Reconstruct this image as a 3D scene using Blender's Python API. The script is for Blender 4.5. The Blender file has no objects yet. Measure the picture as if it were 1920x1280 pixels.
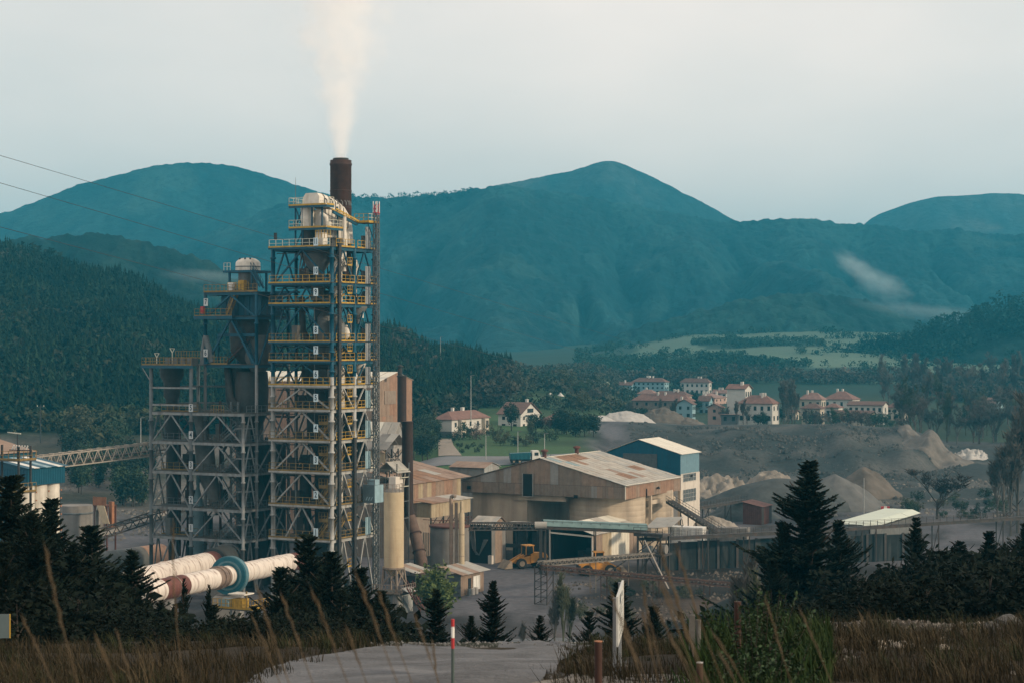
import bpy, math, random
import numpy as np
from mathutils import Vector, Matrix

# ------------------------------------------------------------------ camera
scene = bpy.context.scene
H = 34.0                     # camera height above the plant yard
F = 3582.0                   # focal length in photograph pixels (1920 wide)
HY = 645.0                   # horizon row in the photograph
cam_data = bpy.data.cameras.new("camera")
cam = bpy.data.objects.new("camera", cam_data)
scene.collection.objects.link(cam)
cam.location = (0, 0, H)
cam.rotation_euler = (math.radians(90), 0, 0)
cam_data.sensor_width = 36.0
cam_data.lens = F / 1920 * 36
cam_data.shift_y = (HY - 640) / 1920
cam_data.clip_start = 0.2
cam_data.clip_end = 40000
cam_data.dof.use_dof = True
cam_data.dof.focus_distance = 240
cam_data.dof.aperture_fstop = 7.0
scene.camera = cam

# ------------------------------------------------------------------ sky and sun
SUN_AZ = math.radians(24)      # from the right (+X), this far towards the camera
SUN_EL = math.radians(20)
sun_vec = Vector((math.cos(SUN_AZ) * math.cos(SUN_EL), -math.sin(SUN_AZ) * math.cos(SUN_EL), math.sin(SUN_EL)))
world = bpy.data.worlds.new("World")
scene.world = world
world.use_nodes = True
wn = world.node_tree
wn.nodes.clear()
w_out = wn.nodes.new("ShaderNodeOutputWorld")
w_mix = wn.nodes.new("ShaderNodeMixShader")
bg_sky = wn.nodes.new("ShaderNodeBackground")
bg_cloud = wn.nodes.new("ShaderNodeBackground")
sky = wn.nodes.new("ShaderNodeTexSky")
sky.sky_type = 'NISHITA'
sky.sun_disc = False
sky.sun_elevation = SUN_EL
sky.sun_rotation = math.atan2(sun_vec.x, sun_vec.y)
sky.dust_density = 3.0
bg_sky.inputs[1].default_value = 0.10
tc = wn.nodes.new("ShaderNodeTexCoord")
mp = wn.nodes.new("ShaderNodeMapping")
mp.inputs['Scale'].default_value = (1.5, 1.5, 3.6)
mp.inputs['Location'].default_value = (0.9, 0.3, 0.55)
nz = wn.nodes.new("ShaderNodeTexNoise")
nz.inputs['Scale'].default_value = 1.6
nz.inputs['Detail'].default_value = 5
nz.inputs['Roughness'].default_value = 0.5
rp = wn.nodes.new("ShaderNodeValToRGB")
rp.color_ramp.elements[0].position = 0.34
rp.color_ramp.elements[0].color = (1.23, 1.12, 1.03, 1)
rp.color_ramp.elements[1].position = 0.64
rp.color_ramp.elements[1].color = (1.62, 1.38, 1.23, 1)
bg_cloud.inputs[1].default_value = 0.80
w_mix.inputs[0].default_value = 0.9
wn.links.new(tc.outputs['Generated'], mp.inputs[0])
wn.links.new(mp.outputs[0], nz.inputs[0])
wn.links.new(nz.outputs[0], rp.inputs[0])
wn.links.new(rp.outputs[0], bg_cloud.inputs[0])
wn.links.new(sky.outputs[0], bg_sky.inputs[0])
wn.links.new(bg_sky.outputs[0], w_mix.inputs[1])
wn.links.new(bg_cloud.outputs[0], w_mix.inputs[2])
wn.links.new(w_mix.outputs[0], w_out.inputs[0])

sun_data = bpy.data.lights.new("sun", 'SUN')
sun_data.energy = 3.8
sun_data.angle = math.radians(4)
sun_data.color = (1.0, 0.80, 0.58)
sun = bpy.data.objects.new("sun", sun_data)
scene.collection.objects.link(sun)
sun.rotation_euler = sun_vec.to_track_quat('Z', 'Y').to_euler()
sun.location = (150, -60, 150)

vs = scene.view_settings
scene.display_settings.display_device = 'sRGB'
vs.view_transform = 'Standard'
vs.look = 'None'
vs.exposure = 0.0
vs.gamma = 1.0
vs.use_curve_mapping = False
scene.render.engine = 'CYCLES'
cy = scene.cycles
cy.use_denoising = True
cy.max_bounces = 5
cy.diffuse_bounces = 3
cy.glossy_bounces = 2
cy.transmission_bounces = 3
cy.transparent_max_bounces = 8
cy.volume_bounces = 4
cy.volume_step_rate = 2.0
cy.sample_clamp_indirect = 6

# ------------------------------------------------------------------ helpers
C = scene.collection
rng = random.Random(7)
nrg = np.random.default_rng(11)
NR = {}

def P(px, py, d):
    """world point seen at photograph pixel (px, py) at depth d"""
    return Vector(((px - 960) / F * d, d, H - (py - HY) / F * d))

def tag(o, label=None, cat=None, group=None, kind=None):
    if label: o["label"] = label
    if cat: o["category"] = cat
    if group: o["group"] = group
    if kind: o["kind"] = kind
    return o

def empty(name, loc=(0, 0, 0), rz=0.0, label=None, cat=None, group=None):
    o = bpy.data.objects.new(name, None)
    o.empty_display_size = 0.5
    C.objects.link(o)
    o.location = loc
    o.rotation_euler = (0, 0, rz)
    return tag(o, label, cat, group)

def link(name, mesh, mat=None, parent=None, smooth=False):
    o = bpy.data.objects.new(name, mesh)
    C.objects.link(o)
    if mat is not None and len(mesh.materials) == 0:
        mesh.materials.append(mat)
    if parent is not None:
        o.parent = parent
    if smooth:
        mesh.shade_smooth()
    return o

def copy_tree(o, parent=None):
    c = o.copy()
    C.objects.link(c)
    c.parent = parent
    for ch in list(o.children):
        copy_tree(ch, c)
    return c

def np_mesh(name, V, Fc, col=None, smooth=False):
    """V (n,3) and Fc (m,k) with k 3 or 4, optional per-vertex colour"""
    V = np.asarray(V, dtype=np.float32); Fc = np.asarray(Fc, dtype=np.int32)
    me = bpy.data.meshes.new(name)
    me.vertices.add(len(V)); me.vertices.foreach_set("co", V.ravel())
    k = Fc.shape[1]
    me.loops.add(Fc.size); me.loops.foreach_set("vertex_index", Fc.ravel())
    me.polygons.add(len(Fc))
    me.polygons.foreach_set("loop_start", np.arange(0, Fc.size, k, dtype=np.int32))
    if col is not None:
        a = me.color_attributes.new("col", 'FLOAT_COLOR', 'POINT')
        c4 = np.ones((len(V), 4), dtype=np.float32); c4[:, :3] = col
        a.data.foreach_set("color", c4.ravel())
    me.update(calc_edges=True)
    if smooth: me.shade_smooth()
    return me

class MB:
    """collects shapes and links them as ONE mesh object"""
    def __init__(s): s.v = []; s.f = []; s.sm = []
    def add(s, vs_, fs, smooth=False):
        b = len(s.v)
        s.v += [tuple(v) for v in vs_]
        s.f += [tuple(i + b for i in f) for f in fs]
        s.sm += [smooth] * len(fs)
        return s
    def hexa(s, c):
        return s.add(c, [(0, 3, 2, 1), (4, 5, 6, 7), (0, 1, 5, 4), (1, 2, 6, 5), (2, 3, 7, 6), (3, 0, 4, 7)])
    def box(s, x0, x1, y0, y1, z0, z1):
        return s.hexa([(x0, y0, z0), (x1, y0, z0), (x1, y1, z0), (x0, y1, z0), (x0, y0, z1), (x1, y0, z1), (x1, y1, z1), (x0, y1, z1)])
    def beam(s, p, q, w=0.2, h=None, up=(0, 0, 1)):
        h = h or w
        p = Vector(p); q = Vector(q); d = (q - p)
        if d.length < 1e-6: return s
        d.normalize(); u = Vector(up)
        if abs(d.dot(u)) > 0.98: u = Vector((0, 1, 0)) if abs(d.y) < 0.9 else Vector((1, 0, 0))
        r = d.cross(u).normalized(); u = r.cross(d).normalized()
        r = r * (w / 2); u = u * (h / 2)
        return s.hexa([p - r - u, p + r - u, p + r + u, p - r + u, q - r - u, q + r - u, q + r + u, q - r + u])
    def tube(s, pts, radii, n=12, cap=True, smooth=True):
        pts = [Vector(p) for p in pts]
        if not hasattr(radii, '__len__'): radii = [radii] * len(pts)
        rings = []; vs_ = []; fs = []
        ref = None
        for i, p in enumerate(pts):
            if i == 0: d = pts[1] - pts[0]
            elif i == len(pts) - 1: d = pts[-1] - pts[-2]
            else: d = (pts[i + 1] - p).normalized() + (p - pts[i - 1]).normalized()
            d.normalize()
            if ref is None:
                ref = Vector((0, 0, 1)) if abs(d.z) < 0.9 else Vector((1, 0, 0))
            r = d.cross(ref)
            if r.length < 1e-4: r = d.cross(Vector((0, 1, 0)))
            r.normalize(); u = r.cross(d).normalized()
            ref = u
            for k in range(n):
                a = 2 * math.pi * k / n
                vs_.append(p + (r * math.cos(a) + u * math.sin(a)) * radii[i])
        for i in range(len(pts) - 1):
            for k in range(n):
                a = i * n + k; b = i * n + (k + 1) % n
                fs.append((a, a + n, b + n, b))
        b0 = len(s.v)
        s.add(vs_, fs, smooth)
        if cap:
            m = (len(pts) - 1) * n
            c0 = len(s.v); s.v += [tuple(v) for v in vs_[:n]] + [tuple(v) for v in vs_[m:m + n]]
            s.f.append(tuple(c0 + k for k in range(n))); s.sm.append(False)
            s.f.append(tuple(c0 + n + k for k in reversed(range(n)))); s.sm.append(False)
        return s
    def cyl(s, x, y, z0, z1, r, r1=None, n=16):
        return s.tube([(x, y, z0), (x, y, z1)], [r, r if r1 is None else r1], n)
    def lathe(s, x, y, prof, n=20):
        return s.tube([(x, y, z) for r, z in prof], [r for r, z in prof], n)
    def prism(s, poly, d):
        """polygon (list of 3D points) extruded by vector d"""
        n = len(poly); d = Vector(d)
        a = [Vector(p) for p in poly]; b = [p + d for p in a]
        return s.add(a + b, [tuple(range(n)), tuple(reversed(range(n, 2 * n)))] +
                     [(i, i + n, (i + 1) % n + n, (i + 1) % n) for i in range(n)])
    def sheet(s, a, b, c, d, t):
        """thin slab on quad a b c d with thickness t below its face normal"""
        a, b, c, d = map(Vector, (a, b, c, d))
        nrm = (b - a).cross(d - a).normalized() * t
        return s.hexa([a - nrm, b - nrm, c - nrm, d - nrm, a, b, c, d])
    def build(s, name, mat, parent=None):
        me = bpy.data.meshes.new(name)
        me.from_pydata(s.v, [], s.f)
        me.polygons.foreach_set("use_smooth", s.sm)
        me.update()
        return link(name, me, mat, parent)

# ------------------------------------------------------------------ materials
def nodes_of(m):
    m.use_nodes = True
    return m.node_tree, m.node_tree.nodes["Principled BSDF"]

MATS = {}
def mat(name, col, rough=0.75, metal=0.0, var=0.22, scale=1.2, streak=None, streak_col=(0.05, 0.03, 0.02), streak_amt=0.5,
        bump=0.15, bscale=None, spec=0.3, coords='Object', svec=(1, 1, .12)):
    """weathered paint / plaster / metal: base colour + blotches + rust or dirt streaks that run down"""
    m = bpy.data.materials.new(name)
    nt, b = nodes_of(m)
    b.inputs['Roughness'].default_value = rough
    b.inputs['Metallic'].default_value = metal
    b.inputs['Specular IOR Level'].default_value = spec
    t = nt.nodes.new("ShaderNodeTexCoord")
    n1 = nt.nodes.new("ShaderNodeTexNoise"); n1.inputs['Scale'].default_value = scale; n1.inputs['Detail'].default_value = 6
    n1.inputs['Roughness'].default_value = 0.65
    nt.links.new(t.outputs[coords], n1.inputs[0])
    r = nt.nodes.new("ShaderNodeMapRange"); r.inputs[1].default_value = 0.3; r.inputs[2].default_value = 0.7
    r.inputs[3].default_value = 1 - var; r.inputs[4].default_value = 1 + var
    nt.links.new(n1.outputs[0], r.inputs[0])
    mx = nt.nodes.new("ShaderNodeMix"); mx.data_type = 'RGBA'; mx.blend_type = 'MULTIPLY'; mx.inputs[0].default_value = 1
    mx.inputs[6].default_value = (*col, 1)
    nt.links.new(r.outputs[0], mx.inputs[7])
    last = mx.outputs[2]
    if streak:
        mpg = nt.nodes.new("ShaderNodeMapping"); mpg.inputs['Scale'].default_value = (streak * svec[0], streak * svec[1], streak * svec[2])
        n2 = nt.nodes.new("ShaderNodeTexNoise"); n2.inputs['Scale'].default_value = 1.0; n2.inputs['Detail'].default_value = 5
        nt.links.new(t.outputs[coords], mpg.inputs[0]); nt.links.new(mpg.outputs[0], n2.inputs[0])
        r2 = nt.nodes.new("ShaderNodeMapRange"); r2.inputs[1].default_value = 0.5; r2.inputs[2].default_value = 0.72
        r2.inputs[4].default_value = streak_amt
        nt.links.new(n2.outputs[0], r2.inputs[0])
        m2 = nt.nodes.new("ShaderNodeMix"); m2.data_type = 'RGBA'
        nt.links.new(r2.outputs[0], m2.inputs[0]); nt.links.new(last, m2.inputs[6]); m2.inputs[7].default_value = (*streak_col, 1)
        last = m2.outputs[2]
    nt.links.new(last, b.inputs['Base Color'])
    if bump:
        bp = nt.nodes.new("ShaderNodeBump"); bp.inputs['Strength'].default_value = bump; bp.inputs['Distance'].default_value = 0.05
        n3 = nt.nodes.new("ShaderNodeTexNoise"); n3.inputs['Scale'].default_value = bscale or scale * 6; n3.inputs['Detail'].default_value = 4
        nt.links.new(t.outputs[coords], n3.inputs[0])
        h_out = n3.outputs[0]
        nt.links.new(h_out, bp.inputs['Height']); nt.links.new(bp.outputs[0], b.inputs['Normal'])
    MATS[name] = m
    return m

def vmat(name, rough=0.9, scale=3.0, var=0.3, bump=0.4, spec=0.1, trans=0.0, bdist=0.3, gain=(1, 1, 1)):
    """material whose base colour is the vertex colour 'col' with fine noise"""
    m = bpy.data.materials.new(name)
    nt, b = nodes_of(m)
    b.inputs['Roughness'].default_value = rough
    b.inputs['Specular IOR Level'].default_value = spec
    at = nt.nodes.new("ShaderNodeVertexColor"); at.layer_name = "col"
    t = nt.nodes.new("ShaderNodeTexCoord")
    n1 = nt.nodes.new("ShaderNodeTexNoise"); n1.inputs['Scale'].default_value = scale; n1.inputs['Detail'].default_value = 8
    n1.inputs['Roughness'].default_value = 0.7
    nt.links.new(t.outputs['Object'], n1.inputs[0])
    r = nt.nodes.new("ShaderNodeMapRange"); r.inputs[1].default_value = 0.3; r.inputs[2].default_value = 0.7
    r.inputs[3].default_value = 1 - var; r.inputs[4].default_value = 1 + var
    nt.links.new(n1.outputs[0], r.inputs[0])
    mx = nt.nodes.new("ShaderNodeMix"); mx.data_type = 'RGBA'; mx.blend_type = 'MULTIPLY'; mx.inputs[0].default_value = 1
    nt.links.new(at.outputs[0], mx.inputs[6]); nt.links.new(r.outputs[0], mx.inputs[7])
    last = mx.outputs[2]
    if gain != (1, 1, 1):
        m3 = nt.nodes.new("ShaderNodeMix"); m3.data_type = 'RGBA'; m3.blend_type = 'MULTIPLY'; m3.inputs[0].default_value = 1
        nt.links.new(last, m3.inputs[6]); m3.inputs[7].default_value = (*gain, 1); last = m3.outputs[2]
    nt.links.new(last, b.inputs['Base Color'])
    if bump:
        bp = nt.nodes.new("ShaderNodeBump"); bp.inputs['Strength'].default_value = bump; bp.inputs['Distance'].default_value = bdist
        nt.links.new(n1.outputs[0], bp.inputs['Height']); nt.links.new(bp.outputs[0], b.inputs['Normal'])
    MATS[name] = m
    return m

# ------------------------------------------------------------------ numpy noise
def _hash(i, j, seed):
    n = (i.astype(np.int64) * 374761393 + j.astype(np.int64) * 668265263 + seed * 1442695041) & 0x7fffffff
    n = ((n ^ (n >> 13)) * 1274126177) & 0x7fffffff
    return ((n ^ (n >> 16)) & 0xffff) / 65535.0

def vnoise(x, y, seed=0):
    x = np.asarray(x, float); y = np.asarray(y, float)
    i = np.floor(x); j = np.floor(y); fx = x - i; fy = y - j
    fx = fx * fx * (3 - 2 * fx); fy = fy * fy * (3 - 2 * fy)
    a = _hash(i, j, seed); b = _hash(i + 1, j, seed); c = _hash(i, j + 1, seed); d = _hash(i + 1, j + 1, seed)
    return (a * (1 - fx) + b * fx) * (1 - fy) + (c * (1 - fx) + d * fx) * fy

def fbm(x, y, oct=4, seed=0, gain=0.5):
    s = 0; amp = 1; tot = 0; f = 1
    for k in range(oct):
        s = s + amp * vnoise(np.asarray(x) * f + 17.3 * k, np.asarray(y) * f - 9.1 * k, seed + k)
        tot += amp; amp *= gain; f *= 2.03
    return s / tot

def sstep(a, b, x):
    t = np.clip((np.asarray(x, float) - a) / (b - a), 0, 1)
    return t * t * (3 - 2 * t)

# ------------------------------------------------------------------ terrain
Ycol = [-30, 0, 10, 22, 38, 48, 60, 75, 100, 150, 190, 220, 300, 370, 400, 430, 480, 500, 520, 560, 600, 650, 700, 800, 900, 1000, 1200, 1400, 1800, 2200, 2600, 3500, 9000]
near_l = [32.6, 32.3, 31.6, 30.2, 28.1, 26.0, 22, 18, 13, 6, 0.4, 0, 0]
near_r = [32.6, 32.3, 31.6, 30.3, 28.5, 26.9, 25.0, 22.6, 17.5, 8, 0.6, 0, 0]
far = {   # heights at 370 400 430 480 500 520 560 600 650 700 800 900 1000 1200 1400 1800 2200 2600 3500 9000
    -900: [0, 1, 5, 13, 15, 17, 28, 38, 47, 57, 78, 80, 60, 40, 40, 45, 50, 50, 50, 50],
    0:    [0, 0.5, 4, 11, 12.5, 14, 24, 33, 43, 52, 69, 62, 44, 30, 34, 40, 50, 50, 50, 50],
    200:  [0, 0.5, 4, 11, 12.5, 14, 22, 29, 37, 44, 57, 50, 38, 28, 30, 36, 50, 50, 50, 50],
    400:  [0, 0.5, 4, 11, 12, 13, 18, 23, 28, 33, 39, 37, 30, 24, 26, 34, 50, 50, 50, 50],
    720:  [0, 0.5, 5, 9, 10, 11, 15, 18, 22, 26, 34, 32, 26, 22, 26, 34, 48, 50, 50, 50],
    840:  [0, 2, 8.4, 9.2, 9.3, 10, 11, 13, 15, 18, 24, 23, 22, 22, 26, 34, 48, 50, 50, 50],
    930:  [0, 2, 8.4, 9.2, 9.5, 10, 11.5, 13.5, 15.5, 17.5, 20, 20, 21, 22, 26, 34, 48, 50, 50, 50],
    1100: [0, 2, 8.8, 9.0, 9.2, 9.6, 11.0, 12.0, 13.5, 14.6, 16, 17.5, 19, 23, 29, 34, 48, 50, 50, 50],
    1180: [0, 0, 3, 5.0, 7.0, 8.5, 11.3, 10.0, 7.0, 6.0, 7, 9, 15, 25, 33, 38, 48, 50, 50, 50],
    1300: [0, 0, 0, 0.4, 3, 6.5, 10.3, 9.0, 6.5, 5.5, 7, 9, 18, 29, 40, 44, 48, 50, 50, 50],
    1560: [0, 0, 0, 0.4, 3, 6.5, 10.5, 9.0, 6.5, 6, 8, 12, 19, 31, 43, 46, 48, 50, 50, 50],
    1680: [0, 0, 0, 0.4, 2.6, 6, 9.3, 8.0, 6.5, 6.5, 9, 12, 18, 30, 42, 46, 48, 50, 50, 50],
    1790: [0, 0, 0, 0.4, 1.0, 2.0, 3.4, 4.0, 5, 7, 10, 13, 18, 28, 38, 44, 48, 50, 50, 50],
    1920: [0, 0, 0, 0.4, 1.0, 2.0, 3.4, 4.0, 5, 7, 10, 14, 19, 28, 38, 44, 48, 50, 50, 50],
    2800: [0, 0, 0, 0.4, 1.0, 2.0, 3.4, 4.0, 5, 7, 10, 14, 18, 28, 38, 44, 48, 50, 50, 50],
}
Ucol = sorted(far)
TAB = np.zeros((len(Ucol), len(Ycol)))
for i_, u_ in enumerate(Ucol):
    k_ = float(np.clip((u_ - 1250) / 350, 0, 1))
    nn = [a * (1 - k_) + b * k_ for a, b in zip(near_l, near_r)]
    TAB[i_] = nn + far[u_]

def hgt(x, y, rough=True):
    x = np.asarray(x, float); y = np.asarray(y, float)
    u = 960 + F * x / np.maximum(y, 25.0)
    u = np.clip(u, Ucol[0], Ucol[-1] - 1e-3); yy = np.clip(y, Ycol[0], Ycol[-1] - 1e-3)
    ua = np.array(Ucol, float); ya = np.array(Ycol, float)
    i = np.clip(np.searchsorted(ua, u, 'right') - 1, 0, len(ua) - 2)
    j = np.clip(np.searchsorted(ya, yy, 'right') - 1, 0, len(ya) - 2)
    fu = (u - ua[i]) / (ua[i + 1] - ua[i]); fy = (yy - ya[j]) / (ya[j + 1] - ya[j])
    fu = fu * fu * (3 - 2 * fu)
    z = (TAB[i, j] * (1 - fu) + TAB[i + 1, j] * fu) * (1 - fy) + (TAB[i, j + 1] * (1 - fu) + TAB[i + 1, j + 1] * fu) * fy
    if rough:
        a = np.clip((y - 380) / 600, 0, 1) * 4
        z = z + (fbm(x / 60, y / 60, 4, 3) - 0.5) * a
        b = np.clip(1 - y / 80, 0, 1)
        z = z + (fbm(x / 3.2, y / 3.2, 4, 5) - 0.5) * 0.7 * b
        e = sstep(480, 500, y) * (1 - sstep(555, 570, y)) * sstep(1180, 1260, u)
        z = z + e * ((fbm(x / 7, y / 30, 5, 8) - 0.5) * 4.5 + 1.2 * np.sin(z * 1.6 + 3 * fbm(x / 30, y / 30, 2, 9)))
        e2 = sstep(385, 410, y) * (1 - sstep(480, 500, y)) * sstep(1230, 1330, u)
        z = z + e2 * (fbm(x / 6, y / 9, 5, 12) - 0.42) * 2.4
    return z

def gz(x, y): return float(hgt(np.array([x]), np.array([y]))[0])

def G(px, py, lo=8, hi=4000):
    """where the ray through a photograph pixel meets the ground"""
    d = np.geomspace(lo, hi, 4000)
    z = H - (py - HY) / F * d
    hh = hgt((px - 960) / F * d, d)
    k = int(np.argmax(z <= hh))
    return Vector(((px - 960) / F * d[k], d[k], float(hh[k])))

def on(px, d, dz=0.0):
    x = (px - 960) / F * d
    return Vector((x, d, gz(x, d) + dz))

def lerpc(a, b, t):
    return np.asarray(a) * (1 - t[:, None]) + np.asarray(b) * t[:, None]

# ground sheet: rows spaced geometrically, fan of columns
rows = np.concatenate([np.linspace(-25, 12, 20)[:-1], np.geomspace(12, 9500, 430)])
cols = np.linspace(-1, 1, 281)
YY, SS = np.meshgrid(rows, cols, indexing='ij')
XX = SS * (np.maximum(YY, 0) * 0.42 + 18)
gx, gy = XX.ravel(), YY.ravel()
gzv = hgt(gx, gy)
gu = 960 + F * gx / np.maximum(gy, 20)
n1 = fbm(gx / 1.7, gy / 1.7, 4, 21); n2 = fbm(gx / 14, gy / 14, 4, 22); n3 = fbm(gx / 90, gy / 60, 4, 23)
c = np.tile(np.array([[0.026, 0.020, 0.012]]), (len(gx), 1))               # dry grass and earth
c = lerpc(c, np.array([0.014, 0.018, 0.009]), sstep(0.5, 0.7, n2))
c = lerpc(c, np.array([0.010, 0.013, 0.009]), sstep(44, 60, gy))           # shrub covered slope
yard = lerpc(np.tile(np.array([[0.105, 0.102, 0.112]]), (len(gx), 1)), np.array([0.030, 0.029, 0.030]), sstep(0.4, 0.72, fbm(gx / 7, gy / 18, 4, 31)))
t_e = sstep(1080, 1180, gu + 60 * (n2 - .5)) * (1 - sstep(288, 300, gy)) + (1 - sstep(205, 240, gy + 30 * (n2 - .5))) * .9
yard = yard * (1 - np.clip(t_e, 0, 1)[:, None]) + lerpc(np.tile(np.array([[0.020, 0.017, 0.015]]), (len(gx), 1)), np.array([0.060, 0.044, 0.034]), sstep(.45, .7, fbm(gx / 5, gy / 9, 4, 61))) * np.clip(t_e, 0, 1)[:, None]
t_y = sstep(185, 205, gy); c = c * (1 - t_y[:, None]) + yard * t_y[:, None]
# bank behind the yard, quarry tip
tip = lerpc(np.tile(np.array([[0.032, 0.037, 0.037]]), (len(gx), 1)), np.array([0.085, 0.083, 0.078]), sstep(0.50, 0.75, fbm(gx / 16, gy / 7, 5, 33)))
t_t = sstep(375, 420, gy + 40 * (n2 - .5)) * (1 - sstep(575, 590, gy)) * sstep(1150, 1210, gu)
c = c * (1 - t_t[:, None]) + tip * t_t[:, None]
grass = lerpc(np.tile(np.array([[0.050, 0.090, 0.035]]), (len(gx), 1)), np.array([0.030, 0.050, 0.022]), sstep(0.42, 0.62, n3))
t_g = np.maximum(sstep(400, 425, gy) * (1 - sstep(1060, 1140, gu)), sstep(585, 600, gy))
c = c * (1 - t_g[:, None]) + grass * t_g[:, None]
t_v = sstep(590, 610, gy) * (1 - sstep(900, 960, gy)) * sstep(1150, 1220, gu)
c = c * (1 - t_v[:, None] * .8) + np.array([[0.030, 0.042, 0.030]]) * t_v[:, None] * .8
# patchwork of fields on the far slope
def field_band(x, y):
    return y / 85 + 1.6 * fbm(x / 160, y / 200, 2, 41) + x / 500
fb_ = field_band(gx, gy); fi_ = np.floor(fb_); fcell = np.floor(gx / 80 + 0.7 * fi_ + 0.6 * fbm(gx / 90, gy / 90, 2, 43))
fh = _hash(fi_, fcell, 44)
fmask = sstep(930, 980, gy) * (1 - sstep(1380, 1460, gy)) * sstep(.5, .62, sstep(1080, 1300, gu) * .8 + .4 * fbm(gx / 120, gy / 120, 3, 45))
t_f = fmask * (fh > .36)
fcol = lerpc(np.tile(np.array([[0.125, 0.178, 0.130]]), (len(gx), 1)), np.array([0.080, 0.125, 0.094]), fh)
c = c * (1 - t_f[:, None]) + fcol * t_f[:, None]
t_w = sstep(850, 900, gy) * (1 - t_f)
c = c * (1 - t_w[:, None]) + np.array([[0.020, 0.044, 0.034]]) * t_w[:, None]
t_h = (1 - sstep(880, 960, gu)) * sstep(470, 490, gy) * (1 - sstep(780, 850, gu) * (1 - sstep(600, 650, gy)))
c = c * (1 - t_h[:, None]) + np.array([[0.018, 0.026, 0.015]]) * t_h[:, None]
t_b = (1 - sstep(690, 760, gu)) * sstep(360, 400, gy) * (1 - sstep(470, 490, gy))
c = c * (1 - t_b[:, None]) + lerpc(np.tile(np.array([[0.045, 0.045, 0.035]]), (len(gx), 1)), np.array([0.11, 0.10, 0.09]), sstep(.45, .65, n2)) * t_b[:, None]
nr_, nc_ = YY.shape
idx = np.arange(nr_ * nc_).reshape(nr_, nc_)
quads = np.stack([idx[:-1, :-1], idx[:-1, 1:], idx[1:, 1:], idx[1:, :-1]], -1).reshape(-1, 4)
m_ground = vmat("ground_earth", scale=0.9, var=0.35, bump=0.5, bdist=0.15)
ground = link("ground", np_mesh("ground", np.stack([gx, gy, gzv], 1), quads, c, True), m_ground)
tag(ground, kind="structure")

# ------------------------------------------------------------------ hills and mountains
def mountain(name, sky_px, d, front, back, base, amp, seed, col_a, col_b, ncol=420, nrow=110, tuft=6.0, tuft_w=14.0, gully=0.5):
    us = np.array([p[0] for p in sky_px], float); vs_ = np.array([p[1] for p in sky_px], float)
    u = np.linspace(us[0], us[-1], ncol)
    zr = H - (np.interp(u, us, vs_) - HY) / F * d
    k = np.ones(9) / 9
    zr = np.convolve(np.pad(zr, 4, mode='edge'), k, 'valid')
    s = np.linspace(-1, 1, nrow)                       # -1 front foot, 0 ridge, 1 back foot
    Sx, Ux = np.meshgrid(s, u, indexing='ij'); Zr = np.meshgrid(s, zr, indexing='ij')[1]
    Yv = d + np.where(Sx < 0, Sx * front, Sx * back)
    Xv = (Ux - 960) / F * d * (1 + (Yv - d) / d * 0.6)
    Yv = Yv + (fbm(Xv / (d * 0.06), Sx * 0 + seed, 3, seed) - 0.5) * front * 0.25
    a = 1 - np.abs(Sx)
    prof = a ** 1.25
    Z = base + (Zr - base) * prof
    ga = np.sin(np.clip(np.abs(Sx), 0, 1) * math.pi)
    Z = Z + ga * (fbm(Xv / (d * 0.045), Yv / (d * 0.16), 5, seed + 2) - 0.5) * amp * gully * 2
    rg = 1 - 2 * np.abs(fbm(Xv / (d * 0.05) + 0.5 * fbm(Xv / (d * .02), Yv / (d * .05), 2, seed + 31), Yv / (d * 0.22), 3, seed + 33) - 0.5)
    Z = Z - ga * np.clip(rg - .55, 0, 1) ** 1.3 * amp * 1.5
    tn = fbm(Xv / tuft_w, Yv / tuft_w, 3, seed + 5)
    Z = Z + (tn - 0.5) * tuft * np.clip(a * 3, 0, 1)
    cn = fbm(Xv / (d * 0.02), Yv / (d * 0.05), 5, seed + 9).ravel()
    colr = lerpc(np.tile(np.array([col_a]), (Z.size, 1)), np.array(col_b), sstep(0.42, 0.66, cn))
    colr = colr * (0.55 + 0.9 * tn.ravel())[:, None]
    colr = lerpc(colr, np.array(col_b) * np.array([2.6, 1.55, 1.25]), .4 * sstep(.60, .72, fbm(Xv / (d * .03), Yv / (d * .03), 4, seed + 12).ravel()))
    idx = np.arange(nrow * ncol).reshape(nrow, ncol)
    q = np.stack([idx[:-1, :-1], idx[:-1, 1:], idx[1:, 1:], idx[1:, :-1]], -1).reshape(-1, 4)
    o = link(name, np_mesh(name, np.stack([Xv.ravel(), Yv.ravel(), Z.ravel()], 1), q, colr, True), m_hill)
    return tag(o, kind="structure")

m_hill = vmat("forest_hill", scale=0.09, var=0.5, bump=1.0, bdist=7.0)
fa, fb = (0.006, 0.034, 0.046), (0.016, 0.056, 0.066)  # haze teal partly painted into the slope colours, besides the haze volume
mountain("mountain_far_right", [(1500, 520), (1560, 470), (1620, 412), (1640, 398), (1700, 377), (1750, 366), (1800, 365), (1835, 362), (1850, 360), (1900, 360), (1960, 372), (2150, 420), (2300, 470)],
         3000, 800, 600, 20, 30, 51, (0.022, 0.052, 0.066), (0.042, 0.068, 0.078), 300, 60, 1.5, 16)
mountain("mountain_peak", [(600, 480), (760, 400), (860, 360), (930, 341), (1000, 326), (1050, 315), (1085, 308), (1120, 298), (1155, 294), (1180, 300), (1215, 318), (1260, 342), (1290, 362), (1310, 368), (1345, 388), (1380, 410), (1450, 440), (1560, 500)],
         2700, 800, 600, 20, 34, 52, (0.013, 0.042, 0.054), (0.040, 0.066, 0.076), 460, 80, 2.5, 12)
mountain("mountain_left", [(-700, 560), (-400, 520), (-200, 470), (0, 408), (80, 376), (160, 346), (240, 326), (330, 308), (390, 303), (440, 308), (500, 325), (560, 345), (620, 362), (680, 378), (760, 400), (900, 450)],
         2500, 800, 600, 20, 40, 53, fa, fb, 640, 120, 4, 9)
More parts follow.
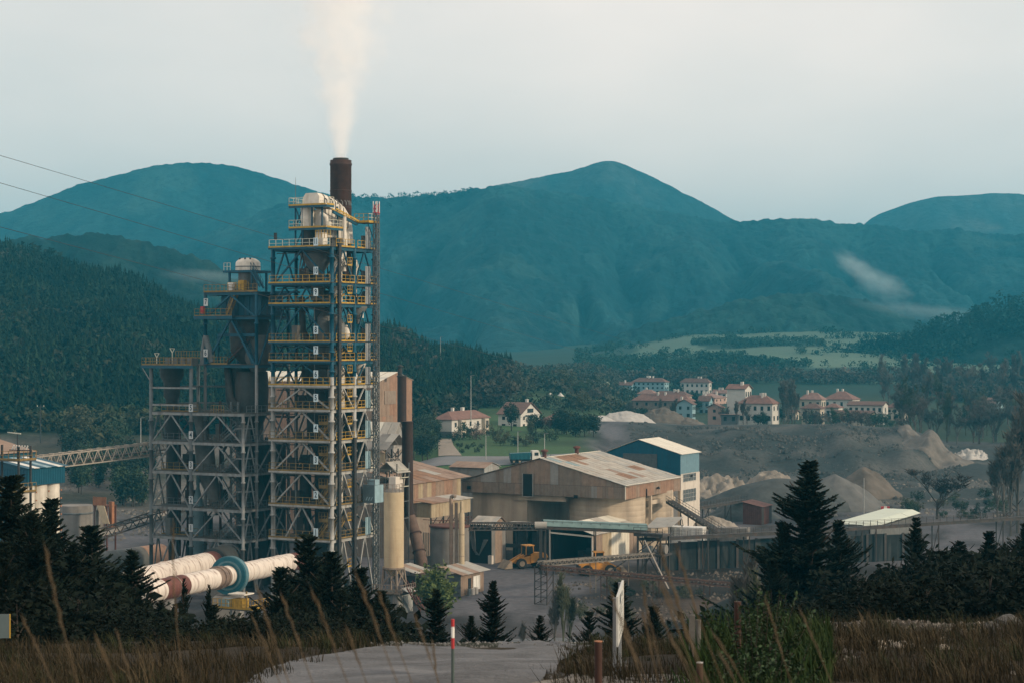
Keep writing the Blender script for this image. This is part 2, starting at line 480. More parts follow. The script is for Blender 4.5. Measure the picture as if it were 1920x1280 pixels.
mountain("mountain_ridge", [(300, 480), (420, 420), (520, 378), (600, 365), (660, 360), (740, 358), (800, 362), (870, 358), (930, 352), (1000, 358), (1080, 366), (1150, 376), (1250, 392), (1330, 405), (1400, 411), (1480, 405), (1530, 404), (1600, 411), (1680, 421), (1740, 428), (1800, 425), (1860, 432), (1920, 438), (2100, 470), (2400, 520)],
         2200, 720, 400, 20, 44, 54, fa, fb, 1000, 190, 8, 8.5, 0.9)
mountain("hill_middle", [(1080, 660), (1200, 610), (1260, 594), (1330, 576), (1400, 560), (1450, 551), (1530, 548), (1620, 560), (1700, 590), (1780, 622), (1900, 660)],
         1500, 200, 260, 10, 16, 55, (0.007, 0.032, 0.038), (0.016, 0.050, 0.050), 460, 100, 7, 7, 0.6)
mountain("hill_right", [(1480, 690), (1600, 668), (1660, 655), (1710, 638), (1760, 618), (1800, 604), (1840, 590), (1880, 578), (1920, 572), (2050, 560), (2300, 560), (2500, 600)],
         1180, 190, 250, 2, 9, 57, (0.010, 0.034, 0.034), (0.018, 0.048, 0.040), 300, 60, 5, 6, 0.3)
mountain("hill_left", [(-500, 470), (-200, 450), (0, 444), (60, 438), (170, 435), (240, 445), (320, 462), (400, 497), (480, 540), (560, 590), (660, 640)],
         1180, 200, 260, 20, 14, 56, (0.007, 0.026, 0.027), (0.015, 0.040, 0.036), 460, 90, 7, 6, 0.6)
# ------------------------------------------------------------------ plant materials
blue = mat("blue_paint", (0.005, 0.060, 0.100), 0.6, var=0.2, streak=1.5, streak_amt=0.35)
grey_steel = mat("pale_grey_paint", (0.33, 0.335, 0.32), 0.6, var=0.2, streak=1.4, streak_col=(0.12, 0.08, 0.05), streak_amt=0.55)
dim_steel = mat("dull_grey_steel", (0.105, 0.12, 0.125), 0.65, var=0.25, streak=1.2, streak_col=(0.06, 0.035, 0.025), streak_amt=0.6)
dark_steel = mat("dark_steel", (0.030, 0.030, 0.030), 0.8, var=0.3)
grating = mat("deck_grating", (0.075, 0.07, 0.06), 0.85, var=0.3)
yellow = mat("yellow_paint", (0.38, 0.235, 0.03), 0.6, var=0.25, streak=2.0, streak_amt=0.35)
mustard = mat("dirty_yellow_paint", (0.195, 0.13, 0.04), 0.75, var=0.3, streak=2.0, streak_amt=0.45)
pale_rail = mat("pale_rail_paint", (0.48, 0.47, 0.38), 0.6, var=0.15)
white_duct = mat("cream_cladding", (0.56, 0.53, 0.46), 0.6, var=0.15, streak=0.9, streak_col=(0.22, 0.17, 0.11), streak_amt=0.6)
duct_grey = mat("duct_grey", (0.11, 0.115, 0.11), 0.7, var=0.25, streak=0.8, streak_col=(0.07, 0.05, 0.04), streak_amt=0.6)
duct_dark = mat("duct_dark", (0.038, 0.042, 0.042), 0.75, var=0.3, streak=0.8, streak_amt=0.5)
pale_blue = mat("pale_blue_steel", (0.22, 0.33, 0.37), 0.6, var=0.15, streak=1.0, streak_amt=0.3)
rust_brown = mat("rust_brown", (0.040, 0.019, 0.014), 0.75, var=0.35, streak=0.9, streak_col=(0.03, 0.015, 0.012), streak_amt=0.6)
sign_white = mat("sign_plate", (0.50, 0.62, 0.66), 0.5, var=0.08)
sign_dull = mat("sign_plate_dull", (0.42, 0.45, 0.45), 0.5, var=0.1)
ink = mat("sign_ink", (0.012, 0.03, 0.05), 0.6, var=0.05)
red_paint = mat("red_paint", (0.34, 0.03, 0.035), 0.6)
white_paint = mat("white_paint", (0.62, 0.62, 0.58), 0.6, var=0.1, streak=1.0, streak_col=(0.3, 0.25, 0.2), streak_amt=0.4)

gate_grey = mat("gate_mesh_grey", (0.21, 0.23, 0.24), .6, var=.2, streak=2, streak_amt=.3)

class Frame:
    def __init__(s, name, px, d, deg, z=0.0, label=None, cat=None, group=None):
        r = math.radians(deg)
        s.ox = (px - 960) / F * d; s.oy = d; s.oz = z
        s.ex = (math.cos(r), math.sin(r)); s.ey = (-math.sin(r), math.cos(r))
        s.root = empty(name, (s.ox, d, z), r, label, cat, group)
    def lx(s, px, y=0.0):
        a = (px - 960) / F
        return (a * (s.oy + s.ey[1] * y) - s.ox - s.ey[0] * y) / (s.ex[0] - a * s.ex[1])
    def ly(s, px, x=0.0):
        a = (px - 960) / F
        return (a * (s.oy + s.ex[1] * x) - s.ox - s.ex[0] * x) / (s.ey[0] - a * s.ey[1])
    def z(s, py, x=0.0, y=0.0):
        dep = s.oy + s.ex[1] * x + s.ey[1] * y
        return H - (py - HY) / F * dep - s.oz

def text_mesh(txt, size):
    cu = bpy.data.curves.new("t", 'FONT'); cu.body = txt; cu.size = size
    cu.align_x = 'CENTER'; cu.align_y = 'CENTER'; cu.extrude = 0.004; cu.resolution_u = 3; cu.offset = size * .022
    o = bpy.data.objects.new("t", cu); C.objects.link(o)
    dg = bpy.context.evaluated_depsgraph_get()
    me = bpy.data.meshes.new_from_object(o.evaluated_get(dg))
    bpy.data.objects.remove(o); bpy.data.curves.remove(cu)
    return me

def number_sign(txt, x, y, z, parent, w=0.72, h=1.06, plate=None, size=1.0):
    pl = MB().box(x - w / 2, x + w / 2, y - 0.03, y, z - h / 2, z + h / 2).build("level_sign", plate or sign_white, parent)
    pl["label"] = "level number plate reading " + txt
    t = link("numeral", text_mesh(txt, size), ink, pl)
    t.location = (x, y - 0.037, z); t.rotation_euler = (math.radians(90), 0, 0)
    t.scale = (0.78 if len(txt) < 2 else 0.62, 1.05, 1)
    return pl

def railing(a, b, z, m, parent, h=1.05, step=1.1, toe=True, name="railing", r=0.03):
    a = Vector((a[0], a[1], z)); b = Vector((b[0], b[1], z))
    n = max(1, round((b - a).length / step)); mb = MB()
    for i in range(n + 1):
        p = a.lerp(b, i / n); mb.beam(p, p + Vector((0, 0, h)), r * 2)
    for k in (0.52, 1.0):
        mb.beam(a + Vector((0, 0, h * k)), b + Vector((0, 0, h * k)), r * 1.8)
    if toe: mb.beam(a + Vector((0, 0, 0.10)), b + Vector((0, 0, 0.10)), 0.03, 0.22)
    return mb.build(name, m, parent)

def stair(p, q, w, m, parent, side=(1, 0, 0), rails=True, name="stair_flight"):
    p = Vector(p); q = Vector(q); sd = Vector(side).normalized() * (w / 2); mb = MB()
    mb.beam(p - sd, q - sd, 0.05, 0.22); mb.beam(p + sd, q + sd, 0.05, 0.22)
    n = max(3, int(abs(q.z - p.z) / 0.24))
    for i in range(1, n):
        c_ = p.lerp(q, i / n); mb.beam(c_ - sd, c_ + sd, 0.22, 0.04)
    if rails:
        for s_ in (-1, 1):
            up = Vector((0, 0, 1.0))
            mb.beam(p + sd * s_ + up, q + sd * s_ + up, 0.05); mb.beam(p + sd * s_ + up * 0.5, q + sd * s_ + up * 0.5, 0.04)
            for k in (0, 0.25, 0.5, 0.75, 1):
                c_ = p.lerp(q, k) + sd * s_; mb.beam(c_, c_ + up, 0.05)
    return mb.build(name, m, parent)

def flanged_column(x, y, z0, z1, r, m, parent, rings=()):
    prof = [(r, z0)]
    for zr in rings:
        if z0 + 0.3 < zr < z1 - 0.3:
            prof += [(r, zr - 0.12), (r * 1.45, zr - 0.11), (r * 1.45, zr + 0.11), (r, zr + 0.12)]
    prof.append((r, z1))
    return MB().lathe(x, y, prof, 12).build("column", m, parent)

def one(name, m, parent, p, q, w, h=None, up=(0, 0, 1)):
    return MB().beam(p, q, w, h, up).build(name, m, parent)

# ------------------------------------------------------------------ main preheater tower
T = Frame("preheater_tower", 622, 255, -29, 0, "tall blue and grey steel process tower with levels numbered to eleven", "tower")
R = T.root
W = -T.lx(512); D = T.ly(702); Dm = T.ly(664)
LV = [T.z(y) for y in (1011, 947.6, 884, 825, 767, 721.7, 676, 640, 569, 529.6, 462)]
ZB = [0] + LV
split = LV[5] + 1.1
for x in (-W, 0):
    for y in (0, Dm, D):
        r = 0.30 if y == 0 or x == 0 else 0.24
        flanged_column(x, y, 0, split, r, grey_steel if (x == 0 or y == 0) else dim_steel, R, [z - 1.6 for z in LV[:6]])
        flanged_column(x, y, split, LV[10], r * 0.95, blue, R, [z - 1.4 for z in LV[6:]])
for i, z in enumerate(LV):
    m = blue if i >= 6 else grey_steel
    m2 = blue if i >= 6 else dim_steel  # rear and left steel duller: its shade put into the colour
    zb = z - 0.26
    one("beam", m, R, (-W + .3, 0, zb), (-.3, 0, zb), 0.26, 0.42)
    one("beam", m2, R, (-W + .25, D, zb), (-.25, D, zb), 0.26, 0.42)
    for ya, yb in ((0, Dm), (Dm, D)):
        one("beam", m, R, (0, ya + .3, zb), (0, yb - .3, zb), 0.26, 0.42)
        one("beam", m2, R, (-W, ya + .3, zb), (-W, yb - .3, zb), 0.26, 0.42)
    for xx in (-W * 0.33, -W * 0.66):
        one("joist", m2, R, (xx, 0.2, zb), (xx, D - .2, zb), 0.2, 0.34)
    # deck with an opening for the vessels
    dk = MB()
    dk.box(-W - .1, .35, -.9, 2.4, z - .04, z + .02)
    dk.box(-W - .1, -W + 1.8, 2.4, D, z - .04, z + .02)
    dk.box(-1.8, .35, 2.4, D, z - .04, z + .02)
    if i == 10: dk.box(-W + 1.8, -1.8, 2.4, D, z - .04, z + .02)
    dk.build("platform", grating, R)
    ym = yellow if i in (5, 9, 10) else mustard
    one("edge_beam", m, R, (-W - .1, -.9, z - .15), (.3, -.9, z - .15), 0.1, 0.24)
    one("toe_board", ym if i < 6 else yellow, R, (-W - .1, -.96, z + .08), (.3, -.96, z + .08), 0.03, 0.2)
    railing((-W, -.88), (.3, -.88), z, pale_rail if i == 10 else ym, R, toe=False)
    ymr = yellow if i > 2 else mustard
    railing((.32, .6), (.32, Dm - .4), z, ymr, R)
    railing((.32, Dm + .4), (.32, Dm + 2.2), z, ymr, R)
    railing((.32, D - 1.4), (.32, D), z, ymr if i > 4 else pale_rail, R)
# chevron braces
for i in range(11):
    z0 = ZB[i] + (0.05 if i else 0); z1 = ZB[i + 1] - 0.45
    m = blue if i >= 6 else grey_steel
    mb_ = blue if i >= 6 else dim_steel
    w = 0.2
    fx = 0.32 if i == 0 else (0.6 if i == 1 else 1.0)
    for s in (-1, 1):
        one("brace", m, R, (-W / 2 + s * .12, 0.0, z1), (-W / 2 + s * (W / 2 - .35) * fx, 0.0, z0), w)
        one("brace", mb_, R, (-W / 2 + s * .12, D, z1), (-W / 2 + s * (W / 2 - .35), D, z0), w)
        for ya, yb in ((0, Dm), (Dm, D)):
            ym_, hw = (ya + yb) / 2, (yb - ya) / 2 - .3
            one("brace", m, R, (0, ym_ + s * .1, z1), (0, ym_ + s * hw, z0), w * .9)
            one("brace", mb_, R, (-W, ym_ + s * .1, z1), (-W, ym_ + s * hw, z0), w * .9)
# number plates
for i, (n, py) in enumerate(zip(range(1, 12), (997, 927, 862, 802, 745, 701, 656, 619, 548, 508, 453.5))):
    x = T.lx(592, -1)
    number_sign(str(n), x, -0.98, T.z(py, x, -1), R)
# process vessels and ducts inside the tower
cx, cyy = -W * 0.50, D * 0.48
def vessel(prof, x, y, m, n=20, name="vessel"):
    return MB().lathe(x, y, prof, n).build(name, m, R)
L = LV
vessel([(0.9, L[9] + .3), (0.9, L[9] + 1.6), (2.5, L[10] - .9), (2.5, L[10] - .3)], cx, 3.6, duct_grey, name="hopper")
vessel([(0.9, L[8] + .5), (0.9, L[9] + .3)], cx, 3.6, duct_grey, name="duct")
vessel([(0.4, L[7] + .8), (1.5, L[8] - 1.5), (1.5, L[8] + 1.2), (0.9, L[8] + 1.9)], cx - 0.2, 5.6, duct_dark, name="cyclone")
vessel([(1.1, L[6] + .5), (1.1, L[7] + 3.2), (0.6, L[7] + 4)], cx + .9, 4.2, duct_grey)
vessel([(0.6, L[7] + .2), (0.6, L[7] + 2.8)], cx + 2.6, 3.6, duct_grey, 14)
vessel([(2.0, L[4] + .3), (2.4, L[5] - .5), (2.4, L[6] + 2.2), (1.6, L[7] + 1)], cx - .4, 6.2, duct_dark, name="bin")
vessel([(0.5, L[2] + 1), (2.2, L[3] - .3), (2.3, L[5] - .6)], cx - .6, 5.8, duct_dark, name="hopper")
vessel([(1.9, 0.5), (2.1, L[1]), (2.1, L[2] + .6), (.6, L[3])], cx + .4, 6.0, duct_dark)
vessel([(0.8, L[0] - 4), (0.8, L[2] + .4)], cx - 2.7, 4.6, duct_dark, 14, "duct")
MB().tube([(cx - 2.6, 3.5, L[8] + 1), (cx - 2.4, 3.6, L[7] + 1.4), (cx - 1, 4.4, L[6] + 1.2), (cx - .8, 4.6, L[5])], 0.45, 12).build("duct", duct_dark, R)
MB().tube([(cx + 2.4, 4, L[5]), (cx + 2.6, 4, L[4]), (cx + 1.6, 4.2, L[3] + 1), (cx + 1.5, 4.2, L[1])], 0.5, 12).build("duct", duct_grey, R)
# dark cladding screens at the back of the lower levels
for i in (3, 4, 5):
    n = 12
    for k in range(n):
        x0 = -W + 3.6 + k * (W - 4.2) / n
        MB().box(x0 + .01, x0 + (W - 4.2) / n - .01, D - 1.3 - (k % 2) * .03, D - 1.2, L[i - 1] + .1, L[i] - .5).build("cladding_panel", duct_grey if k % 5 else duct_dark, R)
# vessels seen in the right face
def duct(pts, r, m, n=14): return MB().tube(pts, r, n).build("duct", m, R)
duct([(-1.3, 3.4, L[9] + .2), (-1.3, 3.4, L[9] + 2.4), (-1.0, 3.8, L[10] - .5)], [0.55, 0.62, 0.5], white_duct)
duct([(-1.2, 3.0, L[8] + .2), (-1.2, 3.0, L[9] - .4)], 0.75, white_duct)
duct([(-1.2, Dm + 1.6, L[8] + 1), (-1.2, Dm + 1.6, L[9] + 1.7)], 0.5, white_duct)
MB().lathe(-1.2, Dm + 1.6, [(0.5, L[9] + 1.7), (0.75, L[9] + 2.4), (0.55, L[9] + 3.2), (0.1, L[9] + 3.5)], 14).build("dome", white_duct, R)
duct([(-1.0, 3.2, L[7] + .3), (-1.0, 3.2, L[7] + 2.2), (-1.2, 2.4, L[7] + 3.4)], [0.8, 0.8, 0.5], duct_grey)
MB().lathe(-.6, 4.3, [(0.2, L[7] + .3), (0.6, L[7] + .8), (0.6, L[7] + 1.8), (0.2, L[7] + 2.2)], 14).build("tank", white_duct, R)
vessel([(0.25, L[7] + 2.4), (0.3, L[7] + 3.2), (1.3, L[8] - .5), (1.3, L[8] - .3)], -.9, Dm + 2.3, duct_grey, 16, "hopper")
duct([(-.4, Dm + 2.4, L[7] + 3.2), (-.4, Dm + 2.4, L[8] - .7)], 0.3, white_duct)
vessel([(0.15, L[5] + .4), (0.25, L[5] + 1.2), (1.0, L[6] - .4)], -.8, Dm + 2.5, white_duct, 14, "hopper")
vessel([(0.7, L[4] + .1), (0.7, L[5] + 2.6), (.2, L[6] - .3)], -1.1, 3.5, white_duct, 14)
duct([(-1.3, 3.6, L[2]), (-1.3, 3.6, L[4] - .6)], 0.55, duct_grey)
duct([(-1.2, 3.2, L[1] + .2), (-1.2, 3.2, L[2] - .5)], 0.7, white_duct)
duct([(-1.2, 3.2, 0.2), (-1.4, 3.4, L[0] - .5)], 0.8, duct_grey)
for i in range(11):                                     # hoist gates facing the mast
    y0 = Dm + 2.25; hgt_ = 2.4 if i != 10 else 3.0
    g = MB()
    for k in range(5):
        g.box(.30, .36 + (k % 2) * .03, y0 + k * .26, y0 + k * .26 + .24, L[i] + .03, L[i] + hgt_)
    g.build("hoist_gate", pale_blue if i < 5 else gate_grey, R)
    MB().box(-.5, -.2, y0 + .2, y0 + 1.2, L[i] + .03, L[i] + 1.8).build("cabinet", duct_grey, R)
# stairs in the first bay of the right face, landings between levels
for i in range(11):
    z0, z1 = ZB[i], ZB[i + 1]; zm = (z0 + z1) / 2
    if i == 0: z0 = 0.05
    stair((-.7, 1.0, z0), (-.7, 3.6, zm), 0.8, mustard if i % 2 else grating, R)
    stair((-1.6, 3.6, zm), (-1.6, 1.0, z1), 0.8, grating, R)
    MB().box(-2.1, .1, 3.6, 4.7, zm - .05, zm).build("landing", grating, R)
    one("toe_board", yellow, R, (.12, 3.6, zm + .05), (.12, 4.7, zm + .05), 0.03, 0.2)
    railing((.12, 3.6), (.12, 4.7), zm, yellow, R, toe=False, step=.55)
for i in range(0, 5):                                     # yellow stair cages on the front right
    z0, z1 = ZB[i], ZB[i + 1]; zm = z0 + (z1 - z0) * 0.55
    stair((-2.5, .9, z0 + .05), (-.6, .9, zm), 0.8, mustard, R, side=(0, 1, 0))
    MB().box(-2.3, -.45, .35, 1.4, zm - .25, zm - .02).build("landing", mustard, R)
    railing((-2.3, .33), (-.45, .33), zm, mustard, R, step=.5)
# cable risers
T_r = T.ly(631)
MB().box(.30, .62, T_r - .28, T_r + .28, 0, L[10] + .5).build("cable_riser", dark_steel, R)
T_r2 = T.ly(660)
MB().box(.30, .62, T_r2 - .3, T_r2 + .25, 0, L[3] + .2).build("cable_riser", dark_steel, R)
# lattice of pipes and conduits on the front
for x, z0, z1, r in ((-W + .35, 0, L[3], .05), (-W * .62, L[0], L[4], .06), (-W * .3, L[3], L[8], .05), (-.6, 0, L[6], .05)):
    MB().cyl(x, .15, z0, z1, r, n=8).build("pipe", dim_steel, R)
MB().tube([(-W + .45, -.2, 0), (-W + .45, -.2, L[1] + 1.8), (-W + .9, -.2, L[1] + 2.6), (-W + 1.4, -.2, L[1] + 2.9)], 0.05, 8).build("pipe", grey_steel, R)
# inner frame and clutter that fill the tower, coloured dark to paint in its inner shade
for i in range(11):
    z0, z1 = ZB[i] + .05, ZB[i + 1] - .45; m_ = blue if i >= 6 else dim_steel
    for s in (-1, 1): one("brace", m_, R, (-W / 2 + s * .12, Dm, z1), (-W / 2 + s * (W / 2 - .35), Dm, z0), .18)
    one("beam", m_, R, (-W + .3, Dm, ZB[i + 1] - .26), (-.3, Dm, ZB[i + 1] - .26), .22, .36)
    for k in range(4):
        x = -W + .8 + rng.random() * (W - 1.8); y = 1.0 + rng.random() * (D - 2.4); hh = 1.0 + rng.random() * 1.5; ww = .3 + rng.random() * .5
        MB().box(x - ww, x + ww, y - .4, y + .4, ZB[i] + .04, ZB[i] + hh).build("equipment_box", rng.choice([duct_dark, duct_grey, dark_steel, duct_dark]), R)
    for k in range(4):
        x = -W + .6 + rng.random() * (W - 1.2); y = .6 + rng.random() * (D - 1.5); r_ = .06 + rng.random() * .12
        MB().tube([(x, y, ZB[i]), (x, y, ZB[i] + 2.0), (x + rng.uniform(-1, 1), y + .3, ZB[i + 1] - .3)], r_, 8).build("pipe", rng.choice([duct_dark, dim_steel, dark_steel, rust_brown]), R)
    one("cable_tray", dark_steel, R, (-W + .4, .5, ZB[i + 1] - .75), (-.4, .5, ZB[i + 1] - .75), .4, .1)
# head house above level eleven
zs_top = T.z(417, -1, 8.5)
zt2 = T.z(386, -6, 0); zt1 = T.z(428, -6, 0); z11 = L[10]
xa, xb, xc = T.lx(554, .6), T.lx(568, .6), T.lx(604, .6)
for x in (xa, xb, xc):
    for y in (.6, 4.2):
        flanged_column(x, y, z11, zt2, 0.13, blue, R)
for x in (T.lx(585, .6),):
    flanged_column(x, .6, zt1, zt2, 0.12, blue, R)
for z, x1, y1 in ((zt2, xc, 1.6), (zt1, xc, 4.6)):
    MB().box(xa - .5, x1 + 1.2, -.2, y1, z - .05, z).build("platform", grating, R)
    one("edge_beam", blue, R, (xa - .5, -.2, z - .2), (x1 + 1.2, -.2, z - .2), .14, .3)
    one("edge_beam", blue, R, (x1 + 1.2, -.2, z - .2), (x1 + 1.2, y1, z - .2), .14, .3)
    one("toe_board", yellow, R, (xa - .5, -.28, z + .07), (x1 + 1.2, -.28, z + .07), .03, .22)
    one("toe_board", yellow, R, (x1 + 1.28, -.2, z + .07), (x1 + 1.28, y1, z + .07), .03, .22)
    railing((xa - .5, -.2), (xb + .6, -.2), z, pale_rail, R, toe=False)
    railing((xa - .5, -.2), (xa - .5, 3), z, pale_rail, R, toe=False)
    railing((x1 + 1.2, .4), (x1 + 1.2, y1), z, pale_rail, R, toe=False)
one("brace", blue, R, (xa, .6, zt1 + .1), (xb, .6, zt2 - .2), .12)
one("brace", blue, R, (xb, .6, zt1 + .1), (xa, .6, zt2 - .2), .12)
one("brace", blue, R, (xa, .6, z11 + .1), (xb, .6, zt1 - .2), .12)
stair((xc + 1.3, 1.5, zt2 - .5), (xc + 1.3, 7.2, zs_top), .7, yellow, R, rails=False)
one("stringer", blue, R, (xc + 1.2, 1.4, zt2 - .9), (xc + 1.2, 7.2, zs_top - .35), .25, .4)
# big cream gas duct lying along the head house and bending down at the far end
xd0, xd1 = T.lx(569, .2), T.lx(598, .2)
xm = (xd0 + xd1) / 2 + .1; hw = (xd1 - xd0) / 2
sec = [(-hw, 0), (hw, 0), (hw, 1.1), (hw * .72, 1.55), (-hw * .72, 1.55), (-hw, 1.1)]
path = [(.0, .02), (1.3, -.06), (2.6, -.28), (3.9, -.6), (5.0, -.95), (5.9, -1.35), (6.6, -1.95), (7.0, -2.8), (7.15, -3.9), (7.2, -5.0)]
dirs = []
for i, p in enumerate(path):
    a = path[max(0, i - 1)]; b = path[min(len(path) - 1, i + 1)]
    v = Vector((b[0] - a[0], b[1] - a[1])).normalized(); dirs.append(v)
for i in range(len(path) - 1):
    pts = []
    for k in (i, i + 1):
        y, z = path[k]; v = dirs[k]; nrm = Vector((-v.y, v.x)); inset = .012 if k == i else -.012
        for sx, sz in sec:
            pts.append((xm + sx, y + v.x * inset + nrm.x * sz, zt2 + .06 + z + v.y * inset + nrm.y * sz))
    n = len(sec); mb = MB()
    mb.add(pts, [tuple(range(n)), tuple(reversed(range(n, 2 * n)))] + [(j, (j + 1) % n, (j + 1) % n + n, j + n) for j in range(n)])
    mb.build("duct_section", white_duct, R)
    if i < 7:                                               # stiffener rib at each joint
        rb = MB(); y, z = path[i + 1]
        for (a, b) in zip(sec, sec[1:] + sec[:1]):
            rb.beam((xm + a[0] * 1.04, y, zt2 + .06 + z + a[1] * 1.03), (xm + b[0] * 1.04, y, zt2 + .06 + z + b[1] * 1.03), .07)
        rb.build("rib", duct_grey, R)
        MB().tube([(xm + hw + .05, y + .2, zt2 + .95), (xm + hw + .3, y + .2, zt2 + .7), (xm + hw + .3, y + .2, zt2 + .3)], .09, 8).build("hanger", duct_grey, R)
# panelled casing below it
x0, x1 = xm - hw * .8, xm + hw * .9
for k in range(7):
    ya = 1.8 + k * .76
    top = zt2 - .5 - max(0, k - 1) * .42
    MB().box(x0, x1 - (k % 2) * .03, ya + .015, ya + .745, z11 + 1.4 - (k > 5) * 1.2, top).build("casing_panel", white_duct, R)
    one("rib", duct_grey, R, (x1 + .02, ya, z11 + .6), (x1 + .02, ya, top), .06)
MB().cyl(T.lx(575, 1.2), 1.4, zt1, zt2 - .1, .95, n=18).build("vessel", white_duct, R)
MB().cyl(T.lx(575, 1.2), 1.6, z11 + .1, zt1 - .2, 1.0, n=18).build("vessel", duct_dark, R)
MB().tube([(x1 + .3, 1.6, zt1 + .4), (x1 + .5, 1.2, zt1 + 1.4), (x1 - .3, 1, zt1 + 1.9)], .35, 12).build("duct", white_duct, R)
MB().box(-2.9, -1.7, .3, 1.5, z11 + .03, z11 + 1.9).build("cabinet", white_duct, R)
MB().tube([(-.6, 3.9, z11 - 3.2), (-.6, 3.9, z11 + 4.2)], .27, 12).build("duct", white_duct, R)
railing((-2.2, -.5), (-2.2, .5), z11, yellow, R); railing((-2.2, -.6), (0.2, -.6), z11 + 1.1, yellow, R, toe=False, step=.5)
MB().box(T.lx(516, -.7) - .15, T.lx(516, -.7) + .15, -.8, -.5, z11 + 1.1, z11 + 2.0).build("floodlight", dark_steel, R)
MB().tube([(xa + .15, .4, zt2), (xa + .15, .4, T.z(333, xa, .4))], [.05, .02], 6).build("lightning_rod", dim_steel, R)
# platform ringing the stack
zs = T.z(417, -1, 8.5); xs0, xs1 = -1.2, 1.1
MB().box(xs0, xs1, 7.2, 9.8, zs - .2, zs).build("platform", grating, R)
one("toe_board", yellow, R, (xs1 + .05, 7.2, zs - .02), (xs1 + .05, 9.8, zs - .02), .04, .3)
one("toe_board", yellow, R, (xs0, 7.15, zs - .02), (xs1, 7.15, zs - .02), .04, .3)
railing((xs1, 7.2), (xs1, 9.8), zs, pale_rail, R, toe=False, step=.8)
railing((xs0, 7.2), (xs1, 7.2), zs, yellow, R, toe=False, step=.8)
flanged_column(xs1 - .2, 9.4, z11, zs - .2, .13, blue, R)
one("brace", blue, R, (xs1 - .2, 9.4, z11 + .5), (xs1 - .2, 7.4, zs - .3), .1)

# stack
St = Frame("smokestack", 639, 264.5, 0, 0, "dark rusty brown smokestack at the top of the tall tower, smoking", "smokestack")
zt = St.z(301)
MB().lathe(0, 0, [(1.48, L[9] + .05), (1.48, zt - .75), (1.55, zt - .7), (1.55, zt - .45), (1.48, zt - .4), (1.48, zt), (1.40, zt), (1.38, zt - 3)], 32).build("stack_shell", rust_brown, St.root)
MB().lathe(0, 0, [(1.08, zt - 2), (1.08, zt + .28), (1.0, zt + .28), (1.0, zt - 2)], 28).build("inner_flue", dark_steel, St.root)
for k in range(4):
    z_ = L[10] + 1 + k * (zt - L[10] - 3) / 4
    MB().lathe(0, 0, [(1.485, z_), (1.53, z_ + .02), (1.53, z_ + .16), (1.485, z_ + .18)], 32).build("weld_band", rust_brown, St.root)

# ------------------------------------------------------------------ hoist mast and car
Ms = Frame("hoist_mast", 705.5, 262, -29, 0, "slim grey lattice hoist mast with red and white top beside tower", "mast")
zm_ = Ms.z(378); zred = Ms.z(400); s_ = .30
for sx in (-1, 1):
    for sy in (-1, 1):
        one("chord", dim_steel, Ms.root, (sx * s_, sy * s_, 0), (sx * s_, sy * s_, zred), .09)
        one("chord", white_paint, Ms.root, (sx * s_, sy * s_, zred), (sx * s_, sy * s_, zm_), .09)
n = int(zred / .75)
mb = MB(); mr = MB()
for k in range(int(zm_ / .75)):
    z0 = k * .75; tgt = mr if z0 > zred - .4 else mb
    for a, b in (((-1, -1), (1, -1)), ((1, -1), (1, 1)), ((1, 1), (-1, 1)), ((-1, 1), (-1, -1))):
        if k % 2: a, b = b, a
        tgt.beam((a[0] * s_, a[1] * s_, z0), (b[0] * s_, b[1] * s_, z0 + .75), .07)
        tgt.beam((a[0] * s_, a[1] * s_, z0), (b[0] * s_, b[1] * s_, z0), .06)
tag(mb.build("lacing", dim_steel, Ms.root), kind="stuff"); mr.build("top_lacing", red_paint, Ms.root)["label"] = "red and white mast top"
for zz, px in ((zred - 1, 0), ):
    MB().box(-.36, .36, -.36, .36, zz + 1, zz + 1.08).build("collar", red_paint, Ms.root)
for z in L[1:]:
    one("wall_tie", dim_steel, Ms.root, (-.3, 0, z + .3), (-1.1, .2, z + .3), .08)
one("guide_cable", dark_steel, Ms.root, (.42, -.2, 2), (.42, -.2, zm_ - 2), .05)
Hc = Frame("hoist_car", 692, 259.0, -29, 0, "grey blue hoist car hanging on the lattice mast", "hoist car")
z0, z1 = Hc.z(942), Hc.z(908)
slate = mat("slate_grey", (0.085, 0.12, 0.13), 0.6, var=0.2, streak=1.2, streak_amt=0.4)
MB().box(-.85, 1.0, -.2, 2.0, z0, z1).build("cabin", slate, Hc.root)
MB().box(1.0, 1.04, -.15, 1.95, z0 + .05, z1 - .05).build("side_panel", pale_blue, Hc.root)
MB().box(-.3, .9, .1, 1.2, z1, z1 + .7).build("motor_box", pale_blue, Hc.root)
for k in range(3):
    MB().prism([(-.45 + k * .4, -.215, z0 + .35), (-.3 + k * .4, -.215, z0 + .35), (-.05 + k * .4, -.215, z0 + .85), (-.2 + k * .4, -.215, z0 + .85)], (0, .012, 0)).build("stripe", pale_blue, Hc.root)
railing((-.85, -.18), (1.0, -.18), z1, dim_steel, Hc.root, toe=False)

mid_steel = mat("grimy_grey_steel", (0.20, 0.212, 0.212), 0.65, var=0.25, streak=1.2, streak_col=(0.07, 0.045, 0.035), streak_amt=0.6)
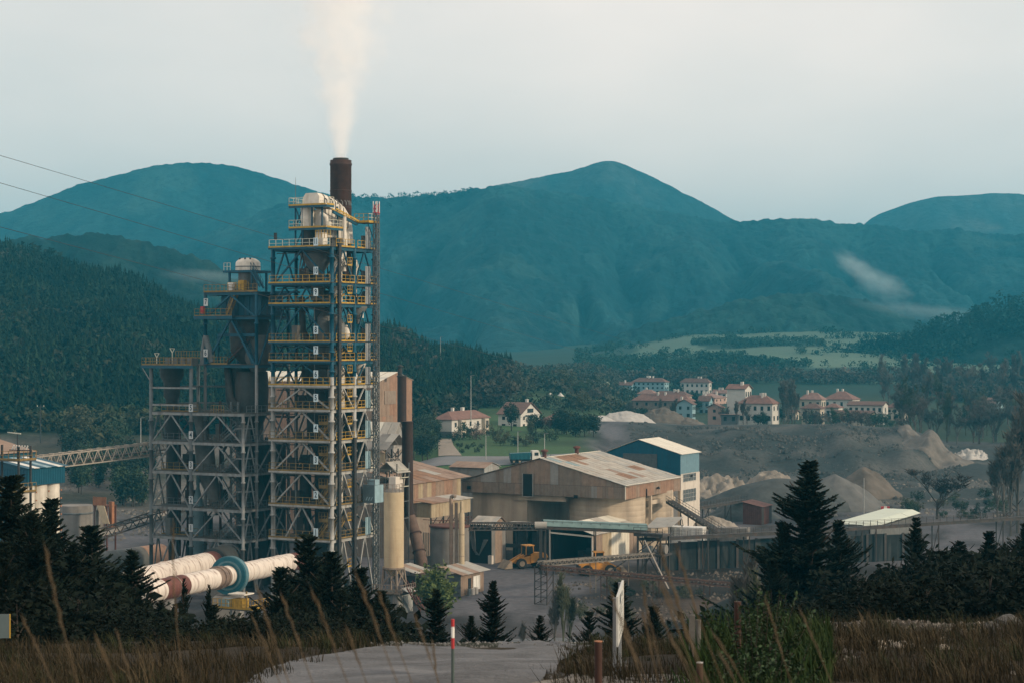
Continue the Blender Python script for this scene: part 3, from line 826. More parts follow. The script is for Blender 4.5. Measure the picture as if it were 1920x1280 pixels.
# ------------------------------------------------------------------ second tower (left)
U = Frame("kiln_feed_tower", 456, 260, -29, 0, "lower grey and blue steel tower with white dome tank on top", "tower")
R = U.root
xl, xmid = U.lx(283.5), U.lx(358.5)
yb = U.ly(481); dep = 10.5
xu = U.lx(385, yb)
LG = [U.z(y) for y in (1013, 956, 888, 831, 775)]
z6, z7, z8 = U.z(683, 0, yb), U.z(593, 0, yb), U.z(547, 0, yb)
z_top1 = U.z(684, xl, 0)
for x, y, z1, m in ((xl, 0, z_top1, dim_steel), (xmid, 0, z_top1, dim_steel), (0, 0, LG[4], mid_steel), (0, yb, z6, mid_steel), (xl, dep, z_top1, dim_steel),
                    (xmid, dep, z_top1, dim_steel), (0, dep, z6, dim_steel), (xu, yb, z6, dim_steel), (xl, dep * .55, z_top1, dim_steel), (-4.6, dep, z6, dim_steel)):
    flanged_column(x, y, 0, z1, .27 if y == 0 and x < -1 else .22, m, R, [z - 1.2 for z in LG])
for x, y, z1 in ((0, yb, z8), (xu, yb, z8), (0, dep, z8), (xu, dep, z8)):
    flanged_column(x, y, z6, z1, .24, blue, R, [z7 - 1])
for i, z in enumerate(LG):
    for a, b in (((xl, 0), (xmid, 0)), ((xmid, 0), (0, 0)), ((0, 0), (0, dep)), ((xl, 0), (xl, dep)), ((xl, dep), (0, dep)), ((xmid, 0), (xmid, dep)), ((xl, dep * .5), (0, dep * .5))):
        one("beam", dim_steel if a[1] else mid_steel, R, (a[0], a[1], z - .2), (b[0], b[1], z - .2), .22, .36)  # rear beams get the duller grey, shade put into the colour
    dk = MB().box(xl, 0.2, .2, 2.0, z - .02, z + .03).box(xl, .2, dep - 3, dep, z - .02, z + .03).box(-2.2, .2, 2.0, dep - 3, z - .02, z + .03)
    dk.build("platform", grating, R)
    railing((xl + .2, 2.0), (xmid - .4, 2.0), z, dim_steel if i % 2 else mustard, R)
    railing((xmid + .5, 2.0), (-2.3, 2.0), z, grating, R)
    railing((.2, .5), (.2, dep - 1), z, dim_steel, R, toe=False)
    railing((-5.6, .15), (-3.4, .15), z, mustard if i == 4 else grating, R, step=.4, toe=False)
ZG = [0] + LG
for i in range(5):
    z0, z1 = ZG[i], ZG[i + 1] - .4
    for xa_, xb_ in ((xl, xmid), (xmid, 0)):
        xc_ = (xa_ + xb_) / 2; hw_ = (xb_ - xa_) / 2 - .3
        for s in (-1, 1):
            one("brace", mid_steel, R, (xc_ + s * .1, 0, z1), (xc_ + s * hw_, 0, z0), .17)
            one("brace", dim_steel, R, (xc_ + s * .1, dep, z1), (xc_ + s * hw_, dep, z0), .17)
    for ya, yc in ((0, yb), (yb, dep)):
        yc_ = (ya + yc) / 2; hw_ = (yc - ya) / 2 - .2
        for s in (-1, 1):
            one("brace", mid_steel, R, (0, yc_ + s * .08, z1), (0, yc_ + s * hw_, z0), .15)
            one("brace", dim_steel, R, (xl, yc_ + s * .08, z1), (xl, yc_ + s * hw_, z0), .15)
    zmid = (ZG[i] + ZG[i + 1]) / 2                         # stairs seen in the right bay
    stair((-4.4, 1.1, ZG[i] + .05), (-1.7, 1.1, zmid), .9, dim_steel, R, side=(0, 1, 0))
    stair((-1.7, 2.2, zmid), (-4.4, 2.2, ZG[i + 1]), .9, dim_steel, R, side=(0, 1, 0))
    MB().box(-1.7, 0, .6, 2.7, zmid - .12, zmid).build("landing", mid_steel, R)
# extra tier of beams in the left bay
for zz in (U.z(758, xl), U.z(726, xl)):
    one("beam", mid_steel, R, (xl, 0, zz), (xmid + .8, 0, zz), .2, .24)
    one("beam", dim_steel, R, (xl, dep, zz), (0, dep, zz), .2, .24)
    one("beam", dim_steel, R, (xl, 0, zz), (xl, dep, zz), .2, .24)
# top of the left bay
MB().box(xl - 1.2, xmid + .4, -.6, dep, z_top1 - .05, z_top1 + .03).build("platform", grating, R)
one("edge_beam", blue, R, (xl - 1.3, -.65, z_top1 - .2), (xmid + .8, -.65, z_top1 - .2), .12, .4)
railing((xl - 1.2, -.6), (xmid + .4, -.6), z_top1, mustard, R, step=.8)
railing((xl - 1.2, -.6), (xl - 1.2, dep), z_top1, mustard, R, step=.8)
railing((xl + .8, 4.4), (xmid + .6, 4.4), z_top1 + .9, mustard, R, step=.5)
one("bracket", mid_steel, R, (xl - 1.2, -.5, z_top1 - .3), (xl, -.1, z_top1 - 2.3), .12)
for px_ in (294, 323):
    xx = U.lx(px_, 1.2); zz = U.z(662 if px_ < 300 else 653, xx, 1.2)
    v = MB().beam((xx, 1.2, z_top1), (xx, 1.2, zz - .6), .09).beam((xx, 1.2, zz - .6), (xx - .4, 1.2, zz), .08).beam((xx, 1.2, zz - .6), (xx + .4, 1.2, zz), .08).beam((xx - .45, 1.2, zz), (xx + .45, 1.2, zz), .07)
    v.build("davit", pale_rail, R)
for k in range(4):
    MB().box(xl + 1.0 + k * 1.3, xl + 1.9 + k * 1.3, 1.8, 3.2, z_top1 + .03, z_top1 + 1.0).build("filter_box", duct_grey, R)
MB().tube([U_ for U_ in [(xmid - .4, 3, z_top1), (xmid - .2, 3, z_top1 + 2.6)]], [.42, .36], 12).build("duct", dim_steel, R)
MB().tube([(xmid + .15, 3, z_top1 + 4.0), (xmid + 1.3, 3, z_top1 + .4)], [.36, .45], 12).build("duct", dim_steel, R)
MB().tube([(xmid - .2, 3, z_top1 + 2.5), (xmid + .2, 3, z_top1 + 4.1)], [.36, .36], 12).build("duct", dim_steel, R)
# vessels in the left bay and centre
xc1 = U.lx(322, 4)
MB().lathe(xc1, 4, [(.35, 1.0), (.75, LG[1]), (.85, LG[2] + .5), (.7, LG[3] - .5), (1.1, LG[3] + .4), (1.1, LG[4] - 1), (.85, LG[4]), (.85, LG[4] + 1.6), (1.15, LG[4] + 2.1), (1.15, LG[4] + 4), (1.7, z_top1 - 1.6), (1.7, z_top1 - .2)], 18).build("vessel", duct_dark, R)
xd = U.lx(372, 3.5)
MB().tube([(xd - .6, 3.5, LG[4] + 1.2), (xd + .3, 3.5, LG[4] - 1.6), (xd + 1.0, 3.5, LG[3] - .3)], [.65, .8, .85], 16).build("duct", duct_grey, R)
MB().tube([(xd + 1.0, 3.5, LG[3] - .3), (xd + 1.4, 3.5, LG[2] + .2), (xd + 3.0, 3.6, LG[1] + .6)], [1.35, 1.35, .9], 18).build("duct", duct_grey, R)
MB().tube([(xd + 3.0, 3.6, LG[1] + .6), (xd + 3.4, 3.6, LG[1] - 1.2)], [.6, .4], 14).build("duct", duct_dark, R)
MB().lathe(U.lx(371, 5), 5, [(.9, .1), (.9, U.z(952, -5, 5)), (.15, U.z(912, -5, 5)), (.25, U.z(912, -5, 5)), (.25, U.z(894, -5, 5))], 18).build("silo", pale_blue, R)
MB().lathe(-3.4, 6.5, [(.5, LG[3]), (2.2, LG[4] - .2), (2.4, LG[4] + 3.5), (2.2, z6 - 1.0)], 18).build("bin", duct_dark, R)
MB().lathe(-6.2, 7.5, [(.6, LG[3] + 1), (2.0, LG[4] + 1.5), (2.2, z6 - .6)], 18).build("bin", duct_dark, R)
MB().lathe(-4, 7.5, [(2.2, .2), (2.2, LG[1]), (1.2, LG[2])], 18).build("vessel", duct_dark, R)
MB().tube([(-6.6, 5, z6), (-5.6, 4.6, LG[4] + 2), (-3.2, 4.4, LG[4] - .5), (-2.8, 4.4, LG[2])], .5, 12).build("duct", duct_dark, R)
# dim screens and pipes further back
for k in range(14):
    xx = xmid + .6 + k * (-.4 - xmid) / 14
    MB().box(xx, xx + .55, dep - .9 - (k % 2) * .04, dep - .8, .1, LG[3] - .6 + (k % 3) * .5).build("cladding_panel", duct_dark, R)
for k in range(7):
    xx = xl + 1 + rng.random() * (-1.4 - xl); yy_ = 1.2 + rng.random() * 4
    MB().cyl(xx, yy_, LG[rng.randrange(0, 2)] - 3, LG[rng.randrange(2, 5)] + 1.5, .07 + rng.random() * .12, n=8).build("pipe", dim_steel if k % 2 else rust_brown, R)
for i in range(5):  # clutter coloured dark so the inside of this tower looks shaded
    for k in range(5):
        x = xl + .8 + rng.random() * (-1.6 - xl); y = 1.0 + rng.random() * (dep - 2.4); hh = 1.0 + rng.random() * 1.8; ww = .3 + rng.random() * .6
        MB().box(x - ww, x + ww, y - .4, y + .4, ZG[i] + .04, ZG[i] + hh).build("equipment_box", rng.choice([duct_dark, duct_grey, dark_steel]), R)
    for k in range(5):
        x = xl + .6 + rng.random() * (-1.2 - xl); y = .8 + rng.random() * (dep - 2); z_ = ZG[i]
        MB().tube([(x, y, z_), (x, y, z_ + 2.4), (x + rng.uniform(-1.5, 1.5), y + .3, ZG[i + 1] - .2)], .06 + rng.random() * .16, 8).build("pipe", rng.choice([duct_dark, dim_steel, dark_steel]), R)
    for xa_, xb_ in ((xl, xmid), (xmid, 0)):
        xc_ = (xa_ + xb_) / 2; hw_ = (xb_ - xa_) / 2 - .3
        for s in (-1, 1): one("brace", dim_steel, R, (xc_ + s * .1, dep * .5, ZG[i + 1] - .4), (xc_ + s * hw_, dep * .5, ZG[i]), .15)
# upper blue part
for z in (z6, z7, z8):
    for a, b in (((xu, yb), (0, yb)), ((0, yb), (0, dep)), ((xu, yb), (xu, dep)), ((xu, dep), (0, dep))):
        one("beam", blue, R, (a[0], a[1], z - .22), (b[0], b[1], z - .22), .24, .42)
    MB().box(xu - .3, .3, yb - .3, dep, z - .03, z + .02).build("platform", grating, R)
for z0, z1 in ((z6, z7), (z7, z8)):
    xc_ = xu / 2; hw_ = -xu / 2 - .25
    for s in (-1, 1):
        one("brace", blue, R, (xc_ + s * .1, yb, z1 - .45), (xc_ + s * hw_, yb, z0), .24)
        one("brace", blue, R, (xc_ + s * .1, dep, z1 - .45), (xc_ + s * hw_, dep, z0), .2)
        one("brace", blue, R, (0, (yb + dep) / 2 + s * .1, z1 - .45), (0, (yb + dep) / 2 + s * 3.2, z0), .2)
zmidu = U.z(628, -4, yb)
one("beam", blue, R, (xu + 1.8, yb + .6, zmidu), (-.4, yb + .6, zmidu), .22, .4)
one("beam", blue, R, (xu + 1.8, yb + .6, z6), (xu + 1.8, yb + .6, zmidu), .2)
MB().box(xu - 1.2, -3.6, yb - .9, yb + 1.5, z7 - .05, z7 + .03).build("platform", grating, R)
one("edge_beam", blue, R, (xu - 1.3, yb - .95, z7 - .15), (-3.4, yb - .95, z7 - .15), .12, .45)
railing((xu - 1.2, yb - .9), (-3.6, yb - .9), z7, mustard, R, step=.9)
railing((xu, yb - .3), (.3, yb - .3), z8, mustard, R, step=.7)
railing((xu + 1.2, yb - .3), (-4.8, yb - .3), z6, mustard, R, step=.6)
railing((-5.4, yb + .6), (-1.8, yb + .6), z8 + .3, yellow, R, step=.35, toe=False)
stair((-5.2, yb + .4, z7), (-3.6, yb + .4, z8), .8, mustard, R, side=(0, 1, 0))
stair((-1.0, yb + .8, z6 + .1), (-4.6, yb + .8, z7), .9, blue, R, side=(0, 1, 0))
stair((xu + 2.6, yb + 1.4, z6 + .1), (-1.2, yb + 1.4, zmidu), .9, rust_brown, R, side=(0, 1, 0))
MB().lathe(-4.2, 7, [(1.2, z6), (2.6, z6 + 1.8), (2.9, z7 - .8), (2.4, z7)], 20).build("bin", duct_dark, R)
MB().lathe(-2.2, 6.4, [(.5, z6 - 2), (1.9, z6 + .6), (1.9, zmidu)], 18).build("hopper", duct_grey, R)
MB().box(xu + 1.6, -.6, yb + 1.6, dep - .6, z7 + .1, z8 - .5).build("housing", blue, R)
for k in range(7):
    MB().box(xu + 1.6 + k * 1.0, xu + 2.5 + k * 1.0, yb + 1.5, yb + 1.58, z7 + .1, z8 - .55).build("cladding_panel", blue, R)
MB().box(xu - .4, xu + .1, yb - .6, yb - .2, z7 + .4, z7 + 1.4).build("fire_box", red_paint, R)
# head frame and tank
xt = U.lx(465, 5.5); zf = U.z(508, xt, 5.5)
for sx in (-1.9, 1.9):
    for sy in (-1.7, 1.7):
        one("post", blue, R, (xt + sx, 5.5 + sy, z8), (xt + sx, 5.5 + sy, zf), .24)
MB().box(xt - 2.6, xt + 2.4, 3.2, 7.8, zf - .3, zf).build("platform", blue, R)
one("brace", blue, R, (xt + 2.4, 3.6, zf - .1), (xt + 4.1, 3.6, z8 + .5), .25)
stair((xt + 2.4, 3.2, zf), (xt + 4.0, 3.2, z8 + .6), .7, blue, R, side=(0, 1, 0))
railing((xt - 2.5, 3.3), (xt - 1.4, 3.3), zf, pale_rail, R, toe=False, step=.5)
MB().lathe(xt, 5.5, [(1.35, z8 + .2), (1.35, zf - .32)], 20).build("vessel", duct_grey, R)
zd = U.z(484, xt, 5.5)
MB().lathe(xt, 5.5, [(1.75, zf + .02), (1.72, zf + 1.1), (1.55, zf + 1.35), (1.1, zd - .12), (.55, zd), (.02, zd + .03)], 24).build("dome_tank", white_duct, R)
MB().lathe(xt, 5.5, [(1.8, zf + .5), (1.8, zf + .62)], 24).build("band", dim_steel, R)
for a in (-1.2, -.5, .3, .9):
    MB().cyl(xt + 1.2 * math.sin(a), 5.5 - 1.2 * math.cos(a), zf + 1.3, zf + 1.75, .12, n=8).build("nozzle", dark_steel, R)
MB().box(xt - 1.6, xt - .7, 3.0, 3.6, z8 + .03, z8 + 1.3).build("cabinet", white_paint, R)
MB().box(xt + .3, xt + 1.2, 2.9, 3.6, z8 + .03, z8 + 1.6).build("cabinet", yellow, R)
for n_, px_, py_ in (("1", 358, 988.6), ("2", 358, 936), ("3", 358, 871), ("4", 358, 814.6), ("5", 358, 764)):
    number_sign(n_, U.lx(px_, -.3), -.3, U.z(py_, xmid, -.3), R, plate=sign_dull)
for n_, px_, py_ in (("6", 385.5, 661.5), ("7", 386, 567)):
    number_sign(n_, U.lx(px_, yb - 1), yb - 1.0, U.z(py_, xu, yb - 1), R, plate=sign_dull)
# walkway between both towers
for py_, m_ in ((545, blue), (780, dark_steel), (888, dark_steel)):
    z_ = T.z(py_, -W, 2)
    MB().box(.3, 4.2, yb + 3.2, yb + 4.4, z_ - .3, z_).build("bridge", m_, R)
# ------------------------------------------------------------------ materials for the works buildings
tan_a = mat("tan_cladding", (0.285, 0.18, 0.125), 0.75, var=0.18, streak=1.6, streak_col=(0.16, 0.07, 0.04), streak_amt=0.5)
tan_b = mat("faded_cladding", (0.27, 0.20, 0.15), 0.75, var=0.18, streak=1.6, streak_col=(0.15, 0.09, 0.06), streak_amt=0.5)
tan_c = mat("grey_brown_cladding", (0.215, 0.175, 0.14), 0.75, var=0.18, streak=1.6, streak_col=(0.13, 0.07, 0.045), streak_amt=0.5)
tan_d = mat("pale_patch_cladding", (0.28, 0.27, 0.25), 0.75, var=0.15, streak=1.6, streak_col=(0.16, 0.09, 0.05), streak_amt=0.4)
beige = mat("beige_panel", (0.37, 0.305, 0.205), 0.7, var=0.12, streak=1.4, streak_col=(0.22, 0.13, 0.06), streak_amt=0.5)
silo_beige = mat("beige_silo_paint", (0.44, 0.355, 0.23), 0.7, var=0.12, scale=0.5, streak=0.9, streak_col=(0.17, 0.09, 0.045), streak_amt=0.45)
roof_pale = mat("weathered_roof_sheet", (0.36, 0.335, 0.29), 0.8, var=0.2, scale=0.6, streak=0.5, streak_col=(0.22, 0.15, 0.10), streak_amt=0.5)
roof_pale2 = mat("weathered_roof_sheet_grey", (0.31, 0.30, 0.27), 0.8, var=0.2, scale=0.6)
roof_rust = mat("rusty_roof_sheet", (0.22, 0.125, 0.075), 0.85, var=0.25, scale=0.8)
roof_tan = mat("brown_roof_sheet", (0.26, 0.185, 0.14), 0.85, var=0.2, scale=0.5, streak=0.4, streak_col=(0.17, 0.09, 0.06), streak_amt=0.5)
roof_cyan = mat("pale_blue_roof_sheet", (0.21, 0.28, 0.29), 0.8, var=0.15)
roof_cream = mat("cream_roof", (0.60, 0.57, 0.48), 0.7, var=0.08, scale=0.5)
roof_mint = mat("pale_green_roof", (0.50, 0.55, 0.47), 0.7, var=0.06, scale=0.3)
concrete = mat("board_marked_concrete", (0.42, 0.35, 0.265), 0.85, var=0.16, scale=0.35, streak=0.35, streak_col=(0.11, 0.09, 0.075), streak_amt=0.65)
concrete_grey = mat("grey_concrete", (0.20, 0.19, 0.175), 0.9, var=0.25, scale=0.5, streak=0.5, streak_col=(0.08, 0.07, 0.06), streak_amt=0.6)
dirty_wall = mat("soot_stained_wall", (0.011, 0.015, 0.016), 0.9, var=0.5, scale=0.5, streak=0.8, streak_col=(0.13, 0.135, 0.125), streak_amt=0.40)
plaster = mat("white_plaster", (0.52, 0.48, 0.42), 0.85, var=0.08, streak=0.8, streak_col=(0.3, 0.25, 0.2), streak_amt=0.35)
blue_clad = mat("blue_cladding", (0.008, 0.085, 0.14), 0.6, var=0.1, streak=1.5, streak_amt=0.15)
blue_side = mat("pale_blue_cladding", (0.17, 0.28, 0.33), 0.6, var=0.1)
teal_clad = mat("teal_cladding", (0.004, 0.065, 0.105), 0.55, var=0.1)
glass_dark = mat("dark_window", (0.02, 0.025, 0.028), 0.15, var=0.1, bump=0, spec=0.5)
pane_mat = mat("grey_window_pane", (0.10, 0.115, 0.12), 0.2, var=0.2, bump=0, spec=0.5)
kiln_white = mat("kiln_white", (0.60, 0.545, 0.485), 0.7, var=0.12, scale=0.6, streak=1.6, streak_col=(0.13, 0.05, 0.035), streak_amt=0.75)
kiln_dirty = mat("kiln_dirty", (0.20, 0.15, 0.12), 0.7, var=0.4, scale=1.5, streak=1.2, streak_col=(0.06, 0.03, 0.025), streak_amt=0.7)
kiln_red = mat("kiln_rust", (0.11, 0.036, 0.026), 0.7, var=0.35, scale=1.0, streak=0.6, streak_col=(0.18, 0.09, 0.07), streak_amt=0.35)
gear_blue = mat("gear_blue", (0.012, 0.085, 0.12), 0.5, var=0.15)
gear_pale = mat("gear_pale_rim", (0.075, 0.155, 0.185), 0.5, var=0.15)
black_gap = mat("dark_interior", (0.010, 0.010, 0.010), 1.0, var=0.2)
conv_dark = mat("conveyor_steel", (0.045, 0.042, 0.040), 0.8, var=0.35, streak=1.0, streak_col=(0.09, 0.05, 0.035), streak_amt=0.5)
conv_pale = mat("conveyor_pale_steel", (0.30, 0.27, 0.23), 0.75, var=0.2)
rust_red = mat("rust_red_steel", (0.10, 0.040, 0.030), 0.8, var=0.3)
orange_rust = mat("orange_rust_steel", (0.28, 0.13, 0.07), 0.8, var=0.3)
cover_teal = mat("conveyor_cover", (0.13, 0.20, 0.20), 0.65, var=0.25, scale=0.7)
truck_teal = mat("truck_teal", (0.008, 0.075, 0.10), 0.5, var=0.15)
loader_yellow = mat("loader_orange", (0.46, 0.21, 0.035), 0.55, var=0.25, streak=2.0, streak_col=(0.2, 0.15, 0.1), streak_amt=0.5)
tyre = mat("tyre_rubber", (0.018, 0.018, 0.018), 0.9, var=0.3)
rim_mat = mat("dusty_rim", (0.24, 0.19, 0.14), 0.8, var=0.3)

def ribbed_wall(parent, a, b, zb, zt, n, mats, name="wall_panel", ribs=3, t=0.06, out=None, weights=None):
    """row of corrugated sheets from a to b (local xy); zb/zt numbers or functions of 0..1"""
    a = Vector((a[0], a[1], 0)); b = Vector((b[0], b[1], 0)); d = b - a
    nrm = Vector((d.y, -d.x, 0)).normalized() if out is None else Vector(out)
    fb = zb if callable(zb) else (lambda s: zb); ft = zt if callable(zt) else (lambda s: zt)
    for i in range(n):
        s0, s1 = i / n + .0006, (i + 1) / n - .0006
        p, q = a + d * s0, a + d * s1; o = nrm * t; j = nrm * (rng.random() * .012)
        mb = MB()
        def pt(v, z, off): return (v.x + off.x, v.y + off.y, z)
        mb.hexa([pt(p, fb(s0), j), pt(q, fb(s1), j), pt(q, fb(s1), j - o), pt(p, fb(s0), j - o),
                 pt(p, ft(s0), j), pt(q, ft(s1), j), pt(q, ft(s1), j - o), pt(p, ft(s0), j - o)])
        for k in range(ribs):
            s = s0 + (s1 - s0) * (k + .5) / ribs; c_ = a + d * s + j + nrm * .02
            mb.beam((c_.x, c_.y, fb(s) + .02), (c_.x, c_.y, ft(s) - .02), .07, .04, up=nrm)
        m = rng.choices(mats, weights)[0] if weights else rng.choice(mats)
        mb.build(name, m, parent)

def roof_sheets(parent, a, b, c_, d, nu, nv, mats, weights=None, t=0.05, name="roof_sheet", special=None):
    """slabs laid over quad a b (eave) c d (ridge side)"""
    a, b, c_, d = map(Vector, (a, b, c_, d))
    nrm = (b - a).cross(d - a).normalized()
    if nrm.z < 0: nrm = -nrm
    for j in range(nv):
        for i in range(nu):
            def q(u, v): return a.lerp(b, u).lerp(d.lerp(c_, u), v)
            g = .0035
            u0, u1, v0, v1 = i / nu + g, (i + 1) / nu - g, j / nv - (.012 if j else 0), (j + 1) / nv
            up = nrm * (0.012 + .02 * rng.random() + .03 * ((nv - j) % 2))
            m = (special or {}).get((i, j)) or (rng.choices(mats, weights)[0] if weights else rng.choice(mats))
            P4 = [q(u0, v0) + up, q(u1, v0) + up, q(u1, v1) + up, q(u0, v1) + up]
            mb = MB(); mb.hexa([p - nrm * t for p in P4] + P4); mb.build(name, m, parent)

def window(parent, a, b, z0, z1, out, cols=2, rows_=1, frame_m=None, glass=None, depth=.12):
    a = Vector((a[0], a[1], 0)); b = Vector((b[0], b[1], 0)); o = Vector(out).normalized()
    fm = frame_m or white_paint
    mb = MB()
    up = Vector((0, 0, 1))
    for z in (z0, z1): mb.beam(a + up * z + o * .03, b + up * z + o * .03, .10, .08)
    for p in (a, b): mb.beam(p + up * z0 + o * .03, p + up * z1 + o * .03, .08, .10)
    for k in range(1, cols):
        p = a.lerp(b, k / cols); mb.beam(p + up * z0 + o * .02, p + up * z1 + o * .02, .06)
    for k in range(1, rows_):
        z = z0 + (z1 - z0) * k / rows_; mb.beam(a + up * z + o * .02, b + up * z + o * .02, .06)
    w = mb.build("window", fm, parent)
    e = (b - a)
    for i in range(cols):
        for j in range(rows_):
            p = a + e * (i / cols) + o * .008; q = a + e * ((i + 1) / cols) + o * .008
            za, zc = z0 + (z1 - z0) * j / rows_, z0 + (z1 - z0) * (j + 1) / rows_
            g = MB(); k_ = o * .02
            g.hexa([p + up * za - k_, q + up * za - k_, q + up * za, p + up * za, p + up * zc - k_, q + up * zc - k_, q + up * zc, p + up * zc])
            g.build("pane", glass or glass_dark, w)
    return w

# ------------------------------------------------------------------ rotary kilns
def axis_pts(p, q, n): return [p.lerp(q, i / n) for i in range(n + 1)]
def kiln(name, p, q, r, segs, label):
    root = empty(name, (p.x, p.y, p.z), 0, label, "kiln")
    L_ = q - p; d = L_.normalized()
    for s0, s1, m, k in segs:
        a, b = L_ * s0, L_ * s1
        MB().tube([a, b], r * k, 36).build("shell_section", m, root)
    return root, L_, d
pA, pB = P(268, 1112, 200), P(556, 1051, 246)
kr, kL, kd = kiln("rotary_kiln", pA, pB, 1.18, [(0, .085, kiln_white, 1.0), (.086, .215, kiln_red, 1.004), (.216, .40, kiln_white, 1.0), (.401, .47, kiln_dirty, 1.0), (.471, .94, kiln_white, 1.0), (.941, 1, kiln_red, .96)],
                  "long white rotary kiln tube with rust band and blue girth gear")
def ring(parent, c_, d, r0, r1, w, m, name, n=40):
    mb = MB(); a = c_ - d * w / 2; b = c_ + d * w / 2
    mb.tube([a, a, b, b, a], [r0, r1, r1, r0, r0], n, cap=False, smooth=False)
    return mb.build(name, m, parent)
def ring2(parent, c_, d, r0, r1, w, m, name, n=44):
    u = d.cross(Vector((0, 0, 1))).normalized(); v = u.cross(d).normalized(); vs_ = []; fs = []
    for s, r in ((-.5, r0), (-.5, r1), (.5, r1), (.5, r0)):
        for k in range(n):
            a = 2 * math.pi * k / n; vs_.append(c_ + d * (s * w) + (u * math.cos(a) + v * math.sin(a)) * r)
    for j in range(4):
        for k in range(n):
            fs.append((j * n + k, j * n + (k + 1) % n, ((j + 1) % 4) * n + (k + 1) % n, ((j + 1) % 4) * n + k))
    return MB().add(vs_, fs).build(name, m, parent)
gc = kL * .505
ring2(kr, gc, kd, 1.2, 2.18, .55, gear_blue, "girth_gear")
ring2(kr, gc + kd * .36, kd, 1.95, 2.26, .9, gear_pale, "gear_rim")
ring2(kr, gc - kd * .30, kd, 1.5, 1.72, .08, gear_pale, "gear_flange")
for s, w in ((.43, .5), (.455, .3), (.16, .22), (.30, .12), (.62, .12), (.74, .12), (.86, .12)):
    ring2(kr, kL * s, kd, 1.1, 1.19 + w * .35, w, kiln_dirty if w > .2 else kiln_white, "riding_ring")
MB().box(gc.x - 1.6, gc.x + 1.6, gc.y - 1.8, gc.y + 1.8, -pA.z - .2, gc.z - 2.4).build("pier", concrete_grey, kr)
e_ = kL * .1
MB().box(e_.x - 1.2, e_.x + 1.2, e_.y - 1.2, e_.y + 1.2, -pA.z - .2, e_.z - 1.1).build("pier", concrete_grey, kr)
e_ = kL * .9
MB().box(e_.x - 1.2, e_.x + 1.2, e_.y - 1.2, e_.y + 1.2, -pA.z - .2, e_.z - 1.1).build("pier", concrete_grey, kr)
# drive platform by the gear
dp = Frame("kiln_drive_platform", 446, 217, -28, 0, "small yellow railed drive platform under the blue kiln gear", "platform")
zp = dp.z(1138)
MB().box(-2.6, 2.8, -1.2, 2.2, zp - .15, zp).build("deck", grating, dp.root)
for x in (-2.4, 2.6):
    one("leg", dim_steel, dp.root, (x, -1, 0), (x, -1, zp - .15), .16); one("leg", dim_steel, dp.root, (x, 2, 0), (x, 2, zp - .15), .16)
railing((-2.6, -1.2), (2.8, -1.2), zp, yellow, dp.root, step=.6)
railing((2.8, -1.2), (2.8, 2.2), zp, yellow, dp.root, step=.6)
MB().box(-.6, .9, -.4, .9, zp, zp + 1.0).build("gearbox", yellow, dp.root)
MB().box(-2.2, -.9, -.6, .6, zp, zp + .9).build("motor", pale_blue, dp.root)
MB().box(-.9, 1.4, -.7, 1.2, zp + 1.5, zp + 1.62).build("canopy", white_duct, dp.root)
one("post", mustard, dp.root, (1.2, 0, zp), (1.2, 0, zp + 1.9), .16)
pA2, pB2 = P(246, 1092, 222), P(430, 1046, 262)
k2, kL2, kd2 = kiln("rotary_kiln", pA2, pB2, 1.55, [(0, .30, kiln_white, 1), (.301, .72, kiln_white, 1.01), (.721, .80, kiln_red, 1.0)],
                    "plain white kiln tube running behind the geared one")
MB().tube([kL2 * .8, kL2 * 1.0], 1.9, 36).build("drum", duct_dark, k2)
ring2(k2, kL2 * .98, kd2, 1.5, 2.15, .4, duct_grey, "drum_rim")
for s in (.3, .55): ring2(k2, kL2 * s, kd2, 1.4, 1.66, .2, kiln_white, "riding_ring")
for s in (.15, .85):
    e_ = kL2 * s; MB().box(e_.x - 1.2, e_.x + 1.2, e_.y - 1.2, e_.y + 1.2, -pA2.z - .2, e_.z - 1.4).build("pier", concrete_grey, k2)

# lying tanks behind the kilns
def lying_tank(px, py, d, r, ln, deg, m, label):
    c_ = P(px, py, d); rt = empty("lying_tank", (c_.x, c_.y, 0), math.radians(deg), label, "tank")
    MB().tube([(-ln / 2 - r * .25, 0, c_.z), (-ln / 2, 0, c_.z), (ln / 2, 0, c_.z), (ln / 2 + r * .25, 0, c_.z)], [r * .6, r, r, r * .6], 28).build("shell", m, rt)
    for x in (-ln * .3, ln * .3): MB().box(x - .25, x + .25, -r * .8, r * .8, 0, c_.z - r * .55).build("saddle", concrete_grey, rt)
lying_tank(268, 1048, 285, 2.0, 8, 60, tan_a, "rusty lying tank behind the kilns, left of the grey tower")
lying_tank(232, 1052, 280, 1.9, 7, 60, duct_grey, "grey lying tank left of the rusty one")

# ------------------------------------------------------------------ silo house with teal roof, far left
S = Frame("silo_house", 52, 232, -28, 0, "teal roofed silo house on round white silos at left edge", "silo house")
R = S.root
zr, ze, zb_ = S.z(858, -3, 4), S.z(878), S.z(910)
ys = S.ly(121); xs = -9.0
for k, s in enumerate((.16, .5, .84)):
    MB().cyl(-1.25, ys * s, 0, zb_ - .02, ys / 6.3, n=28).build("silo", white_duct, R)
    for j in range(9):
        MB().box(.0 + ys / 6.3 - 1.27, ys / 6.3 - 1.19, ys * s + .55, ys * s + .75, zb_ - 1 - j * 1.0, zb_ - .8 - j * 1.0).build("bracket", orange_rust, R)
MB().box(xs, -.0, 0, ys, zb_, ze).build("wall_core", teal_clad, R)
ribbed_wall(R, (xs, -.07), (0, -.07), zb_, ze, 7, [teal_clad], out=(0, -1, 0))
ribbed_wall(R, (.07, 0), (.07, ys), zb_, ze, 7, [teal_clad], out=(1, 0, 0))
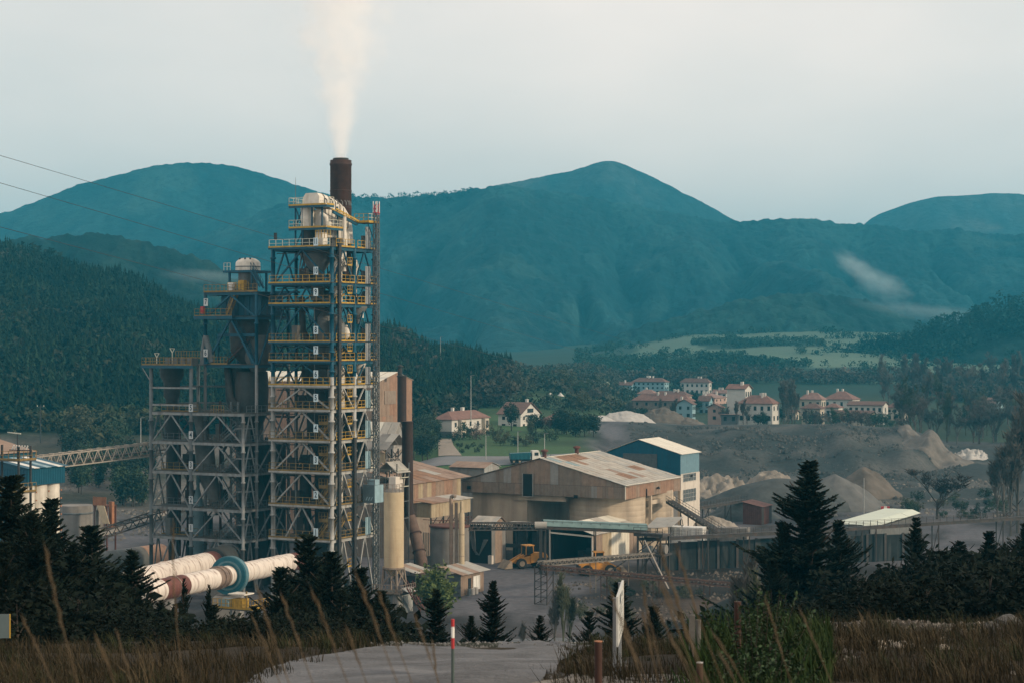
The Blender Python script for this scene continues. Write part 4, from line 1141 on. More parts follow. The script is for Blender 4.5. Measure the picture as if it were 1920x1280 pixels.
roof_sheets(R, (.4, -.4, ze), (.4, ys + .4, ze), (xs * .62, ys + .4, zr), (xs * .62, -.4, zr), 7, 1, [teal_clad], special={(1, 0): white_paint, (3, 0): pale_blue, (5, 0): white_paint})
MB().add([(.0, 0, ze), (xs * .62, 0, zr - .1), (xs, 0, ze)], [(0, 1, 2)]).build("gable", teal_clad, R)
MB().box(xs - 8, xs - 1.2, ys - 2, ys + 6, 0, zr + .2).build("annex", teal_clad, R)
roof_sheets(R, (xs - .8, ys - 2.4, zr + .2), (xs - .8, ys + 6, zr + .2), (xs - 8, ys + 6, zr + 1.8), (xs - 8, ys - 2.4, zr + 1.8), 4, 1, [roof_tan])
# access tower in front of it
A = Frame("access_tower", 30, 222, -28, 0, "dark access tower with yellow railed landings in front of the silo house", "access tower")
for x in (-4, .4):
    for y in (0, 2.0): one("post", dark_steel, A.root, (x, y, 0), (x, y, A.z(836)), .2)
for py in (862, 922, 985):
    z = A.z(py); MB().box(-5, .9, -.4, 2.4, z - .14, z).build("landing", grating, A.root)
    railing((-5, -.4), (.9, -.4), z, mustard, A.root, step=.8); railing((.9, -.4), (.9, 2.4), z, mustard, A.root, step=.8)
for k in range(6):
    x = -.6 + k * .42; MB().beam((x, 0, A.z(842)), (x + .3, 0, A.z(834)), .1).build("lamp", white_paint, A.root)
one("rail", dark_steel, A.root, (-1, 0, A.z(843)), (2.4, 0, A.z(843)), .12)
one("mast", dark_steel, A.root, (-.7, 1, A.z(862)), (-.7, 1, A.z(812)), .09)
one("crossarm", pale_rail, A.root, (-2.2, 1, A.z(811)), (-.2, 1, A.z(813)), .12)

# ------------------------------------------------------------------ conveyor bridge to the silo house
def truss(name, p, q, w, h, n, m, label, deck=None, cat="conveyor", caps=False):
    p = Vector(p); q = Vector(q); root = empty(name, p, 0, label, cat)
    L_ = q - p; d = L_.normalized(); sd = d.cross(Vector((0, 0, 1))).normalized() * (w / 2); up = Vector((0, 0, h))
    for s in (-1, 1):
        one("chord", m, root, sd * s, L_ + sd * s, .16); one("chord", m, root, sd * s + up, L_ + sd * s + up, .16)
        for i in range(n):
            a = L_ * (i / n) + sd * s; b = L_ * ((i + 1) / n) + sd * s; mid = (a + b) / 2
            one("diagonal", m, root, a, mid + up, .10); one("diagonal", m, root, mid + up, b, .10)
    for i in range(n + 1):
        a = L_ * (i / n); one("cross_member", m, root, a - sd + up, a + sd + up, .10)
        if caps: MB().box(a.x - .3, a.x + .3, a.y - .3, a.y + .3, a.z + h + .08, a.z + h + .22).build("walkway_light", m, root)
    if deck: MB().beam(up * .35, L_ + up * .35, w * .8, .12).build("belt", deck, root)
    return root
truss("conveyor_bridge", P(60, 880, 262), P(322, 848, 276), 2.0, 1.75, 15, conv_pale, "pale lattice conveyor bridge between silo house and grey tower", conv_dark, caps=True)
truss("inclined_conveyor", P(185, 1008, 262), P(358, 950, 292), 1.6, 1.0, 12, conv_dark, "dark inclined conveyor rising behind the grey tower's left bay", conv_pale)

# bin, rusty hopper and concrete tank in the back yard
c_ = P(143, 978, 296); rt = empty("concrete_tank", (c_.x, c_.y, 0), 0, "low round grey concrete tank behind the conifers at left", "tank")
MB().cyl(0, 0, 0, P(143, 946, 296).z, 2.5, n=28).build("wall", concrete_grey, rt)
MB().lathe(0, 0, [(2.52, P(0, 962, 296).z), (2.6, P(0, 961, 296).z), (2.6, P(0, 959, 296).z), (2.52, P(0, 958, 296).z)], 28).build("band", dim_steel, rt)
hp = Frame("hopper_ramp", 178, 290, -28, 0, "rusty railed hopper with pale chute beside the concrete tank", "hopper")
for x in (0, 2.3):
    for y in (0, 2): one("leg", rust_red, hp.root, (x, y, 0), (x, y, hp.z(946)), .2)
zz = hp.z(946); MB().box(-.2, 2.4, -.2, 2.2, zz - .15, zz).build("deck", rust_red, hp.root)
for k in range(9): MB().box(-.2 + k * .29, .02 + k * .29, -.24, -.18, zz, zz + 1.3).build("slat", orange_rust, hp.root)
MB().sheet((.8, -.4, zz), (2.2, -.4, zz), (3.9, -1.2, zz - 2.6), (2.6, -1.2, zz - 2.6), .15).build("chute", beige, hp.root)
MB().box(2.5, 3.1, .2, .8, zz - 3.4, zz + .6).build("post", orange_rust, hp.root)
MB().box(-.3, .2, -.1, 1.8, 0, zz - .8).build("pier", concrete_grey, hp.root)

# ------------------------------------------------------------------ beige silo on legs
B = Frame("beige_silo", 738.5, 243, -28, 0, "slim beige steel silo on braced legs right of the tall tower", "silo")
R = B.root; r = 1.27
z0, z1 = B.z(1062), B.z(921)
nseg = 8
for k in range(nseg):
    za, zc = z0 + (z1 - z0) * k / nseg, z0 + (z1 - z0) * (k + 1) / nseg
    MB().lathe(0, 0, [(r, za + .003), (r, zc - .003)], 30).build("shell_ring", silo_beige, R)
MB().lathe(0, 0, [(.35, z0 - 1.1), (r * .95, z0)], 24).build("cone", silo_beige, R)
MB().lathe(0, 0, [(r * 1.15, z0 - .18), (r * 1.15, z0 + .02)], 28).build("collar", tan_c, R)
MB().lathe(0, 0, [(r, z1), (r * .9, z1 + .25), (.1, z1 + .4)], 24).build("roof", concrete_grey, R)
for k in range(16):
    a = 2 * math.pi * k / 16; MB().beam((r * math.cos(a), r * math.sin(a), z1), (r * math.cos(a), r * math.sin(a), z1 + 1), .05).build("post", tan_c, R)
for zz in (.5, 1.0): MB().tube([(r * math.cos(2 * math.pi * k / 24), r * math.sin(2 * math.pi * k / 24), z1 + zz) for k in range(25)], .03, 6).build("rail", tan_c, R)
MB().box(-.5, .5, -.4, .6, z1 + .35, z1 + 1.9).build("filter_box", plaster, R)
zd = B.z(1098)
for sx in (-1, 1):
    for sy in (-1, 1): one("leg", tan_c, R, (sx * .9, sy * .9, z0), (sx * 1.25, sy * 1.25, zd - 1), .2)
    one("brace", tan_c, R, (sx * -.9, -.95, z0), (sx * 1.2, -1.2, zd), .12); one("brace", tan_c, R, (.95, sx * -.9, z0), (1.2, sx * 1.2, zd), .12)
MB().box(-1.7, 1.7, -1.7, 1.7, 0, zd - .95).build("base_shed", concrete_grey, R)
ribbed_wall(R, (-1.75, -1.75), (1.75, -1.75), 0, zd - .9, 4, [dim_steel, concrete_grey], out=(0, -1, 0))
ribbed_wall(R, (1.75, -1.75), (1.75, 1.75), 0, zd - .9, 4, [white_paint, grey_steel], out=(1, 0, 0))
MB().box(-2, 2, -2, 2, zd - .88, zd - .72).build("deck", grating, R)
railing((-2, -2), (2, -2), zd - .7, tan_c, R, step=.5); railing((2, -2), (2, 2), zd - .7, tan_c, R, step=.5)
MB().sheet((1.8, -1.2, 3.2), (1.8, 1.2, 3.2), (2.9, 1.2, 2.7), (2.9, -1.2, 2.7), .06).build("door_canopy", grey_steel, R)
MB().box(1.81, 1.86, -.6, .4, .1, 2.2).build("door", dim_steel, R)
stair((3.4, -1.8, 3.4), (3.4, 1.6, 0.1), .8, rust_red, R)
# brown gas duct
gd = P(764, 789, 272); rt = empty("gas_duct", (gd.x, gd.y, 0), 0, "dark rusty brown gas pipe bending down behind the beige silo", "pipe")
def rel(p): return Vector((p.x - gd.x, p.y - gd.y, p.z))
pts = [rel(P(764, 789, 272)), rel(P(764, 870, 272)), rel(P(764.5, 950, 272)), rel(P(768, 968, 272)), rel(P(778, 1000, 271)), rel(P(786, 1033, 270)), rel(P(790, 1050, 270)), rel(P(790, 1075, 270))]
duct_brown = mat("dark_brown_pipe", (0.026, 0.014, 0.011), 0.75, var=0.35, streak=0.9, streak_col=(0.05, 0.026, 0.02), streak_amt=0.5)
MB().tube(pts[:4], .80, 28).build("upright", duct_brown, rt)
MB().tube(pts[3:], [.84, .84, .84, .86, .86], 28).build("elbow_leg", mat("grey_brown_pipe", (0.10, 0.065, 0.05), 0.75, var=.3), rt)
for k in (4, 5):
    ax = (pts[k] - pts[k - 1]).normalized(); ring2(rt, pts[k], ax, .8, .97, .2, rust_brown, "flange")
MB().lathe(0, 0, [(.84, pts[0].z), (.93, pts[0].z + .02), (.93, pts[0].z - .2), (.84, pts[0].z - .22)], 28).build("lip", rust_brown, rt)
one("support", dark_steel, rt, pts[7] + Vector((0, 0, .3)), (pts[7].x, pts[7].y, 0), .6)
# short stack of the tan house
sp = Frame("vent_stack", 753.5, 327, 0, 0, "short dark brown stack standing against the tan gable wall", "stack")
MB().cyl(0, 0, sp.z(815), sp.z(703), .78, n=24).build("shell", duct_brown, sp.root)
MB().lathe(0, 0, [(.81, sp.z(706)), (.87, sp.z(705.8)), (.87, sp.z(703.5)), (.7, sp.z(703))], 24).build("lip", dark_steel, sp.root)
one("footing", dark_steel, sp.root, (0, 0, 0), (0, 0, sp.z(815)), .9)
vp = Frame("roof_vent", 750, 334, 0, 0, "small dark capped vent on the ridge of the tan house", "vent")
MB().lathe(0, 0, [(.42, vp.z(703)), (.42, vp.z(692)), (.3, vp.z(691)), (.3, vp.z(688)), (.75, vp.z(687)), (.1, vp.z(683))], 16).build("vent_pipe", dark_steel, vp.root)

# ------------------------------------------------------------------ tall tan house behind the towers
N = Frame("tan_process_house", 709, 333, -28, 0, "tall tan corrugated process house behind the towers, gable lit by sun", "building")
R = N.root
xl_ = N.lx(440); yd = N.ly(772.5); ypk = N.ly(745)
ze, zp_ = N.z(716), N.z(697, 0, ypk)
zlow = 0
MB().box(xl_, -.12, .12, yd, zlow, ze - .1).build("core", tan_c, R)
def gable(s):
    y = s * yd
    return ze + (zp_ - ze) * (y / ypk if y < ypk else (yd - y) / (yd - ypk) * .85 + .15)
zmid = N.z(780)
ribbed_wall(R, (0, 0), (0, yd), zmid, lambda s: gable(s) - .08, 9, [tan_a, tan_a, tan_a, tan_b], out=(1, 0, 0))
ribbed_wall(R, (0, 0), (0, yd), zlow, zmid - .04, 9, [tan_a, tan_a, tan_b], out=(1, 0, 0))
MB().box(-.02, .10, yd * .18, yd * .50, N.z(757, 0, 3), N.z(732, 0, 3)).build("patch_panel", tan_c, R)
ribbed_wall(R, (xl_, 0), (0, 0), zlow, ze - .05, 24, [tan_a, tan_b, tan_c], out=(0, -1, 0))
roof_sheets(R, (xl_, -.3, ze), (.25, -.3, ze), (.25, ypk, zp_), (xl_, ypk, zp_), 14, 2, [roof_cream, roof_pale], [4, 1])
roof_sheets(R, (xl_, yd + .3, gable(1.0) - .1), (.25, yd + .3, gable(1.0) - .1), (.25, ypk, zp_), (xl_, ypk, zp_), 14, 1, [roof_pale])
# lower annex with cream roof, strip of windows
N2 = Frame("conveyor_head_house", 738, 318, -28, 0, "small gabled house with cream roof below the tan gable", "building")
R = N2.root
xw = N2.lx(700) - 8; y2 = N2.ly(756); z_e, z_p = N2.z(817), N2.z(791, 0, y2 * .55); zb_ = N2.z(838)
MB().box(xw, -.1, .1, y2, 0, z_e).build("core", tan_d, R)
ribbed_wall(R, (0, 0), (0, y2), zb_, lambda s: z_e + (z_p - z_e) * (s / .55 if s < .55 else (1 - s) / .45) - .05, 5, [tan_d, grey_steel], out=(1, 0, 0))
for k in range(8):
    window(R, (xw + .3 + k * 1.5, 0), (xw + 1.6 + k * 1.5, 0), z_e - 1.4, z_e - .25, (0, -1, 0), 1, 1, teal_clad)
roof_sheets(R, (xw, -.3, z_e), (.3, -.3, z_e), (.3, y2 * .55, z_p), (xw, y2 * .55, z_p), 8, 1, [roof_cream, roof_pale])
roof_sheets(R, (xw, y2 + .2, z_e), (.3, y2 + .2, z_e), (.3, y2 * .55, z_p), (xw, y2 * .55, z_p), 8, 1, [roof_pale])
N3 = Frame("screening_shed", 722, 306, -28, 0, "open grey roofed screening shed with pipework left of the brown pipe", "shed")
R = N3.root
y3 = N3.ly(757); z_e, z_p = N3.z(842), N3.z(813, 0, y3 * .6)
xw = -9
roof_sheets(R, (xw, -.5, z_e), (.6, -.5, z_e), (.6, y3 * .6, z_p), (xw, y3 * .6, z_p), 6, 2, [roof_pale2, roof_pale2, concrete_grey])
roof_sheets(R, (xw, y3, z_e + .4), (.6, y3, z_e + .4), (.6, y3 * .6, z_p), (xw, y3 * .6, z_p), 6, 1, [roof_pale2])
ribbed_wall(R, (xw, 0), (0, 0), N3.z(872), z_e - .1, 7, [beige, tan_d], out=(0, -1, 0))
MB().box(xw, -.4, .4, y3, 0, N3.z(905)).build("core", concrete_grey, R)
for y in (0.2, y3 * .35, y3 * .7, y3): one("post", dark_steel, R, (0, y, 0), (0, y, z_e), .18)
for py in (872, 905, 935): one("beam", dark_steel, R, (0, 0, N3.z(py)), (0, y3, N3.z(py)), .2, .3); railing((.1, 0), (.1, y3), N3.z(py), conv_pale, R, step=1.0, toe=False)
for k in range(9):
    y = .6 + rng.random() * (y3 - 1); z = N3.z(900) + rng.random() * 4
    MB().tube([(-.4, y, z - 2 - rng.random() * 3), (-.2, y, z), (-.2, y + rng.choice((-1, 1)) * (1 + rng.random() * 2), z + .8)], .08 + rng.random() * .16, 8).build("pipe", rng.choice([conv_pale, tan_c, dark_steel, duct_grey]), R)
for k in range(5):
    y = rng.random() * y3; one("brace", dark_steel, R, (0, y, N3.z(872) + .2), (0, (y + 3) % y3, z_e - .4), .1)
MB().lathe(-2.5, 3, [(.4, N3.z(925)), (1.6, N3.z(905)), (1.6, N3.z(885))], 16).build("hopper", plaster, R)
# pipe cage in front of it
N4 = Frame("pipe_cage", 726, 268, -28, 0, "tangle of railings and pipes around a small gabled hood", "pipe rack")
R = N4.root
for x in (-1.6, 1.6):
    for y in (0, 3.2): one("post", dim_steel, R, (x, y, 0), (x, y, N4.z(868)), .12)
for py in (880, 895, 912, 940, 972):
    z = N4.z(py)
    for a, b in (((-1.6, 0), (1.6, 0)), ((1.6, 0), (1.6, 3.2))): one("rail", pale_rail if py < 920 else dim_steel, R, (*a, z), (*b, z), .09)
roof_sheets(R, (-1.8, -.2, N4.z(886)), (-1.8, 3.4, N4.z(886)), (0, 3.4, N4.z(866)), (0, -.2, N4.z(866)), 2, 1, [roof_pale2]); roof_sheets(R, (1.8, -.2, N4.z(886)), (1.8, 3.4, N4.z(886)), (0, 3.4, N4.z(866)), (0, -.2, N4.z(866)), 2, 1, [roof_pale2])
MB().box(.2, 1.5, .3, 1.8, N4.z(935), N4.z(898)).build("filter_house", plaster, R)
for k in range(8):
    x = -1.4 + rng.random() * 2.8; y = rng.random() * 3
    MB().tube([(x, y, 1), (x, y, N4.z(960 - rng.random() * 60)), (x + rng.uniform(-1, 1), y + .4, N4.z(900 - rng.random() * 20))], .07 + rng.random() * .1, 8).build("pipe", rng.choice([tan_c, conv_pale, dark_steel]), R)

# ------------------------------------------------------------------ low tan hall and box house
Q = Frame("low_tan_hall", 768, 302, -28, 0, "low hall with faded brown sheet roof behind the gas pipe", "building")
R = Q.root
yq = Q.ly(864); zq = Q.z(907); xq = -16
zr_ = Q.z(861, -9, 14)
MB().box(xq, -.1, .1, yq, 0, zq - .1).build("core", tan_c, R)
ribbed_wall(R, (0, 0), (0, yq), Q.z(950), zq - .05, 12, [beige, tan_b, tan_a], out=(1, 0, 0))
ribbed_wall(R, (xq, 0), (0, 0), 0, zq - .05, 10, [tan_c], out=(0, -1, 0))
roof_sheets(R, (.4, -.3, zq), (.4, yq + 3, zq + .1), (-12, yq + 3, zq + 2.6), (-12, -.3, zq + 2.6), 8, 4, [roof_tan, roof_tan, roof_rust, roof_pale2], [5, 3, 1.2, .6])
Q2 = Frame("small_gabled_shed", 908, 352, -28, 0, "small shed with pale gable end between low tan hall and truck", "shed")
R = Q2.root
y2 = Q2.ly(936); z_e, z_p = Q2.z(877), Q2.z(866, 0, y2 * .5)
xw = Q2.lx(842)
MB().box(xw, -.05, .05, y2, 0, z_e - .05).build("core", tan_d, R)
ribbed_wall(R, (0, 0), (0, y2), 0, lambda s: z_e + (z_p - z_e) * (1 - abs(s - .5) * 2) - .05, 5, [grey_steel, tan_d], out=(1, 0, 0))
roof_sheets(R, (xw, -.3, z_e), (.3, -.3, z_e), (.3, y2 * .5, z_p), (xw, y2 * .5, z_p), 6, 1, [roof_tan, roof_tan])
roof_sheets(R, (xw, y2 + .3, z_e), (.3, y2 + .3, z_e), (.3, y2 * .5, z_p), (xw, y2 * .5, z_p), 6, 1, [roof_pale])
X = Frame("beige_box_house", 809, 283, -28, 0, "beige panelled box house with rust stained flat roof on stilts", "building")
R = X.root
x0 = X.lx(773); y1 = X.ly(882); zt_, zb_ = X.z(944), X.z(970)
MB().box(x0, -.08, .08, y1, zb_, zt_ - .05).build("core", beige, R)
ribbed_wall(R, (x0, 0), (0, 0), zb_, zt_, 4, [beige, tan_b], out=(0, -1, 0)); ribbed_wall(R, (0, 0), (0, y1), zb_, zt_, 9, [beige], out=(1, 0, 0))
roof_sheets(R, (.4, -.4, zt_ + .05), (.4, y1 + .4, zt_ + .05), (x0 - .4, y1 + .4, zt_ + .45), (x0 - .4, -.4, zt_ + .45), 5, 1, [roof_tan, roof_pale, roof_rust], special={(0, 0): roof_rust, (1, 0): roof_tan, (3, 0): roof_pale, (4, 0): roof_pale})
for y in (0.2, y1 * .33, y1 * .66, y1 - .2): one("stilt", dark_steel, R, (-.2, y, 0), (-.2, y, zb_), .18)
for x in (x0 + .3,): one("stilt", dark_steel, R, (x, .2, 0), (x, .2, zb_), .18)
for k in range(6): one("brace", dark_steel, R, (-.2, k * y1 / 6, zb_ - 1.6), (-.2, (k + 1) * y1 / 6, zb_ - .1), .1)
railing((.2, 0), (.2, y1), zb_ - 1.7, rust_red, R, step=1)
Cs = Frame("round_concrete_bin", 843, 280, -28, 0, "stained round concrete bin under the beige box house", "bin")
zc_ = Cs.z(983)
MB().cyl(0, 0, 0, zc_, 2.85, n=36).build("wall", concrete_grey, Cs.root)
for k in range(5): MB().box(-3 + k * .3, -2.9 + k * .3, -2.6, -2.5, 1, zc_ - 1).build("rib", duct_grey, Cs.root)
MB().lathe(0, 0, [(2.86, zc_ - .3), (3.0, zc_ - .28), (3.0, zc_), (2.7, zc_ + .02)], 36).build("rim", rust_red, Cs.root)
MB().tube([(-2.8 + .35 * 0, -2.9, zc_ + .9), (0, -3.3, zc_ + .9), (3.2, -.6, zc_ + .9)], .05, 6).build("rail", rust_red, Cs.root)
Vp = Frame("dust_collector_pipes", 857, 264, -28, 0, "three upright beige pipes on the low shed roof", "pipes")
for px, pt_, r, m in ((846, 934, .26, tan_b), (855.5, 941, .22, tan_c), (865.5, 962, .40, beige)):
    x = Vp.lx(px)
    pr = [(r, Vp.z(1066)), (r, Vp.z(pt_))]
    if r > .3: pr += [(r * .5, Vp.z(pt_ - 5)), (r * .6, Vp.z(pt_ - 10)), (r * .55, Vp.z(pt_ - 22)), (r * .2, Vp.z(pt_ - 25))]
    MB().lathe(x, 0, pr, 18).build("pipe", m, Vp.root)
    for zz in (1000, 1040): MB().lathe(x, 0, [(r * 1.01, Vp.z(zz + 1)), (r * 1.12, Vp.z(zz + 1)), (r * 1.12, Vp.z(zz)), (r * 1.01, Vp.z(zz))], 18).build("flange", tan_c, Vp.root)
x = Vp.lx(846); MB().tube([(x, 0, Vp.z(936)), (x, .1, Vp.z(931)), (x + .3, .1, Vp.z(929)), (x + .6, .1, Vp.z(931))], .26, 12).build("cowl", tan_c, Vp.root)
Z = Frame("brown_work_shed", 864, 258, -28, 0, "brown corrugated work shed with lean-to roof beside the yard", "shed")
R = Z.root
x0 = Z.lx(838); y1 = Z.ly(907); zt_ = Z.z(1077)
MB().box(x0, -.06, .06, y1, 0, zt_ - .1).build("core", tan_c, R)
ribbed_wall(R, (x0, 0), (0, 0), 0, zt_ - .05, 3, [tan_c, dim_steel], out=(0, -1, 0)); ribbed_wall(R, (0, 0), (0, y1), 0, zt_ - .05, 6, [tan_b, tan_c], out=(1, 0, 0))
roof_sheets(R, (.7, -.8, zt_), (.7, y1 + .7, zt_), (x0 - .9, y1 + .7, zt_ + .95), (x0 - .9, -.8, zt_ + .95), 5, 1, [roof_tan, roof_pale2])
window(R, (0.05, y1 * .52), (0.05, y1 * .8), .5, 2.3, (1, 0, 0), 2, 1, white_paint, white_paint)
MB().box(.04, .1, y1 * .30, y1 * .42, .05, 2.2).build("door", glass_dark, R)
for y in (y1 * .2, y1 * .35, y1 * .5): MB().cyl(.6, y, 0, .9, .28, n=12).build("drum", rng.choice([plaster, dim_steel]), R)
L2 = Frame("lean_to", 772, 250, -28, 0, "small grey lean-to roof between beige silo and gas pipe", "shed")
roof_sheets(L2.root, (1.5, -1.5, L2.z(1072)), (1.5, 2.8, L2.z(1072)), (-1.9, 2.8, L2.z(1060)), (-1.9, -1.5, L2.z(1060)), 3, 1, [roof_tan, roof_pale2])
for x, y in ((1.3, -1.3), (1.3, 2.6), (-1.7, -1.3), (-1.7, 2.6)): one("post", dark_steel, L2.root, (x, y, 0), (x, y, L2.z(1068)), .14)
MB().box(-1.6, 1.1, .5, 2.5, 0, L2.z(1080)).build("back_wall", dark_steel, L2.root)

# ------------------------------------------------------------------ main storage hall
K = Frame("storage_hall", 1172, 305, -28, 0, "broad storage hall with patched sheet roof and brown cladding over round concrete", "building")
R = K.root
xL = K.lx(866); xr = K.lx(1013); yK = K.ly(1276)
zeR, zbR = K.z(910), K.z(936); zpk = K.z(858, xr); zeL = K.z(899, xL)
def gtop(s):
    x = xL + (0 - xL) * s
    return zeL + (zpk - zeL) * (x - xL) / (xr - xL) if x < xr else zpk + (zeR - zpk) * (x - xr) / (0 - xr)
zsp = K.z(907, xr)
n = 30
ribbed_wall(R, (xL, 0), (0, 0), lambda s: K.z(921 + 14 * s, xL * (1 - s)), lambda s: min(zsp, gtop(s) - .08), n, [tan_c, tan_b, tan_c, tan_d], weights=[5, 2, 3, .5], out=(0, -1, 0))
s_a = (zsp - zeL) / (zpk - zeL) * (xr - xL) / -xL; s_b = 1 - (zsp - zeR) / (zpk - zeR) * (-xr) / -xL
ribbed_wall(R, (xL * (1 - s_a), 0), (xL * (1 - s_b), 0), zsp + .04, lambda s: max(zsp + .06, gtop(s_a + (s_b - s_a) * s) - .08), 22, [tan_c, tan_b, tan_d], weights=[5, 2, .6], out=(0, -1, 0))
ribbed_wall(R, (0, 0), (0, yK), zbR, zeR - .06, 16, [tan_a, tan_a, tan_b], out=(1, 0, 0))
one("eave_board", roof_cream, R, (.15, -.1, zeR + .02), (.15, yK, zeR + .02), .1, .18)
one("corner_post", roof_cream, R, (.1, -.1, zbR), (.1, -.1, zeR), .12)
MB().box(xL + .1, -.12, .14, yK - .1, K.z(922, xL), zeR - .15).build("inner_mass", black_gap, R)
# door opening high in the gable
xa_, xb_ = K.lx(981), K.lx(1000)
MB().box(xa_, xb_, -.2, -.085, K.z(929, xa_), K.z(887, xa_)).build("hoist_door", black_gap, R)
for x in (xa_, xb_): one("jamb", tan_d, R, (x, -.2, K.z(929, xa_)), (x, -.2, K.z(886, xa_)), .12)
one("sill", tan_d, R, (xa_, -.22, K.z(929.5, xa_)), (xb_, -.22, K.z(929.5, xa_)), .12)
for px, py in ((880, 913), (1080, 930)):
    x = K.lx(px); MB().box(x - .35, x + .35, -.16, -.085, K.z(py + 3, x), K.z(py - 3, x)).build("vent_hole", black_gap, R)
# patchwork roof
sp_ = {(k, 5): roof_rust for k in (3, 4, 5, 6, 7)}
sp_.update({(1, 5): roof_cyan, (2, 4): roof_cyan, (4, 1): roof_rust, (5, 1): roof_rust, (10, 2): roof_rust, (11, 2): roof_rust, (4, 4): roof_rust})
roof_sheets(R, (.35, -.35, zeR), (.35, yK + .3, zeR), (xr, yK + .3, zpk), (xr, -.35, zpk), 14, 6, [roof_pale, roof_pale2, roof_tan], [6, 3, .4], special=sp_)
roof_sheets(R, (xL - .3, -.35, zeL), (xL - .3, yK + .3, zeL), (xr, yK + .3, zpk), (xr, -.35, zpk), 14, 4, [roof_pale, roof_tan], [4, 2])
one("ridge_cap", roof_cream, R, (xr, -.4, zpk + .08), (xr, yK, zpk + .08), .35, .06)
for y in (1.5, yK * .6):
    MB().lathe(xr, y, [(.35, zpk), (.35, zpk + .9), (.65, zpk + 1.0), (.6, zpk + 1.25), (.1, zpk + 1.4)], 12).build("ridge_vent", rust_red, R)
MB().tube([(.1, yK * .55, zbR + 1.0), (.4, yK * .55, zbR + 1.2), (.5, yK * .55, zbR + .9)], .16, 10).build("wall_lamp", dark_steel, R)
for py_ in (.36,):
    one("conduit", dark_steel, R, (.16, yK * .36, zbR - .2), (.16, yK * .36, zeR - 1), .12)
# concrete under-structure
zcc = zbR + .3
MB().box(xL + 1.5, K.lx(988, 1), 1.0, yK - 1, 0, zcc).build("concrete_wall", concrete, R)
def lifted_cyl(x, y, r, name):
    nb = 11
    for k in range(nb):
        za, zc2 = zcc * k / nb, zcc * (k + 1) / nb
        MB().lathe(x, y, [(r - .008, za), (r, za + .02), (r, zc2 - .02), (r - .008, zc2)], 48).build(name, concrete, R)
lifted_cyl(-6.6, 7.4, 6.3, "concrete_course"); lifted_cyl(-5.0, yK - 4.6, 5.2, "concrete_course")
for y in (yK * .43, yK * .97): one("pilaster", concrete, R, (.1, y, 0), (.1, y, zbR), .45)
one("lintel", concrete, R, (K.lx(965, 1), .9, zbR - .3), (K.lx(1062, 1), .9, zbR - .3), .6, 1.0)
MB().box(-3, -.3, yK * .44, yK - 1.5, zbR - 1.6, zbR - .9).build("bracket_beam", concrete, R)

# ------------------------------------------------------------------ blue and white building
Bw = Frame("blue_white_building", 1276, 345, -28, 0, "blue and white industrial building with cream roof behind the hall", "building")
R = Bw.root
xL = Bw.lx(1138); xr = Bw.lx(1198); yB = Bw.ly(1311); zE = Bw.z(851); zP = Bw.z(823, xr); zEL = Bw.z(846, xL); zS = Bw.z(890)
def gb(s):
    x = xL * (1 - s); return zEL + (zP - zEL) * (x - xL) / (xr - xL) if x < xr else zP + (zE - zP) * (x - xr) / -xr
MB().box(xL, -.1, .1, yB, 0, zE - .4).build("core", plaster, R)
ribbed_wall(R, (xL, 0), (0, 0), zS, lambda s: gb(s) - .06, 16, [blue_clad], out=(0, -1, 0))
ribbed_wall(R, (0, 0), (0, yB), zS + .2, zE - .06, 9, [blue_side], out=(1, 0, 0))
ribbed_wall(R, (xL, 0), (0, 0), Bw.z(925), zS - .03, 12, [grey_steel, plaster], out=(0, -1, 0))
for a, b in ((0, .33), (.33, .66), (.66, 1)):
    MB().box(.0, .1, yB * a + .01, yB * b - .01, 0, zS + .15).build("plaster_bay", plaster, R)
roof_sheets(R, (.4, -.3, zE), (.4, yB + .3, zE), (xr, yB + .3, zP), (xr, -.3, zP), 5, 2, [roof_cream])
roof_sheets(R, (xL - .3, -.3, zEL), (xL - .3, yB + .3, zEL), (xr, yB + .3, zP), (xr, -.3, zP), 5, 2, [roof_cream])
xw0, xw1 = Bw.lx(1169), Bw.lx(1232)
zw0, zw1 = Bw.z(876, xw0), Bw.z(849, xw0)
window(R, (xw0, -.08), (xw1, -.08), zw0, zw1, (0, -1, 0), 6, 3, dim_steel, pane_mat)
for pa, pb in ((888, 902), (917, 940)):
    ya, yc = yB * .10, yB * .78
    window(R, (.1, ya), (.1, yc), Bw.z(pb, 0, 2), Bw.z(pa, 0, 2), (1, 0, 0), 5, 2 if pa < 900 else 3, grey_steel, pane_mat)
MB().tube([(.2, yB * .5, zS + .2 - .6), (.5, yB * .5, zS - .2), (.4, yB * .5, zS - .6)], .15, 8).build("wall_lamp", dark_steel, R)

# ------------------------------------------------------------------ sheds at the foot of the hall
G1 = Frame("grey_gabled_shed", 922, 296, -28, 0, "small shed with grey gable roof left of the loader bay", "shed")
R = G1.root
y1 = G1.ly(948); ze_, zp2 = G1.z(984), G1.z(968, 0, y1 * .6); xw = G1.lx(880)
roof_sheets(R, (xw, -.3, ze_), (.3, -.3, ze_), (.3, y1 * .6, zp2), (xw, y1 * .6, zp2), 5, 1, [roof_pale, roof_pale2])
roof_sheets(R, (xw, y1, ze_), (.3, y1, ze_), (.3, y1 * .6, zp2), (xw, y1 * .6, zp2), 5, 1, [roof_tan])
ribbed_wall(R, (0, 0), (0, y1), 0, lambda s: ze_ + (zp2 - ze_) * (1 - abs(s - .6) / .6) - .1, 4, [tan_d, tan_b, concrete_grey], out=(1, 0, 0))
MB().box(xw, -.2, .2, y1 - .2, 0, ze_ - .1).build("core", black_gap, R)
MB().box(-.5, .15, -.3, .3, 0, 1.3).build("plinth", plaster, R)
